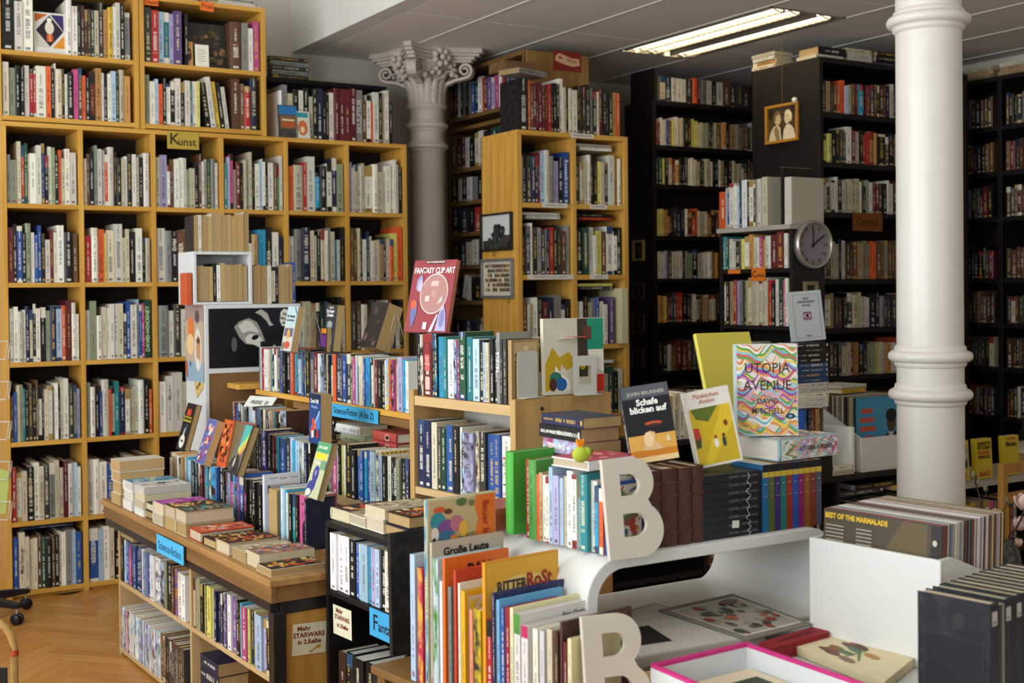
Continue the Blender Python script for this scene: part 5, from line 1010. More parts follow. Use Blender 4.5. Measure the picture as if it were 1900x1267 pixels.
# fantasy clip art on its stand, over the top row
zf = 1.209+.168+.03
clip = show(749, 618, 1.404, .205, .235, .014, 'R', 'maroon book titled Fantasy Clip Art with a disc, tilted over the paperbacks', .22, .24, name='display_picture_book', hard=True, col=hexc('8a3438'), arts=[(hexc('8f3a40'), rect(.001, .001, .204, .234), 0), (hexc('4a1f24'), rect(.06, .222, .15, .234)), (hexc('cfc0bc'), oval(.118, .125, .066, .066, 36)), (hexc('a87a72'), oval(.118, .125, .062, .062, 36)), (hexc('b08a80'), oval(.118, .125, .011, .011, 18)), (hexc('c8aaa2'), rect(.1, .15, .135, .166)), (hexc('d0b8b0'), rect(.08, .1, .1, .118)), (hexc('b8b0b0'), [(.14, .09), (.165, .1), (.16, .118), (.15, .11)])]+[(hexc(c), q) for c, q in (('8f8fb0', [(.03, .17), (.05, .19), (.06, .16), (.045, .13), (.03, .14)]), ('6a6a98', [(.02, .09), (.045, .1), (.05, .06), (.035, .01), (.02, .05)]), ('b8a8b8', oval(.05, .15, .012, .02, 9)), ('c85a3a', oval(.03, .09, .014, .016, 8)), ('a8a0c0', [(.15, .005), (.16, .07), (.175, .09), (.19, .06), (.2, .005)]), ('d0cdd8', [(.12, .002), (.15, .06), (.155, .055), (.135, .002)]), ('7a7aa8', oval(.175, .045, .012, .03, 9)), ('dfe6ee', rect(.09, .01, .108, .032)))], words=[('FANTASY CLIP ART', .026, .105, .2, 'f0e6e0', .0006, .86), ('KEN WASTENER MÖLLER', .0075, .105, .228, 'd8c8c0')])
board(clip, 'easel_prop', 0, .004, 0, .1, 0, .13, m_wh, 0).matrix_local = Matrix.Translation((-.03, .1, .07)) @ Matrix.Rotation(.42, 4, 'Y')
b = lying('flat_novel', .16, .22, .05, 's', (cpos(.33, .24, 0)[0], cpos(.33, .24, 0)[1], 1.385), .0, 'olive green box-like volume lying behind the top row', col=hexc('6a6428'), hard=True, style=.01)
b.location.z = 1.34
for i, c_ in enumerate('wWwC'):
    o = MB().box(-.1, .1, -.07, .07, 0, .0012).build('loose_paper', ink(hexc({'w': 'e0dcd2', 'W': 'cfc6b4', 'C': 'b8573a'}[c_])), None, (cpos(.43, .27)[0], cpos(.43, .27)[1], 1.392+i*.002), .3*i); tag(o, 'loose paper sheet, %s up, behind the top paperback row' % ORD[i], 'paper')
# ================================================================== black shelf of the fantasy section
BP = np.array([1.485, 3.587]); BA = math.radians(-86.0); BL = .50
BN = np.array([math.cos(BA+math.pi/2), math.sin(BA+math.pi/2)]); BE = np.array([math.cos(BA), math.sin(BA)])
def bpos(s, y=0., z=0.): q = BP+BE*s+BN*y; return (q[0], q[1], z)
bs = thing('black_shelf', (BP[0], BP[1], 0), 'low black shelf with fantasy paperbacks and the blue card', 'shelf', BA)
for x in (0, BL-.016): board(bs, 'upright', x, x+.016, 0, .245, 0, .808, m_blk)
for z in (.808+.017, .615, .215): board(bs, 'shelf' if z < .8 else 'top_board', .016 if z < .8 else 0, BL-.016 if z < .8 else BL, 0, .245, z-.017, z, m_blk)
board(bs, 'back_panel', .016, BL-.016, .238, .245, .0, .808, m_blk)
row('fantasy_paperback', 'w57 w57 w57 k57 b26 l26 l67 c36 L36 l36 k56 W47 l36 c46', bpos(.02, .006, .616), BA, .44, 'middle shelf of low black shelf', 'paperbacks on the low black shelf', (.15, .0035), (.108, .118), .98, parts=True, hard=False, sf=False, word='paperback')
row('fantasy_paperback', 'M44 k46 k66 k66 k66', bpos(.03, .02, .216), BA, .32, 'bottom of low black shelf', 'paperbacks on the low black shelf', (.19, .004), (.13, .14), .98, parts=True, hard=True, paper='w', word='hardback')
flatstack('flat_paperback', 645, 972, .8258, [('C', .115, .18, .036, ('a brown battle cover', FIRE))], BA, 'lying first on the black shelf')
flatstack('flat_paperback', 677, 982, .8258, [('W', .11, .17, .032, ('a beige cover', BEI))], BA, 'lying second on the black shelf')
flatstack('flat_paperback', 712, 992, .8258, [('W', .12, .18, .042, None), ('W', .115, .18, .03, ('a pale fantasy cover', BEI))], BA, 'pale pair on the black shelf')
flatstack('flat_paperback', 757, 1004, .8258, [('n', .13, .2, .032, None), ('M', .13, .2, .034, ('a fiery landscape cover', FIRE))], BA, 'dark black-shelf pair', hard=True)
def note(O, ang, w, h, lines, label, c='d8d2b4', arrow=False, roll=0., wc='7a2a22'):
    o = sign('note', w, h, O, ang, c, [(s, sz, x, y) for s, sz, x, y in lines], label, wc, roll=roll, th=.0008, cat='note')
    fl_ = [(hexc('8a2f26'), rect(-.01, -h*.16, w*.36, -h*.16+.0012))]
    if arrow: fl_ += [(hexc('b8862a'), [(0, -h*.42), (.004, -h*.45), (.03, -h*.3), (.033, -h*.36), (.042, -h*.22), (.02, -h*.24), (.026, -h*.27)])]
    flat(o, fl_, T_spineh(0, 0, -.0006)); return o
q = tpos(TL-.0235, .135, .455); note((q[0], q[1], q[2]), TA+math.pi/2, .115, .098, [('Mehr', .021, -.02, .033), ('STARWARS', .021, -.002, .012), ('in 2.Reihe', .02, 0, -.009)], 'paper note reading Mehr Starwars with an arrow on the table end', arrow=True, roll=.05)
q = bpos(.105, .002, .53); note(q, BA, .12, .09, [('Mehr', .02, -.018, .03), ('STARWARS', .019, .0, .01), ('in 2.Reihe', .018, .002, -.014)], 'paper note reading Mehr Starwars hanging in the black shelf', roll=-.02)
q = bpos(.375, -.004, .575); sign('shelf_card', .17, .08, q, BA, '3f9fd0', [('F', .065, -.05, 0), ('antasy', .042, .02, -.006)], 'blue card reading Fantasy on the low black shelf', '14202c')
# strip hanging from the blue-dark stack in the low bookcase
def understack(specs, s_, y_, z_):
    z = z_
    for i, (c_, t_) in enumerate(specs):
        q = tpos(s_, y_, z); o = lying('low_shelf_book', .115, .18, t_, c_, q, TA, '%s book, %s from bottom of the stack under the table' % (PAL[c_][1], ORD[i]), style=.2, paper='t'); z += t_+.001
understack((('n', .05), ('n', .05), ('n', .045), ('n', .045)), 1.08, .13, ZL[0]+.001)
understack((('w', .022), ('W', .02)), 1.32, .13, ZL[0]+.001)
q = tpos(.16, .11, ZL[1]+.186); lying('low_shelf_book', .115, .18, .05, 'k', q, TA+math.pi, 'thick dark book lying over the first bay under the table', paper='t')
# ================================================================== front: picture books, white shelf tube, counter
m_ctr = mat('counter_white', hexc('c9c7c0'), .5, .04, 3., .4)
m_gloss = mat('white_plastic', hexc('d9d7d0'), .28, .02, 2., .5)
CTZ = .70
ct = thing('counter_table', (1.66, 1.15, 0), 'white counter table carrying prints, records and the white shelf', 'table')
board(ct, 'table_top', 0, 1.25, 0, 1.62, CTZ-.03, CTZ, m_ctr, .004)
for x in (.04, 1.16):
    for y in (.05, 1.52): board(ct, 'leg', x, x+.05, y, y+.05, 0, CTZ-.03, m_ctr)
# ---- picture books in a long tray
KZ = .60; K0 = np.array([1.305, 2.80, KZ]); KA = math.radians(-82.5)
KE = np.array([math.cos(KA), math.sin(KA), 0]); KN = np.array([-math.sin(KA), math.cos(KA), 0])
ks = thing('book_tray', (K0[0], K0[1], 0), 'brown wooden stand holding the row of picture books', 'stand', KA)
board(ks, 'tray', -.03, 1.0, -.012, .255, KZ-.02, KZ, m_brn_x)
for x in (-.02, .93):
    for y in (.0, .2): board(ks, 'leg', x, x+.035, y, y+.035, 0, KZ-.02, m_brn_z)
def k8(cx, cy): return 580+cx/2.969, 880+cy/2.969
def kid(cx0, cx1, cy, code, wcov, label, col=None, arts=None, words=(), h=None, **kw):
    """spine left and right edge and top read off the photograph; the book stands on the tray"""
    a = atp(*k8(cx0, cy), K0, KN); b = atp(*k8(cx1, cy), K0, KN); s = float((a-K0) @ KE); w = max(.004, float((b-a) @ KE)); hh = (float(a[2])-KZ) if h is None else h
    P = K0+KE*(s+w/2)
    o = book('picture_book', w*.94, hh, wcov, code, frame((P[0], P[1], KZ), KA), label, 'picture books in the brown tray', parts=True, hard=True, col=hexc(col) if col else None, paper='w', rnd=False, **kw)
    w = w*.94
    if arts: flat(o, [(hexc(c), q, *l) for c, q, *l in arts], T_front(w), 'cover_art')
    for s_, sz, x, y, c, *bb in words: text(o, s_, sz, T_front(w, x, hh-y, .0016), hexc(c), bb[0] if bb else .0004, sx=bb[1] if len(bb) > 1 else 1.)
    return o
kid(535, 562, 440, 'l', .17, 'pale blue tall picture book starting the tray row', style=.2)
kid(575, 604, 515, 'p', .15, 'crimson picture book second in the tray row', 'b32a4a', style=.8, c2='d8a03a')
hb = .315
def R_(h): return lambda x0, y0, x1, y1: rect(x0, h-y1, x1, h-y0)
o = kid(613, 630, 140, 'C', .205, 'tall picture book with playing children and orange side panel', 'c9c19a', style=.8, c2='3f8fb0')
hq = o['_h']; D = lambda x, y: (x, hq-y)
flat(o, [(hexc('b9a878'), rect(.006, hq-.2, .145, hq-.006), 0), (hexc('d9702a'), [D(.145, .004), D(.203, .004), D(.203, .2), D(.145, .2), D(.15, .14), D(.14, .1), D(.15, .06), D(.14, .03)]), (hexc('8a7a52'), [D(.01, .11), D(.14, .09), D(.14, .2), D(.01, .2)]), (hexc('c8552f'), oval(.035, hq-.028, .018, .008, 12)), (hexc('2f8a94'), oval(.03, hq-.055, .022, .022, 12)), (hexc('7a4a8a'), oval(.055, hq-.07, .024, .018, 11)), (hexc('c8a080'), oval(.06, hq-.04, .011, .011, 12)), (hexc('5a3a20'), oval(.061, hq-.034, .012, .007, 10)), (hexc('b06a7a'), oval(.085, hq-.065, .02, .02, 12)), (hexc('d8a83a'), oval(.105, hq-.08, .014, .02, 12)), (hexc('4f6a3a'), oval(.1, hq-.015, .016, .01, 9)), (hexc('3a6a8a'), oval(.05, hq-.09, .03, .012, 10)), (hexc('d8d0c0'), oval(.02, hq-.085, .012, .018, 10)), (hexc('2a2a2a'), oval(.018, hq-.1, .006, .008, 8)), (hexc('6a6a4a'), oval(.13, hq-.02, .008, .008, 9)), (hexc('c87a3a'), oval(.075, hq-.1, .012, .01, 8))], T_front(o['_w']), 'cover_art')
text(o, 'Bauer baut', .026, T_front(o['_w'], .172, hq-.075, .0036) @ Matrix.Rotation(-math.pi/2, 4, 'Z'), hexc('a83a1c'), .0006)
kid(645, 657, 378, 'W', .215, 'grey picture book titled in old German lettering', 'b5aa98', words=[('Große Leute', .026, .1, .026, '201a16', .0008)], style=.2)
kid(660, 690, 462, 'l', .2, 'pale blue and green picture book with patterned spine', 'b9c8cc', style=.8, c2='4f8a3a')
kid(700, 712, 590, 'w', .2, 'white picture book, thin, before the orange one', style=.2)
kid(716, 728, 466, 'o', .19, 'orange picture book with dark capital title', 'd8681f', words=[('BALI', .036, .1, .034, '2a1a14', .0012)], style=.01)
kid(745, 762, 620, 'a', .17, 'grey spined picture book behind the yellow one', style=.2)
kid(776, 788, 528, 'r', .14, 'red and dark green picture book in the tray', 'c0402a', arts=[('2f5a4a', rect(.008, .02, .132, .23), 0), ('8fa84a', oval(.05, .2, .03, .02, 10)), ('c8683a', oval(.09, .2, .02, .016, 9))], style=.01)
kid(752, 780, 626, 'k', .15, 'black picture book with pale panel in the tray', style=.2, h=None) if False else None
kid(800, 812, 600, 'W', .16, 'cream picture book between red and yellow ones', style=.2)
o = kid(815, 838, 642, 'y', .205, 'yellow bordered picture book with a big yellow title', 'd8a51f', style=.2)
hq = o['_h']; flat(o, [(hexc('cfc3bf'), rect(.01, .01, .195, hq-.012), 0)], T_front(o['_w']), 'cover_art'); text(o, 'Ka', .045, T_front(o['_w'], .035, hq-.038, .0016), hexc('d8c02a'), .0016); text(o, 'tinka', .034, T_front(o['_w'], .15, hq-.03, .0016), hexc('c8452a'), .0008)
kid(863, 880, 745, 'O', .06, 'peach coloured narrow picture book in the tray', 'd88a6a', style=.2)
kid(885, 925, 742, 'y', .1, 'yellow and black patterned picture book in the tray', 'c8a81f', style=.8, c2='2a2a22', arts=[('c8a832', rect(.004, .004, .096, .2), 0), ('201d14', oval(.03, .16, .016, .03, 9)), ('201d14', oval(.07, .15, .014, .03, 9))])
o = kid(933, 950, 487, 'y', .215, 'ochre picture book titled Ritter Rost rising above the tray row', 'd8921f', style=.01)
hq = o['_h']; flat(o, [(hexc('e0a83a'), rect(.003, .003, .212, hq-.003), 0), (hexc('ecc878'), oval(.11, hq-.075, .09, .035, 20))], T_front(o['_w']), 'cover_art'); text(o, 'RITTER', .034, T_front(o['_w'], .075, hq-.062, .0016), hexc('4a3a34'), .0012, sx=.8); text(o, 'RoSt', .046, T_front(o['_w'], .155, hq-.058, .0016), hexc('a83a2a'), .0018, sx=.85)
kid(958, 985, 800, 'R', .1, 'red spined dark picture book in the tray', 'a8242a', style=.4, c2='151413')
kid(987, 1000, 655, 'n', .205, 'navy spined picture book with brown cover', '2a2f5a', arts=[('8a7a62', rect(.002, .002, .203, .25), 0)], style=.2)
kid(1012, 1028, 692, 'c', .185, 'light blue picture book in the tray', '6aa8d0', style=.2)
kid(1035, 1055, 735, 'b', .15, 'blue spined picture book in the tray', style=.2)
kid(1060, 1084, 732, 'R', .15, 'dark red picture book, first of two, in the tray', '8f1f2c', style=.2)
kid(1086, 1104, 735, 'Y', .2, 'pale cream picture book with red spine in the tray', 'ddd6a8', style=.2)
kid(1108, 1142, 765, 'w', .2, 'white picture book with the small name Eric Carle', 'd8d2cc', words=[('Eric Carle', .017, .155, .022, '4a443e')], style=.4, c2='4f8a3a')
kid(1148, 1185, 832, 'w', .19, 'white and pink picture book with red mark in the tray', 'd6cfcb', style=.4, c2='b8285a')
kid(1212, 1240, 850, 'W', .15, 'cream thin picture book after the pink one', style=.2)
kid(1250, 1275, 862, 'w', .15, 'white thin picture book after the cream one', 'c8c4c4', style=.2)
kid(1290, 1318, 852, 'C', .15, 'beige thin picture book near the tray end', style=.2)
kid(1330, 1350, 868, 'M', .15, 'dark brown thin picture book near the tray end', style=.2)
kid(1362, 1374, 815, 'M', .2, 'dark brown wide picture book near the tray end', '4a302c', style=.01)
kid(1380, 1400, 925, 'R', .12, 'small dark red booklet near the tray end', style=.2)
kid(1404, 1425, 905, 'Y', .14, 'pale yellow booklet before the letter bookend', 'd8cfa0', style=.2)
# black large folder behind the row
bo = panel_book('black_book', .21, .315, .014, 'k', (1.468, 2.868, KZ), math.radians(7), 'large black book with faint lettering behind the picture books', .02, style=.01, hard=True, col=hexc('161414'))
text(bo, 'Die neuen Stadtmusikanten', .017, T_front(.014, .07, .16, .0012) @ Matrix.Rotation(-math.pi/2, 4, 'Z'), hexc('34302e'))
# ---- letter B bookends
def arc(cx, cy, rx, ry, a0, a1, n): return [(cx+rx*math.cos(a0+(a1-a0)*i/n), cy+ry*math.sin(a0+(a1-a0)*i/n)) for i in range(n+1)]
def letterB(O, ang, tilt, label, sc=1.):
    hp = math.pi/2
    out = [(0, 0)] + [(.085, 0)] + arc(.085, .062, .062, .062, -hp, hp*.62, 14) + arc(.078, .170, .053, .055, -hp*.55, hp, 14) + [(0, .225)]
    h1 = [(.042, .048)] + [(.075, .048)] + arc(.075, .074, .03, .026, -hp, hp, 10) + [(.042, .10)]
    h2 = [(.042, .14)] + [(.07, .14)] + arc(.07, .164, .024, .024, -hp, hp, 10) + [(.042, .188)]
    me = plate([(x*sc, y*sc) for x, y in out], [[(x*sc, y*sc) for x, y in h1], [(x*sc, y*sc) for x, y in h2]], .013); me.materials.append(mat('cream_painted_wood', hexc('cdc2b2'), .55, .03, 10.))
    o = link('letter_bookend', me, None, None, 0, .0025); o.matrix_world = Matrix.Translation(O) @ Matrix.Rotation(ang, 4, 'Z') @ Matrix.Rotation(-tilt, 4, 'X'); return tag(o, label, 'bookend')
SLZ = .93
p = atz(1132, 1041, SLZ); letterB((p[0], p[1]-.002, SLZ+.0012), -.10, .16, 'cream letter B bookend on the white shelf')
s_ = float((atp(1050, 1200, K0, KN)-K0) @ KE); P = K0+KE*(s_+.012); letterB((P[0]+.015, P[1]-.045, KZ+.0012+.045), -.18, .14, 'cream letter B bookend in front of the picture books')
bl_ = board(ks, 'bookend_block', s_+.034, s_+.075, .0, .22, KZ+.0005, KZ+.045, m_brn_x)
o = book('picture_book', .03, .16, .12, 'b', frame((P[0]+.16, P[1]+.06, KZ+.0), KA), 'small blue booklet peeping out beside the front letter bookend', parts=True, style=.01, col=hexc('2a4fa0')) if False else None
# ---- the white shelf tube
T0, T1, TV0, TV1 = 1.565, 2.345, 2.268, 2.715
def rrect(x0, x1, z0, z1, r, n=10):
    P = []
    for cx, cz, a in ((x1-r, z1-r, 0), (x0+r, z1-r, math.pi/2), (x0+r, z0+r, math.pi), (x1-r, z0+r, 1.5*math.pi)): P += [(cx+r*math.cos(a+math.pi/2*i/n), cz+r*math.sin(a+math.pi/2*i/n)) for i in range(n+1)]
    return P
ou = rrect(T0, T1, CTZ+.001, SLZ, .095); inn = rrect(T0+.03, T1-.03, CTZ+.012, SLZ-.028, .072)
b = MB(); n = len(ou); vs_ = [(x, v, z) for v in (TV0, TV1) for x, z in ou]+[(x, v, z) for v in (TV0, TV1) for x, z in inn]
for i in range(n):
    j = (i+1) % n
    b.add([vs_[k] for k in (i, n+i, n+j, j)], [(0, 1, 2, 3)], 0, True); b.add([vs_[k] for k in (2*n+i, 2*n+j, 3*n+j, 3*n+i)], [(0, 1, 2, 3)], 0, True)
    b.add([vs_[k] for k in (i, j, 2*n+j, 2*n+i)], [(0, 1, 2, 3)]); b.add([vs_[k] for k in (n+i, 3*n+i, 3*n+j, n+j)], [(0, 1, 2, 3)])
me = b.mesh('tube_shelf', m_gloss); bm = bmesh.new(); bm.from_mesh(me); bmesh.ops.remove_doubles(bm, verts=bm.verts[:], dist=1e-5); bmesh.ops.recalc_face_normals(bm, faces=bm.faces[:]); bm.to_mesh(me); bm.free()
tag(link('tube_shelf', me, None, None, 0, .003), 'glossy white rounded shelf open to the front, on the counter', 'shelf')
# row running back along its side
GW = 'children books on the white shelf'
wr = row('thin_hardback', 'r39 g79 o24 T35 W35 W35 l37 L55 l35 C36 w57 W46 l34 t67 W56 c34 o34 b45!', (1.583, 2.567, SLZ), math.radians(-80), .292, 'row beside letter B on the white shelf', GW, (.128, .0078), (.112, .122), .985, parts=True, hard=True, paper='w', word='thin book')
flat(wr[0], blobs(wr[0]['_d']-.004, wr[0]['_h']-.004, ['d8cfc0', 'b8402a', '3f6a9a', 'c8a04a', '6a8a5a', 'e0d8c8', '8a5a4a'], 77, 60), T_front(wr[0]['_w']), 'cover_art')
o = book('large_hardback', .03, .205, .155, 'g', frame((1.583, 2.63, SLZ), math.radians(-80)), 'bright green upright hardback at the far end of the white shelf row', parts=True, hard=True, style=.01, col=hexc('4aa83a'))
o = lying('large_hardback', .13, .17, .022, 'w', (1.70, 2.42, SLZ+.188), math.radians(8), 'white book with pink cover lying across the white shelf row', hard=True)
flat(o, blobs(.13, .17, ['b8485a', '3a6a8a', 'd89a8a', '8a2f4a', 'c8b0a0'], 31, 12), T_front(.022), 'cover_art')
# toy bird
tz_ = SLZ+.188+.024; p = atz(1078, 858, tz_)
bd = thing('toy_bird', (p[0], p[1], tz_), 'small green toy bird with orange tuft on the white book', 'toy')
b = MB(); b.sphere((0, 0, .019), .019, 14, 10, sc=(1.15, .95, 1)); b.sphere((.012, -.006, .024), .012, 12, 8); b.build('body', mat('lime_felt', hexc('a9b83a'), .9, .08, 60.), bd)
for i in range(3): MB().tube([(-.004+.003*i, 0, .034), (-.008+.006*i, 0, .046), (-.012+.010*i, 0, .054)], [.004, .005, .002], 7).build('tuft', mat('orange_felt', hexc('e88a1f'), .9), bd)
for s in (-1, 1): b = MB(); b.sphere((.020, -.008+.004*s-.006, .028), .0022, 8, 6); b.build('eye', ink(hexc('1a1512')), bd)
MB().lathe([(.004, 0), (.0001, .007)], 8, T=Matrix.Translation((.023, -.010, .022)) @ Matrix.Rotation(1.4, 4, 'Y')).build('beak', mat('orange_felt', hexc('e88a1f'), .9), bd)
# stack of thick paperbacks behind
z = SLZ+.001
for i, (c_, t_, lab) in enumerate((('k', .036, 'black'), ('n', .038, 'navy'), ('d', .036, 'charcoal'), ('n', .036, 'navy blue'), ('d', .04, 'slate'), ('p', .036, 'pink'), ('k', .034, 'black titled'), ('n', .026, 'dark violet'))):
    o = lying('thick_paperback', .118, .185, t_, c_, (1.775+RNG.uniform(-.004, .012), 2.605+RNG.uniform(-.004, .004), z), NEG+RNG.uniform(-.05, .05), '%s thick paperback, %s from bottom of the tall stack behind the green book' % (lab, ORD[i]), hard=False, paper='t', style=.8 if i in (5, 3) else .2)
    if i == 6: text(o, 'WOLFGANG HOHLBEIN  WYRM', .012, T_spine(0, .09, False, -.0014), hexc('dcd8cc'), .0003)
    if i == 5: text(o, 'DAS SIEGEL', .018, T_spine(0, .12, False, -.0014), hexc('f0e0e4'), .0006)
    z += t_+.001
o = lying('large_hardback', .13, .17, .055, 'r', (1.66, 2.655, SLZ+.001) if False else (1.602, 2.745, SLZ+.001), math.radians(5), 'thick red hardback lying at the white shelf back corner', hard=True, paper='w', col=hexc('a8503c'), style=.01); o.location.x += -.0
# leather volumes
lu = float(atv(1196, 1022, 2.30)[0])
for i, w_ in enumerate((.045, .05, .042, .036)):
    o = book('leather_volume', w_-.0015, .182+.002*(i % 2), .12, 'M', frame((lu+w_/2, 2.292, SLZ), .0), 'brown leather volume, %s of four beside the letter B' % ORD[i], 'leather volumes', parts=True, hard=True, rnd=True, style=.01, col=hexc('4a2a1e'))
    for z_ in (.03, .065, .12, .15): MB().box(-w_*.42, w_*.42, -.0065, .0, z_-.002, z_+.002).build('raised_band', ink(hexc('5a3524')), o, None, 0, .001)
    lu += w_
# stack of the diaries: eight volumes lying, one signature written over all spines
ku0 = float(atv(1297, 1012, 2.29)[0]); ku1 = float(atv(1413, 1000, 2.29)[0]); kw_ = ku1-ku0; z = SLZ+.001; DV = []
for i in range(8):
    o = lying('diary_volume', .135, kw_, .0188, 'k', ((ku0+ku1)/2, 2.29+.0675, z), .0, 'black diary volume, %s from bottom of the stack with the signature' % ORD[i], hard=False, paper='w', style=.01, col=hexc('14161f'), rnd=False)
    o['group'] = 'black diary volumes'
    text(o, 'Victor Klemperer  Tagebücher', .0075, T_spine(0, kw_*.30, False, -.0012), hexc('8a8a84'), 0)
    if i == 1: dia = o
    DV.append(o)
    z += .0195
sig = [(0, 0), (.012, .35), (-.006, .6), (.010, 1.0), (.0, 1.5), (.012, 1.8), (-.010, 2.2), (.008, 2.6), (-.004, 3.2), (.006, 3.8), (-.006, 4.4), (.010, 5.0), (-.008, 5.6), (.012, 6.2), (-.004, 6.8), (.006, 7.4), (.0, 7.9)]
def sigx(t_):
    for (x0, a_), (x1, b_) in zip(sig, sig[1:]):
        if a_ <= t_ <= b_: return x0+(x1-x0)*(t_-a_)/(b_-a_)
    return 0.
for i, o in enumerate(DV):
    st_ = MB().tube([(ku1-.045+sigx(i+.04+k*.23), 2.2885, SLZ+.001+.0195*i+.001+.0042*k) for k in range(5)], .0009, 6).build('signature_stroke', ink(hexc('b9b6ac'))); st_.parent = o; st_.matrix_parent_inverse = o.matrix_world.inverted()
pl_ = MB().box(-.011, .011, 0, .0005, -.009, .009).build('price_label', ink(hexc('d8d2c8')), dia); pl_.matrix_world = Matrix.Translation((ku1-.085, 2.2885, SLZ+.032)) @ Matrix.Rotation(.06, 4, 'Y')
# coloured series
cu = ku1+.004; ser = ('1a5f8a', '4f5a2a', '3a2560', '1f6a62', '8f2a1a', '1f4a9a', '7a1a5a', '8a4f1a', '7a2f1a', '4a4a5e'); nm = ('blue', 'olive', 'purple', 'teal', 'red', 'bright blue', 'magenta', 'ochre', 'rust', 'slate')
cw_ = (float(atv(1525, 985, 2.29)[0])-cu)/10
for i, c_ in enumerate(ser):
    o = book('series_volume', cw_-.001, .168, .115, 'k', frame((cu+cw_*(i+.5), 2.29, SLZ), 0), '%s spined volume, %s of ten alike on the white shelf' % (nm[i], ORD[i]), 'coloured series', parts=True, hard=False, style=.01, col=hexc(c_))
    flat(o, [(hexc('1c1a1c'), rect(-cw_*.47, .150, cw_*.47, .167)), (hexc('c8a83a'), rect(-cw_*.47, .136, cw_*.47, .149)), (hexc('a8a49a'), rect(-cw_*.2, .118, cw_*.2, .120)), (hexc('a8a49a'), rect(-cw_*.25, .088, cw_*.25, .0892))], T_spineh(0, 0, -.0004), 'spine_art')
# the psychedelic novel, one lying and one standing
def wavy(w, h, seed, n=13):
    r = random.Random(seed); cols = ['d98a5a', '6fb0c0', '6a9a4a', '9a4a9a', 'e0c05a', 'e8e2da', 'c8605a', '8fc0c8', 'd8a0b0']; P = [(hexc('d9d0c8'), rect(.001, .001, w-.001, h-.001), 0)]; l = .3
    for k in range(n):
        y0 = h*(k-.5)/n; am = h*.055; ph = r.uniform(0, 6.3); fq = r.uniform(1.1, 2.1)
        for j in range(3):
            tt = h*.026; off = j*tt; q = []
            xs = [.002+(w-.004)*i/22 for i in range(23)]; f = lambda x, o_: min(h-.002, max(.002, y0+o_+am*math.sin(x/w*fq*6.28+ph)+am*.5*math.sin(x/w*fq*12.6+ph*2)))
            q = [(x, f(x, off)) for x in xs]+[(x, f(x, off+tt)) for x in xs[::-1]]
            P.append((hexc(r.choice(cols)), q, l)); l += .02
    return P
uz = SLZ+.171; p = atv(1465, 862, 2.36)
o = lying('psychedelic_novel', .15, .215, .056, 'l', (float(atv(1462, 850, 2.37)[0]), 2.378, uz), .06, 'thick novel with swirling coloured jacket lying on the coloured series', hard=True, paper='w', rnd=True, style=.01, col=hexc('8fb0b8'))
sw = [(c, [(x-.027, y) for x, y in q], l_) for c, q, l_ in wavy(.054, .213, 8, 12)]
flat(o, sw, T_spineh(0, 0, -.0068), 'spine_art'); flat(o, wavy(.148, .213, 9, 10), T_front(.056), 'cover_art')
text(o, 'UTOPIA AVENUE', .016, T_spine(.0, .085, True, -.0105), hexc('4a3a4a'), .0004)
pb_ = atz(1425, 826, uz+.058); an_ = -.50
o = panel_book('psychedelic_novel', .158, .235, .034, 'l', (float(atv(1425, 820, 2.345)[0]), 2.345, uz+.0575), an_, 'novel with swirling coloured jacket standing upright, titled Utopia Avenue', .05, hard=True, paper='w', style=.01, col=hexc('b8c8c8'))
flat(o, wavy(.158, .235, 4, 21)+[(hexc('1c2a34'), oval(.03, .217, .012, .0075, 16), 1.3), (hexc('6fa0b8'), oval(.03, .217, .006, .004, 12), 1.4), (hexc('1c2a34'), oval(.138, .05, .012, .0075, 16), 1.3), (hexc('6fa0b8'), oval(.138, .05, .006, .004, 12), 1.4)], T_front(.034), 'cover_art')
for s_, sz, y_ in (('UTOPIA', .036, .172), ('AVENUE', .036, .128), ('DAVID', .02, .088), ('MITCHELL', .02, .063)): text(o, s_, sz, T_front(.034, .08, y_, .0012), hexc('3a2e30'), .0002, sx=.92)
# two novels leaning on the volumes
pa = atz(1232, 868, SLZ+.184)
o = panel_book('leaning_novel', .118, .186, .024, 'd', (pa[0], pa[1]+.03, SLZ+.184), -.42, 'dark paperback titled Schafe blicken auf leaning above the leather volumes', .12, -.13, style=.2, col=hexc('2c2e36'), hard=False, paper='c')
flat(o, [(hexc('1a1a1e'), rect(.001, .001, .117, .185), 0), (hexc('54565c'), rect(.001, .155, .117, .185)), (hexc('c87a1f'), rect(.001, .001, .117, .062)), (hexc('d8a24a'), rect(.001, .03, .117, .066)), (hexc('e8c890'), rect(.001, .001, .117, .014)), (hexc('b8502a'), oval(.068, .092, .022, .005, 14)), (hexc('3a2a2a'), oval(.068, .087, .016, .004, 12)), (hexc('d8b080'), [(.035, .03), (.04, .062), (.055, .075), (.068, .07), (.066, .05), (.08, .034), (.09, .03), (.06, .028)]), (hexc('e8c89a'), oval(.05, .055, .012, .018, 12)), (hexc('e0c8a0'), [(.092, .045), (.105, .045), (.1, .06), (.096, .06)])], T_front(.024), 'cover_art')
text(o, 'JOHN BRUNNER', .0125, T_front(.024, .06, .166, .0016), hexc('b8b4ac'), .0002); text(o, 'Schafe\nblicken auf', .021, T_front(.024, .06, .135, .0016), hexc('f2efe8'), .0008)
pa = atz(1338, 893, SLZ+.172)
o = panel_book('leaning_novel', .118, .19, .022, 'W', (float(atv(1338, 890, 2.335)[0]), 2.335, SLZ+.159), -.42, 'white and yellow book titled Pünktchen und Anton leaning above the diaries', .12, -.17, style=.2, col=hexc('d6d0c2'), hard=False, paper='c', ic='b8402a')
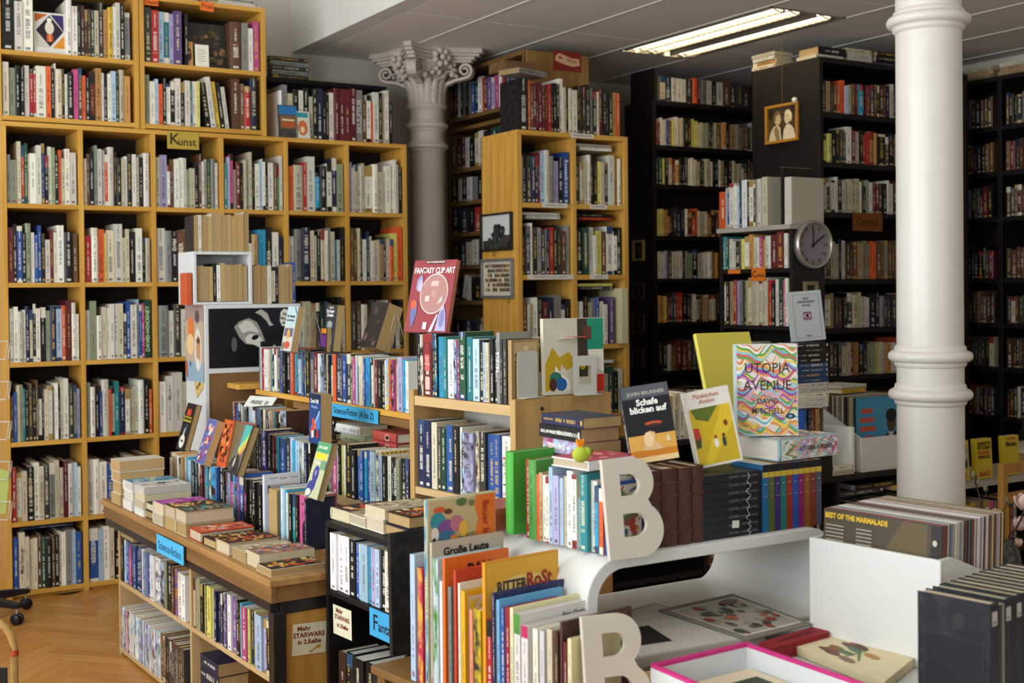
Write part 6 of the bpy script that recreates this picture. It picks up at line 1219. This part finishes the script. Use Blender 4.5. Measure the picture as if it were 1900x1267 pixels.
flat(o, [(hexc('ddd7ca'), rect(.001, .001, .117, .189), 0), (hexc('c8a81f'), rect(.006, .006, .112, .146)), (hexc('dbb92a'), [(.04, .006), (.112, .1), (.112, .146), (.09, .146), (.02, .006)]), (hexc('5a6a1f'), [(.01, .146), (.08, .146), (.05, .11), (.02, .12)]), (hexc('b8382a'), [(.008, .1), (.022, .098), (.024, .072), (.008, .07)]), (hexc('3a4a2a'), [(.008, .07), (.024, .072), (.02, .05), (.008, .048)]), (hexc('e8e0d0'), oval(.06, .055, .006, .012, 9)), (hexc('a8502f'), oval(.06, .07, .0045, .005, 9)), (hexc('3a3a3a'), oval(.08, .055, .005, .013, 9)), (hexc('6a4a2a'), oval(.081, .071, .0045, .005, 9)), (hexc('7a3a1f'), oval(.092, .1, .005, .008, 8))], T_front(.022), 'cover_art')
text(o, 'Pünktchen\nAnton', .016, T_front(.022, .055, .168, .0016), hexc('b8503a'), .0001, shear=.2)
# yellow card sheet behind
p = atz(1360, 905, SLZ+.002); ya = -.42
yu = float(atv(1402, 850, 2.57)[0])
for i, c_ in enumerate('aWd'): lying('large_hardback', .12, .17, .04, c_, (yu+.01, 2.60, SLZ+.001+.041*i), .1*i-.1, '%s book, %s up, hidden pile behind the swirling novel' % (PAL[c_][1], ORD[i]), hard=True)
yb = MB().box(-.1, .1, 0, .012, 0, .37).build('yellow_folder', mat('yellow_card', hexc('c9bb4a'), .5, .05, 6., .4), None, None, 0, .002)
yb.matrix_world = Matrix.Translation((yu-.022, 2.575, SLZ+.128)) @ Matrix.Rotation(-.0, 4, 'Z') @ Matrix.Rotation(-.28, 4, 'X'); tag(yb, 'tall pale yellow folder leaning behind the swirling novel', 'folder')
MB().box(-.098, .098, .012, .016, .002, .368).build('back_sheet', ink(hexc('8a7a30')), yb)
# ---- prints and boxes on the counter, each lying where it lies
def sheet(name, corners, z, th, c, label, polys=None, cat='print', uvs=None):
    """flat thing on the counter; corners read off the photograph at height z, polys in 0..1 over its four corners"""
    Q = [atz(x, y, z) for x, y in corners]; b = MB(); b.add([(q[0], q[1], z-th) for q in Q]+[(q[0], q[1], z) for q in Q], [(3, 2, 1, 0), (4, 5, 6, 7), (0, 1, 5, 4), (1, 2, 6, 5), (2, 3, 7, 6), (3, 0, 4, 7)])
    o = b.build(name, ink(hexc(c), .7) if isinstance(c, str) else c); tag(o, label, cat)
    me = o.data; bm = bmesh.new(); bm.from_mesh(me); bmesh.ops.recalc_face_normals(bm, faces=bm.faces[:]); bm.to_mesh(me); bm.free()
    if polys:
        pp = MB(); ms = []
        for k, (cc_, poly) in enumerate(polys):
            m = ink(hexc(cc_)); ms.append(m) if m not in ms else None
            pts = []
            for a, b2 in poly:
                w_ = Q[0]*(1-a)*(1-b2)+Q[1]*a*(1-b2)+Q[2]*a*b2+Q[3]*(1-a)*b2; pts.append((w_[0], w_[1], z+.0004+k*.00006))
            pp.add(pts, [tuple(range(len(pts)))], ms.index(m))
        pp.build('print', ms, o)
    return o
rr = random.Random(17)
def dots(n, cols, x0, y0, x1, y1, r0, r1): return [(rr.choice(cols), oval(rr.uniform(x0, x1), rr.uniform(y0, y1), rr.uniform(r0, r1), rr.uniform(r0, r1)*1.2, 9)) for _ in range(n)]
sheet('paper_stack', [(1140, 1140), (1215, 1118), (1420, 1180), (1180, 1222)], CTZ+.036, .022, 'a39c8f', 'stack of large grey-white paper sheets inside the white shelf', [('c2bcb0', rect(.03, .03, .97, .97))], 'paper')
sheet('large_print', [(1172, 1165), (1203, 1160), (1247, 1188), (1178, 1198)], CTZ+.0378, .0008, '1c1a18', 'black printed sheet lying beside the front letter bookend')
sheet('large_print', [(1222, 1131), (1359, 1101), (1508, 1157), (1388, 1186)], CTZ+.042, .003, '7d766a', 'grey framed print with red flower pattern in the white shelf', [('cfc8bc', rect(.06, .08, .94, .93)), ('a39c8c', rect(.08, .1, .92, .9))]+dots(46, ['8a3a2a', '5a5a48', 'a85a3a', '8f8a78', '3f4438'], .12, .14, .88, .86, .03, .06))
# shallow box with pink rim
PZ = CTZ+.062; Q = [atz(x, y, PZ) for x, y in ((1207, 1231), (1383, 1190), (1660, 1285), (1470, 1345))]
pbx = thing('pink_rim_box', (Q[0][0], Q[0][1], CTZ+.002), 'shallow white box with bright pink rim and a print inside', 'box')
def qpt(a, b_, z): w_ = Q[0]*(1-a)*(1-b_)+Q[1]*a*(1-b_)+Q[2]*a*b_+Q[3]*(1-a)*b_; return (w_[0]-Q[0][0], w_[1]-Q[0][1], z)
def qslab(name, a0, b0, a1, b1, z0, z1, m):
    c4 = [(a0, b0), (a1, b0), (a1, b1), (a0, b1)]; b = MB(); b.add([qpt(a, c, z0) for a, c in c4]+[qpt(a, c, z1) for a, c in c4], [(3, 2, 1, 0), (4, 5, 6, 7), (0, 1, 5, 4), (1, 2, 6, 5), (2, 3, 7, 6), (3, 0, 4, 7)])
    me = b.mesh(name, m); bm = bmesh.new(); bm.from_mesh(me); bmesh.ops.recalc_face_normals(bm, faces=bm.faces[:]); bm.to_mesh(me); bm.free(); return link(name, me, pbx)
qslab('bottom', 0, 0, 1, 1, 0, .004, m_wh); PM = ink(hexc('c8307a'))
for nm_, a0, b0, a1, b1 in (('side', 0, 0, 1, .03), ('side', 0, .97, 1, 1), ('side', 0, .03, .03, .97), ('side', .97, .03, 1, .97)):
    qslab(nm_, a0, b0, a1, b1, .004, .052, m_wh); qslab('rim', a0, b0, a1, b1, .0521, .06, PM)
qslab('paper', .1, .1, .9, .9, .0045, .016, ink(hexc('d8c8a8'))); qslab('print', .2, .22, .8, .9, .0165, .0172, ink(hexc('2c3f24')))
for _ in range(14):
    a, c = rr.uniform(.25, .75), rr.uniform(.28, .85); qslab('petal_spot', a-.02, c-.015, a+.02, c+.015, .0175, .0178, ink(hexc(rr.choice(['b8c0a8', 'd0d4c0', '8a9a78']))))
# red folder and the flower print
sheet('red_folder', [(1408, 1192), (1534, 1155), (1538, 1173), (1430, 1203)], CTZ+.034, .032, '8a1f26', 'dark red folder with faint lettering behind the flower print', [('5a1218', rect(.2+.06*i, .35, .24+.06*i, .6)) for i in range(10)], 'folder')
fp = sheet('flower_print', [(1478, 1199), (1537, 1174), (1699, 1218), (1642, 1264)], CTZ+.022, .020, 'd8c8a4', 'cream botanical print of brown and green flowers on the counter', [('8a9a6a', oval(.45, .5, .32, .02, 12, rot=.2)), ('6a7a4a', oval(.5, .55, .25, .02, 12, rot=-.3))]+[(c, oval(x, y, .07, .1, 11, rot=a)) for c, x, y, a in (('6a3f2a', .3, .25, 0), ('7a4a30', .36, .3, .5), ('5f3a28', .25, .33, .2), ('8a5a30', .48, .3, .4), ('4f6a4a', .42, .42, .1), ('6a4038', .72, .35, .6), ('70453a', .8, .42, .2), ('b07a2a', .58, .66, .4), ('4a6a4a', .62, .45, .8), ('80604a', .2, .52, .3), ('5a3028', .76, .48, .9))])
sheet('gold_print', [(1180, 1248), (1232, 1240), (1300, 1290), (1200, 1310)], CTZ+.014, .012, 'c8a868', 'tan print sheet lying before the pink-rimmed box', [('8a5a2a', oval(.4, .4, .25, .12, 12)), ('3a2a1c', oval(.45, .45, .12, .05, 10))])
# ---- record crate
RA = math.atan2(1.788-2.10, 2.18-2.135)   # its front runs towards the camera
RP = np.array([2.112, 2.132]); RE = np.array([math.cos(RA), math.sin(RA)]); RN = np.array([-math.sin(RA), math.cos(RA)])
def rpos(s, y=0., z=0.): q = RP+RE*s+RN*y; return (q[0], q[1], z)
rl = .345; rdp = .315
cr = thing('record_crate', rpos(0, 0, CTZ+.001), 'white open-topped crate packed with record sleeves', 'crate', RA)
board(cr, 'front_panel', 0, rl, 0, .012, 0, .245, m_gloss); board(cr, 'bottom_board', .0, rl, .012, rdp, 0, .01, m_gloss); board(cr, 'back_panel', 0, rl, rdp-.012, rdp, .01, .16, m_gloss)
for x in (0, rl-.012):
    b = MB(); b.prism([(.0125, .0105), (rdp-.0125, .0105), (rdp-.0125, .15), (.05, .245), (.0125, .245)], x, x+.012, 0); b.build('side_panel', m_gloss, cr)
r_ = random.Random(4)
cols = ['c9c2b0', '8a4a4a', '3a3a40', '9a9a94', 'b8a88a', '2a2f4a', 'd8d4c8', '6a4a3a', '5f6a5a', 'a07a8a', '1c1c1e', 'c8b070', '7a8a9a', 'e0dcd4']
y = .02; i = 0
while y < rdp-.03:
    t_ = r_.choice((.004, .0045, .005, .007)); c_ = '3b3226' if i == 0 else r_.choice(cols)
    # a sleeve: thin square, spine towards the camera side, leaning a little backwards
    b = MB(); b.box(-.1555, .1555, 0, t_*.86, 0, .302)
    o = b.build('record_sleeve', ink(hexc(c_), .45), None, None, 0, .0006); M = Matrix.Translation(rpos(rl/2, y, CTZ+.0125)) @ Matrix.Rotation(RA, 4, 'Z') @ Matrix.Rotation(-.05-.10*min(1, y/.3)*0, 4, 'X'); o.matrix_world = M
    tag(o, 'front record sleeve reading Best of the Marmalade, brown' if i == 0 else 'record sleeve, %s behind the front one in the white crate' % ORD[i-1], 'record', 'records in the white crate')
    if i == 0:
        flat(o, [(hexc('4a3f2c'), rect(-.153, .18, .153, .30)), (hexc('5f4f30'), [(-.02, .18), (.06, .30), (.12, .30), (.12, .18)]), (hexc('2a241c'), rect(.13, .2, .153, .30))]+[(hexc('a8a08a'), rect(-.148+.085*k, .264-.0085*j, -.148+.085*k+(.05-.008*((j*3+k) % 3)), .2665-.0085*j)) for k in range(2) for j in range(6)]+[(hexc('b8b0a0'), oval(.141, .262, .006, .007, 12))], T_spineh(0, 0, -.0005), 'sleeve_print')
        text(o, 'BEST OF THE MARMALADE', .0165, T_spineh(-.065, .287, -.0016), hexc('d8b02a'), .0007, sx=.86)
    y += t_+.0012; i += 1
# ---- black volumes beside it
VA = math.radians(-80); VPp = np.array([1.93, 1.655]); 
VE = np.array([math.cos(VA), math.sin(VA)]); VN = np.array([-math.sin(VA), math.cos(VA)])
y = 0.
for i in range(14):
    t_ = (.034, .012, .010, .03, .012, .03, .03, .028, .03, .03, .028, .03, .03, .03)[i]; q = VPp+VN*y
    o = book('black_volume', t_-.0012, .24 if i not in (1, 2) else .233, .15, 'k', frame((q[0]+VE[0]*.15+VN[0]*t_/2, q[1]+VE[1]*.15+VN[1]*t_/2, CTZ), VA+math.pi/2), '%s volume, %s counted from the cover side, beside the record crate' % (('black', 'brown', 'grey')[0 if i not in (1, 2) else i], ORD[i]), 'black volumes on the counter', parts=True, hard=i not in (1, 2), style=.01, col=hexc(('17171f', '3a2f28', '8a8478')[0 if i not in (1, 2) else i]), paper='c')
    if t_ > .02:
        flat(o, [(hexc('b9b4ac'), rect(-t_*.3, .197, t_*.3, .224)), (hexc('6a6660'), rect(-t_*.2, .202, t_*.2, .205))], T_spineh(0, 0, -.0006 if not o.get('_r') else -.006), 'spine_label')
    if i == 0: flat(o, [(hexc('23222a'), rect(.012, .01, .138, .165)), (hexc('17171f'), rect(.016, .014, .134, .161))], Matrix.Translation((-t_/2-.0001, 0, 0)) @ Matrix(((0, 0, -1), (1, 0, 0), (0, 1, 0))).to_4x4() @ Matrix.Diagonal((1, 1, 1, 1)), 'embossed_frame')
    y += t_
# ================================================================== low dark case behind the front tables
LV = 3.80
lcs = thing('low_case', (2.45, LV, 0), 'long low dark case behind the white shelf and column', 'case')
board(lcs, 'top_board', 0, 2.22, 0, .42, .70, .725, m_dk); board(lcs, 'bottom_board', .02, 2.2, .01, .4, .06, .08, m_dk)
for x in (0, .74, 1.48, 2.2): board(lcs, 'upright', x, x+.02, 0, .41, 0, .70, m_dk)
for a, c in ((.02, .74), (.76, 1.48), (1.5, 2.2)): board(lcs, 'shelf', a, c, .005, .4, .395, .415, m_dk)
board(lcs, 'back_panel', 0, 2.22, .41, .42, 0, .70, m_dk)
GL = 'books in the low dark case'
for i, (u_, tk) in enumerate(((3.23, 'm45 C46 k45 R44 W45 G35 C46 d46 k45 O46 W45 T45 k46'), (3.97, 'd45 k46 W44 G35 d36 m45 C35 O45 k46 W46 d46 a45 W45 k36'))):
    row('low_case_book', tk, (u_, LV+.02, .4155), 0, .66, 'shelf of the low dark case, bay %s' % ORD[i], GL, (.12, .011), (.13, .17), .97, word='book')
for i, (c_, u_, w_) in enumerate((('d', 4.12, .28), ('y', 4.42, .22), ('k', 4.22, .3))):
    lying('low_case_book', .15, w_, .022, c_, (u_, LV+.11, .623+.023*(i == 2)), .03, '%s book lying over the low case row' % PAL[c_][1], parts=False, hard=False)
# row of beige books and the riser behind the leaning novels
ri = thing('riser', (3.0, LV+.10, .7258), 'dark riser on the low case holding beige books', 'riser')
board(ri, 'top_board', 0, .95, 0, .25, .18, .20, m_dk)
for x in (0, .46, .93): board(ri, 'support', x, x+.02, 0, .24, 0, .18, m_dk)
row('low_case_book', 'C44 W45 T45 C46 W36 C45 O44 d45 T46 a45 k46 C45 W44 s45 k45', (3.01, LV+.11, .926), 0, .60, 'on the riser behind the leaning novels', 'books on the riser', (.13, .010), (.12, .15), .97, word='book')
row('low_case_book', 'b34 G34 n35 R35 b35 m35 O35 M36 O35 k35 t35 R35', (3.56, LV-.0+.03, .726), 0, .22, 'row under the dark blue pile', 'books under the blue pile', (.15, .003), (.10, .12), .97, word='book') if False else None
q0 = atv(1492, 850, LV+.02); q1 = atv(1532, 850, LV+.02)
sr = row('low_case_book', 'b35 G35 n35 R35 m35 O35 k35 M35', (q0[0], LV+.02, .85), 0, q1[0]-q0[0], 'small row below the blue pile', 'books under the blue pile', (.16, .002), (.07, .08), .97, word='book', hard=False)
board(lcs, 'block', q0[0]-2.45-.02, q1[0]-2.45+.02, .0, .098, .7255, .849, m_dk)
z = .85+.175; uc = (q0[0]+q1[0])/2
for i in range(13):
    c_ = 'W' if i < 5 else ('b' if i < 9 else 'k'); t_ = .0205
    lying('piled_book', .12, .18, t_, c_, (uc+RNG.uniform(-.004, .004), LV+.085, z), 0, '%s book, %s from bottom of the pile holding the white display book' % (PAL[c_][1], ORD[i]), parts=False, hard=False, style=.2, paper='w', col=hexc('1f3f6a') if c_ == 'b' else None); z += t_+.0008
pn = panel_book('display_book', .155, .215, .016, 'w', (float(atv(1502, 640, LV+.06)[0]), LV+.06, z), -.35, 'pale grey book titled Das vergehende Auge with an eye, on the pile', .12, -.06, hard=True, style=.01, col=hexc('b4b8b4'))
flat(pn, [(hexc('8f938f'), [(.02, .012), (.14, .012), (.14, .2), (.02, .2), (.02, .198), (.138, .198), (.138, .014), (.022, .014), (.022, .2), (.02, .2)]), (hexc('8a5a6a'), rect(.062, .09, .1, .125)), (hexc('c8a8a8'), oval(.081, .108, .016, .009, 14)), (hexc('2a2024'), oval(.081, .108, .007, .008, 12))], T_front(.016), 'cover_art')
for s_, sz, y_ in (('DAS', .014, .182), ('VERGEHENDE', .013, .168), ('AUGE', .014, .153), ('Luther', .009, .022)): text(pn, s_, sz, T_front(.016, .08, y_, .0014), hexc('54505a'), .0003)
# second record crate on the low case
ru = float(atv(1602, 800, LV)[0])
c2 = thing('record_crate', (ru, LV+.36, .7258), 'white crate of records behind the white column, blue sleeve facing', 'crate', NEG)
board(c2, 'bottom_board', 0, .35, 0, .345, 0, .01, m_gloss); board(c2, 'side_panel', .338, .35, .0, .345, .0105, .15, m_gloss)
for y in (0, .333): b = MB(); b.prism([(0.0, .0105), (.337, .0105), (.337, .15), (.1, .27), (0, .27)], y, y+.012, 1); b.build('side_panel', m_gloss, c2)
r_ = random.Random(6)
for i in range(26):
    t_ = .0055; c_ = r_.choice(['c8c2b0', 'a89a80', '6a5a48', 'd0c8b8', '3a3430', '8a7a60'])
    if i == 25: c_ = '2f7a96'
    b = MB(); b.box(0, .0045, -.0, .312, 0, .312); o = b.build('record_sleeve', ink(hexc(c_), .5)); vv = LV+.345-i*.0115; o.matrix_world = Matrix.Translation((ru+.014, vv, .7365)) @ Matrix.Rotation(-math.pi/2, 4, 'Z') @ Matrix.Rotation(-.0, 4, 'Y')
    tag(o, 'blue record sleeve with a dark-suited man facing the room' if i == 25 else 'record sleeve, %s from the back in the far crate' % ORD[i], 'record', 'records in the far crate')
    if i == 25: flat(o, [(hexc('3f8aa8'), rect(.002, .002, .31, .31), 0), (hexc('1f1a1c'), [(.14, .002), (.15, .11), (.2, .15), (.26, .15), (.31, .1), (.31, .002)]), (hexc('4a3428'), oval(.22, .19, .028, .04, 14)), (hexc('14100f'), oval(.22, .225, .036, .03, 14)), (hexc('c8c0b4'), [(.2, .15), (.225, .09), (.235, .15)]), (hexc('b8503a'), rect(.03, .24, .1, .262)), (hexc('b8503a'), rect(.02, .2, .11, .222)), (hexc('b8503a'), rect(.02, .16, .12, .182)), (hexc('b8503a'), rect(.05, .12, .1, .142))], Matrix.Translation((.0047, 0, 0)) @ Matrix(((0, 0, 1), (1, 0, 0), (0, 1, 0))).to_4x4(), 'sleeve_print')
for i, (w_, c_) in enumerate(((.2, 'C'), (.2, 'W'))): lying('low_case_book', .13, .13, .02, c_, (float(atv(1566, 855, LV)[0]), LV+.07, .7262+.021*i), .05*i, '%s book lying before the far record crate' % PAL[c_][1], hard=False)
o = book('low_case_book', .02, .2, .14, 'w', frame((float(atv(1590, 860, LV)[0]), LV+.02, .7262), .25), 'white slipcase standing before the far record crate', parts=True, hard=True, style=.01)
b = lying('low_case_book', .16, .2, .02, 'y', (float(atv(1560, 720, LV+.25)[0])+.02, LV+.28, 1.055), .2, 'yellow and red book lying over the far records', hard=True, col=hexc('c8a02a')); 
lying('low_case_book', .16, .2, .012, 'W', (float(atv(1560, 705, LV+.25)[0])+.02, LV+.28, 1.078), .15, 'cream book lying over the yellow one, far records', hard=True)
# ================================================================== side shelf with the yellow books
sv = 3.81; sz = .62
sd = thing('side_shelf', (4.72, sv-.03, 0), 'white-edged side shelf of yellow books behind the column', 'shelf')
board(sd, 'top_board', 0, .95, 0, .36, sz-.022, sz, m_slab); board(sd, 'shelf', .02, .93, .01, .35, .30, .32, m_dk)
for x in (0, .93): board(sd, 'upright', x, x+.02, .005, .35, 0, sz-.022, m_dk)
YL = hexc('c0a51c')
row('side_shelf_book', 'G46 y46 y46 s46 O46 W46 p46 m46 k46 y46 R46 C46', (4.75, sv+.0, .321), 0, .42, 'lower shelf of the side shelf', 'books on the side shelf', (.15, .008), (.11, .13), .97, word='book')
for i, (px0, px1, dv_, words) in enumerate(((1786, 1801, .0, [('MÄRZ', .03, .06, .02, 'a83a1f')]), (1802, 1842, .0, [('KENNETH', .024, .055, .165, '1c1a12'), ('PATCHEN', .024, .055, .145, '1c1a12'), ('SCHLÄFER', .021, .055, .122, 'a83a1f'), ('ERWACHT', .021, .055, .102, '1c1a12'), ('MÄRZ', .034, .055, .022, 'a8401f')]), (1852, 1894, .0, [('HORST FELDT', .012, .055, .175, 'a8561f'), ('Maniac', .034, .055, .15, '1c1a12'), ('MÄRZ', .03, .07, .022, 'a8401f')]))):
    u_ = float(atv((px0+px1)/2+6, 850, sv+.02)[0])
    if i == 0: u_ = float(atv(1790, 850, sv+.02)[0])-.02
    pn = panel_book('yellow_novel', .112, .19, .03, 'y', (u_+.0, sv+.02, sz), 0, ('yellow novel with a photo, half behind the column', 'yellow novel by Kenneth Patchen facing out on the side shelf', 'yellow novel titled Maniac facing out on the side shelf')[i], .05, -0., style=.01, col=YL, hard=False, paper='c', group='yellow novels')
    if i == 0: flat(pn, [(hexc('8a8678'), rect(.06, .06, .105, .15)), (hexc('2a2622'), oval(.085, .08, .016, .02, 10)), (hexc('c8c0b0'), oval(.085, .12, .012, .015, 10))], T_front(.03), 'cover_art')
    for s_, z_, x, y, c_ in words: text(pn, s_, z_, T_front(.03, x, y, .0014), hexc(c_), .0007, sx=.86)
for i in range(6): lying('side_shelf_book', .12, .18, .02, 'CWyCWC'[i], (5.42-.0*i, sv+.14, sz+.001+i*.021), .04*i-.1, '%s book, %s in the pile beside the yellow novels' % (PAL['CWyCWC'[i]][1], ORD[i]), parts=False)
# record player on a stand near the side wall
rp = thing('record_player', (6.0, 4.05, 0), 'dark record player with silver rim on a black stand', 'record player')
board(rp, 'stand', -.24, .24, -.2, .2, 0, .76, m_dk); board(rp, 'body', -.23, .23, -.19, .19, .7605, .83, m_metal)
MB().lathe([(.0001, .832), (.15, .832), (.155, .838), (.155, .848), (.0001, .848)], 40).build('platter', mat('platter_silver', hexc('8a8680'), .3, .05, 5., .5, .7), rp)
MB().lathe([(.0001, .849), (.148, .849), (.148, .851), (.0001, .851)], 40).build('record', ink(hexc('141214'), .3), rp)
MB().tube([(.19, .12, .835), (.19, .12, .87), (.18, -.06, .87), (.12, -.1, .86)], .005, 8).build('tone_arm', m_alu, rp)
# wooden frame stand
wf_ = thing('wooden_stand', (0, 0, 0), 'ochre wooden frame stand at the picture edge before the yellow novels', 'stand')
m_och = wood('ochre_wood', hexc('9a6a2a'), hexc('c08f45'), 2, 1., .5)
pA = atv(1862, 870, 3.2); 
board(wf_, 'post', pA[0]-.014, pA[0]+.014, 3.19, 3.218, 0, float(pA[2])+.02, m_och); board(wf_, 'post', pA[0]+.19, pA[0]+.218, 3.19, 3.218, 0, float(pA[2])+.02, m_och)
board(wf_, 'rail', pA[0]+.0145, pA[0]+.1895, 3.192, 3.216, float(pA[2])-.02, float(pA[2])+.02, m_och); board(wf_, 'rail', pA[0]+.0145, pA[0]+.1895, 3.192, 3.216, float(pA[2])-.14, float(pA[2])-.1, m_och)
# magnolia branch in a vase behind the record crate
mv = atv(1868, 1010, 2.3); mg = thing('magnolia_branch', (mv[0], 2.3, CTZ+.001), 'magnolia branches with pale pink blossoms in a vase behind the records', 'flowers')
MB().lathe([(.0001, 0), (.035, 0), (.042, .03), (.034, .07), (.02, .09), (.024, .1), (.018, .1), (.016, .09)], 20).build('vase', mat('dark_glass_vase', hexc('3a3630'), .2), mg)
m_br = mat('bark', hexc('3f2f26'), .9, .2, 40.); m_pt = mat('blossom_pink', hexc('dcbcae'), .6, .08, 20.); m_bud = mat('bud_green', hexc('6a6448'), .8)
def rel(px_, py_): q = atv(px_, py_, 2.3); return Vector((q[0]-mv[0], 0, q[2]-CTZ-.001))
def twig(pts, r0): 
    P = [rel(*p)+Vector((0, .012*math.sin(i*2.1), 0)) for i, p in enumerate(pts)]; n = len(P)
    MB().tube(P, [r0*(1-.6*i/n) for i in range(n)], 7).build('twig', m_br, mg)
twig([(1868, 1080), (1855, 1020), (1832, 975), (1822, 935), (1815, 895), (1806, 880)], .004); twig([(1866, 1060), (1878, 1005), (1890, 960), (1905, 930)], .004); twig([(1832, 975), (1825, 940), (1828, 905)], .0025); twig([(1862, 1030), (1855, 965), (1860, 940), (1868, 928)], .0028); twig([(1868, 1070), (1890, 1030), (1905, 1000)], .003)
def blossom(px_, py_, s, seed, dy=0.):
    c = rel(px_, py_)+Vector((0, dy, 0)); r = random.Random(seed)
    for k in range(6):
        a = k*math.pi/3+r.uniform(-.2, .2); b = MB(); n = 7; vs = []
        for i in range(n+1):
            t_ = i/n; w_ = s*.42*math.sin(math.pi*min(.98, .12+t_*.86))**.8; z_ = s*1.25*t_; o_ = s*(.12+.42*math.sin(t_*2.2))
            for q in (-1, -.4, .4, 1): vs.append((w_*q, o_-abs(q)*s*.10, z_))
        b.add(vs, [(i*4+j, i*4+j+1, (i+1)*4+j+1, (i+1)*4+j) for i in range(n) for j in range(3)], 0, True)
        o = b.build('petal', m_pt, mg); o.matrix_local = Matrix.Translation(c) @ Matrix.Rotation(r.uniform(-.3, .3), 4, 'Y') @ Matrix.Rotation(a, 4, 'Z'); sm = o.modifiers.new('thick', 'SOLIDIFY'); sm.thickness = .0015
for i, (x_, y_, s_) in enumerate(((1808, 962, .022), (1841, 965, .026), (1897, 945, .036), (1895, 1015, .018), (1905, 985, .03))): blossom(x_, y_, s_, i, .01*i-.02)
for x_, y_ in ((1806, 880), (1828, 905), (1868, 928), (1815, 893)):
    b = MB(); b.sphere((0, 0, 0), .006, 8, 6, sc=(1, 1, 1.8)); b.build('bud', m_bud, mg, tuple(rel(x_, y_)))
MB().box(-.1, .1, -.06, .06, 0, .02).build('ochre_box', mat('ochre_card', hexc('b08a2a'), .6), None, tuple(atz(1890, 1078, CTZ+.15)), .3) if False else None
# ================================================================== at the picture's edge: card rack on castors, rattan hoop
cp = atz(-45, 1150, 0); wp = cp; wr_ = thing('card_rack', (cp[0], cp[1], 0), 'white wire card rack on a black castor base at the picture edge', 'card rack')
m_pl = mat('black_plastic', hexc('16151a'), .4, .1, 8., .4)
tip = atz(36, 1128, .08); a0 = math.atan2(tip[1]-cp[1], tip[0]-cp[0]); Lg = math.hypot(tip[0]-cp[0], tip[1]-cp[1])
MB().lathe([(.0001, .07), (.045, .07), (.045, .13), (.028, .15), (.0001, .16)], 20).build('hub', m_pl, wr_)
for k in range(5):
    a = a0+k*2*math.pi/5; M = Matrix.Rotation(a, 4, 'Z')
    b = MB(); b.prism([(.03, .075), (.03, .125), (.12, .118), (Lg, .098), (Lg, .078)], -.018, .018, 1, T=M); b.build('arm', m_pl, wr_, None, 0, .003)
    e = Vector((math.cos(a), math.sin(a), 0))*(Lg-.015)
    MB().tube([(e.x, e.y, .08), (e.x, e.y, .05)], .006, 8).build('castor_pin', m_alu, wr_)
    for s in (-1, 1):
        cs = MB(); cs.lathe([(.0001, -.008), (.024, -.008), (.0265, -.004), (.0265, .004), (.024, .008), (.0001, .008)], 20, T=Matrix.Translation((e.x, e.y, .0275)) @ M @ Matrix.Translation((0, .012*s, 0)) @ Matrix.Rotation(math.pi/2, 4, 'X')); cs.build('castor', m_pl, wr_)
rq = atz(-20, 1267, .25); rt = thing('rattan_stool', (rq[0], rq[1], 0), 'bent rattan hoop of a stool at the lower picture corner', 'stool')
e = RT.copy(); e[2] = 0
def hp(x, z): return (e[0]*x, e[1]*x, z)
MB().tube([hp(.085, 0), hp(.085, .36)]+[hp(.085*math.cos(t_), .36+.10*math.sin(t_)) for t_ in [math.pi*i/12 for i in range(13)]]+[hp(-.085, .36), hp(-.085, 0)], .013, 12).build('hoop', mat('rattan', hexc('b08a50'), .5, .15, 40.), rt)
MB().tube([hp(.085, .34), hp(.085, .345), hp(.085, .36)], .0145, 12).build('red_binding', ink(hexc('a8452a')), rt)
b = MB(); b.prism([(-.06, 0), (.06, 0), (.06, .3), (-.06, .3)], -.004, .004, 1, T=Matrix(((e[0], -e[1], 0, 0), (e[1], e[0], 0, 0), (0, 0, 1, 0), (0, 0, 0, 1)))); b.build('dark_panel', m_pl, rt)
m_wire = mat('white_wire', hexc('d8d8d4'), .4)
MB().tube([(0, 0, .15), (0, 0, 1.5)], .008, 10).build('pole', m_wire, wr_)
for z_ in [.56+.19*k for k in range(5)]:
    w_ = .02; rgt = Vector((e[0], e[1], 0)); x1 = .172
    MB().tube([Vector((0, 0, z_)), rgt*x1+Vector((0, 0, z_)), rgt*x1+Vector((0, 0, z_+.0)), rgt*(x1-.012)+Vector((0, 0, z_-.085)), Vector((0, 0, z_-.085))], .0022, 6).build('pocket_wire', m_wire, wr_)
    MB().tube([rgt*x1+Vector((0, 0, z_)), rgt*x1+Vector((-.03*e[1], .03*e[0], z_)), rgt*(x1-.012)+Vector((-.03*e[1], .03*e[0], z_-.085))], .0022, 6).build('pocket_wire', m_wire, wr_)
b = MB(); rgt = Vector((e[0], e[1], 0)); b.prism([(.06, .50), (.145, .50), (.168, .70), (.13, .715), (.06, .715)], .010, .013, 1, T=Matrix(((e[0], -e[1], 0, 0), (e[1], e[0], 0, 0), (0, 0, 1, 0), (0, 0, 0, 1)))); o = b.build('greeting_card', ink(hexc('a8b05a')), None, (wp[0], wp[1], 0)); tag(o, 'lime green card sticking out of the white wire rack', 'card')
# ================================================================== books too many to pick apart, joined
for k_, b_ in STUFF.items():
    o = link('background_books', b_.mesh('background_books')); o['kind'] = 'stuff'; tag(o, 'further narrow books filling the bookcases', 'books')
for o in scene.objects:
    for k_ in ('_w', '_h', '_d', '_d0'):
        if k_ in o: del o[k_]
for o in scene.objects:
    if o.parent is None and 'label' in o and len(o['label'].split()) > 16: print('LONG', o.name, o['label'])
print('COUNT', COUNT, len(scene.objects))
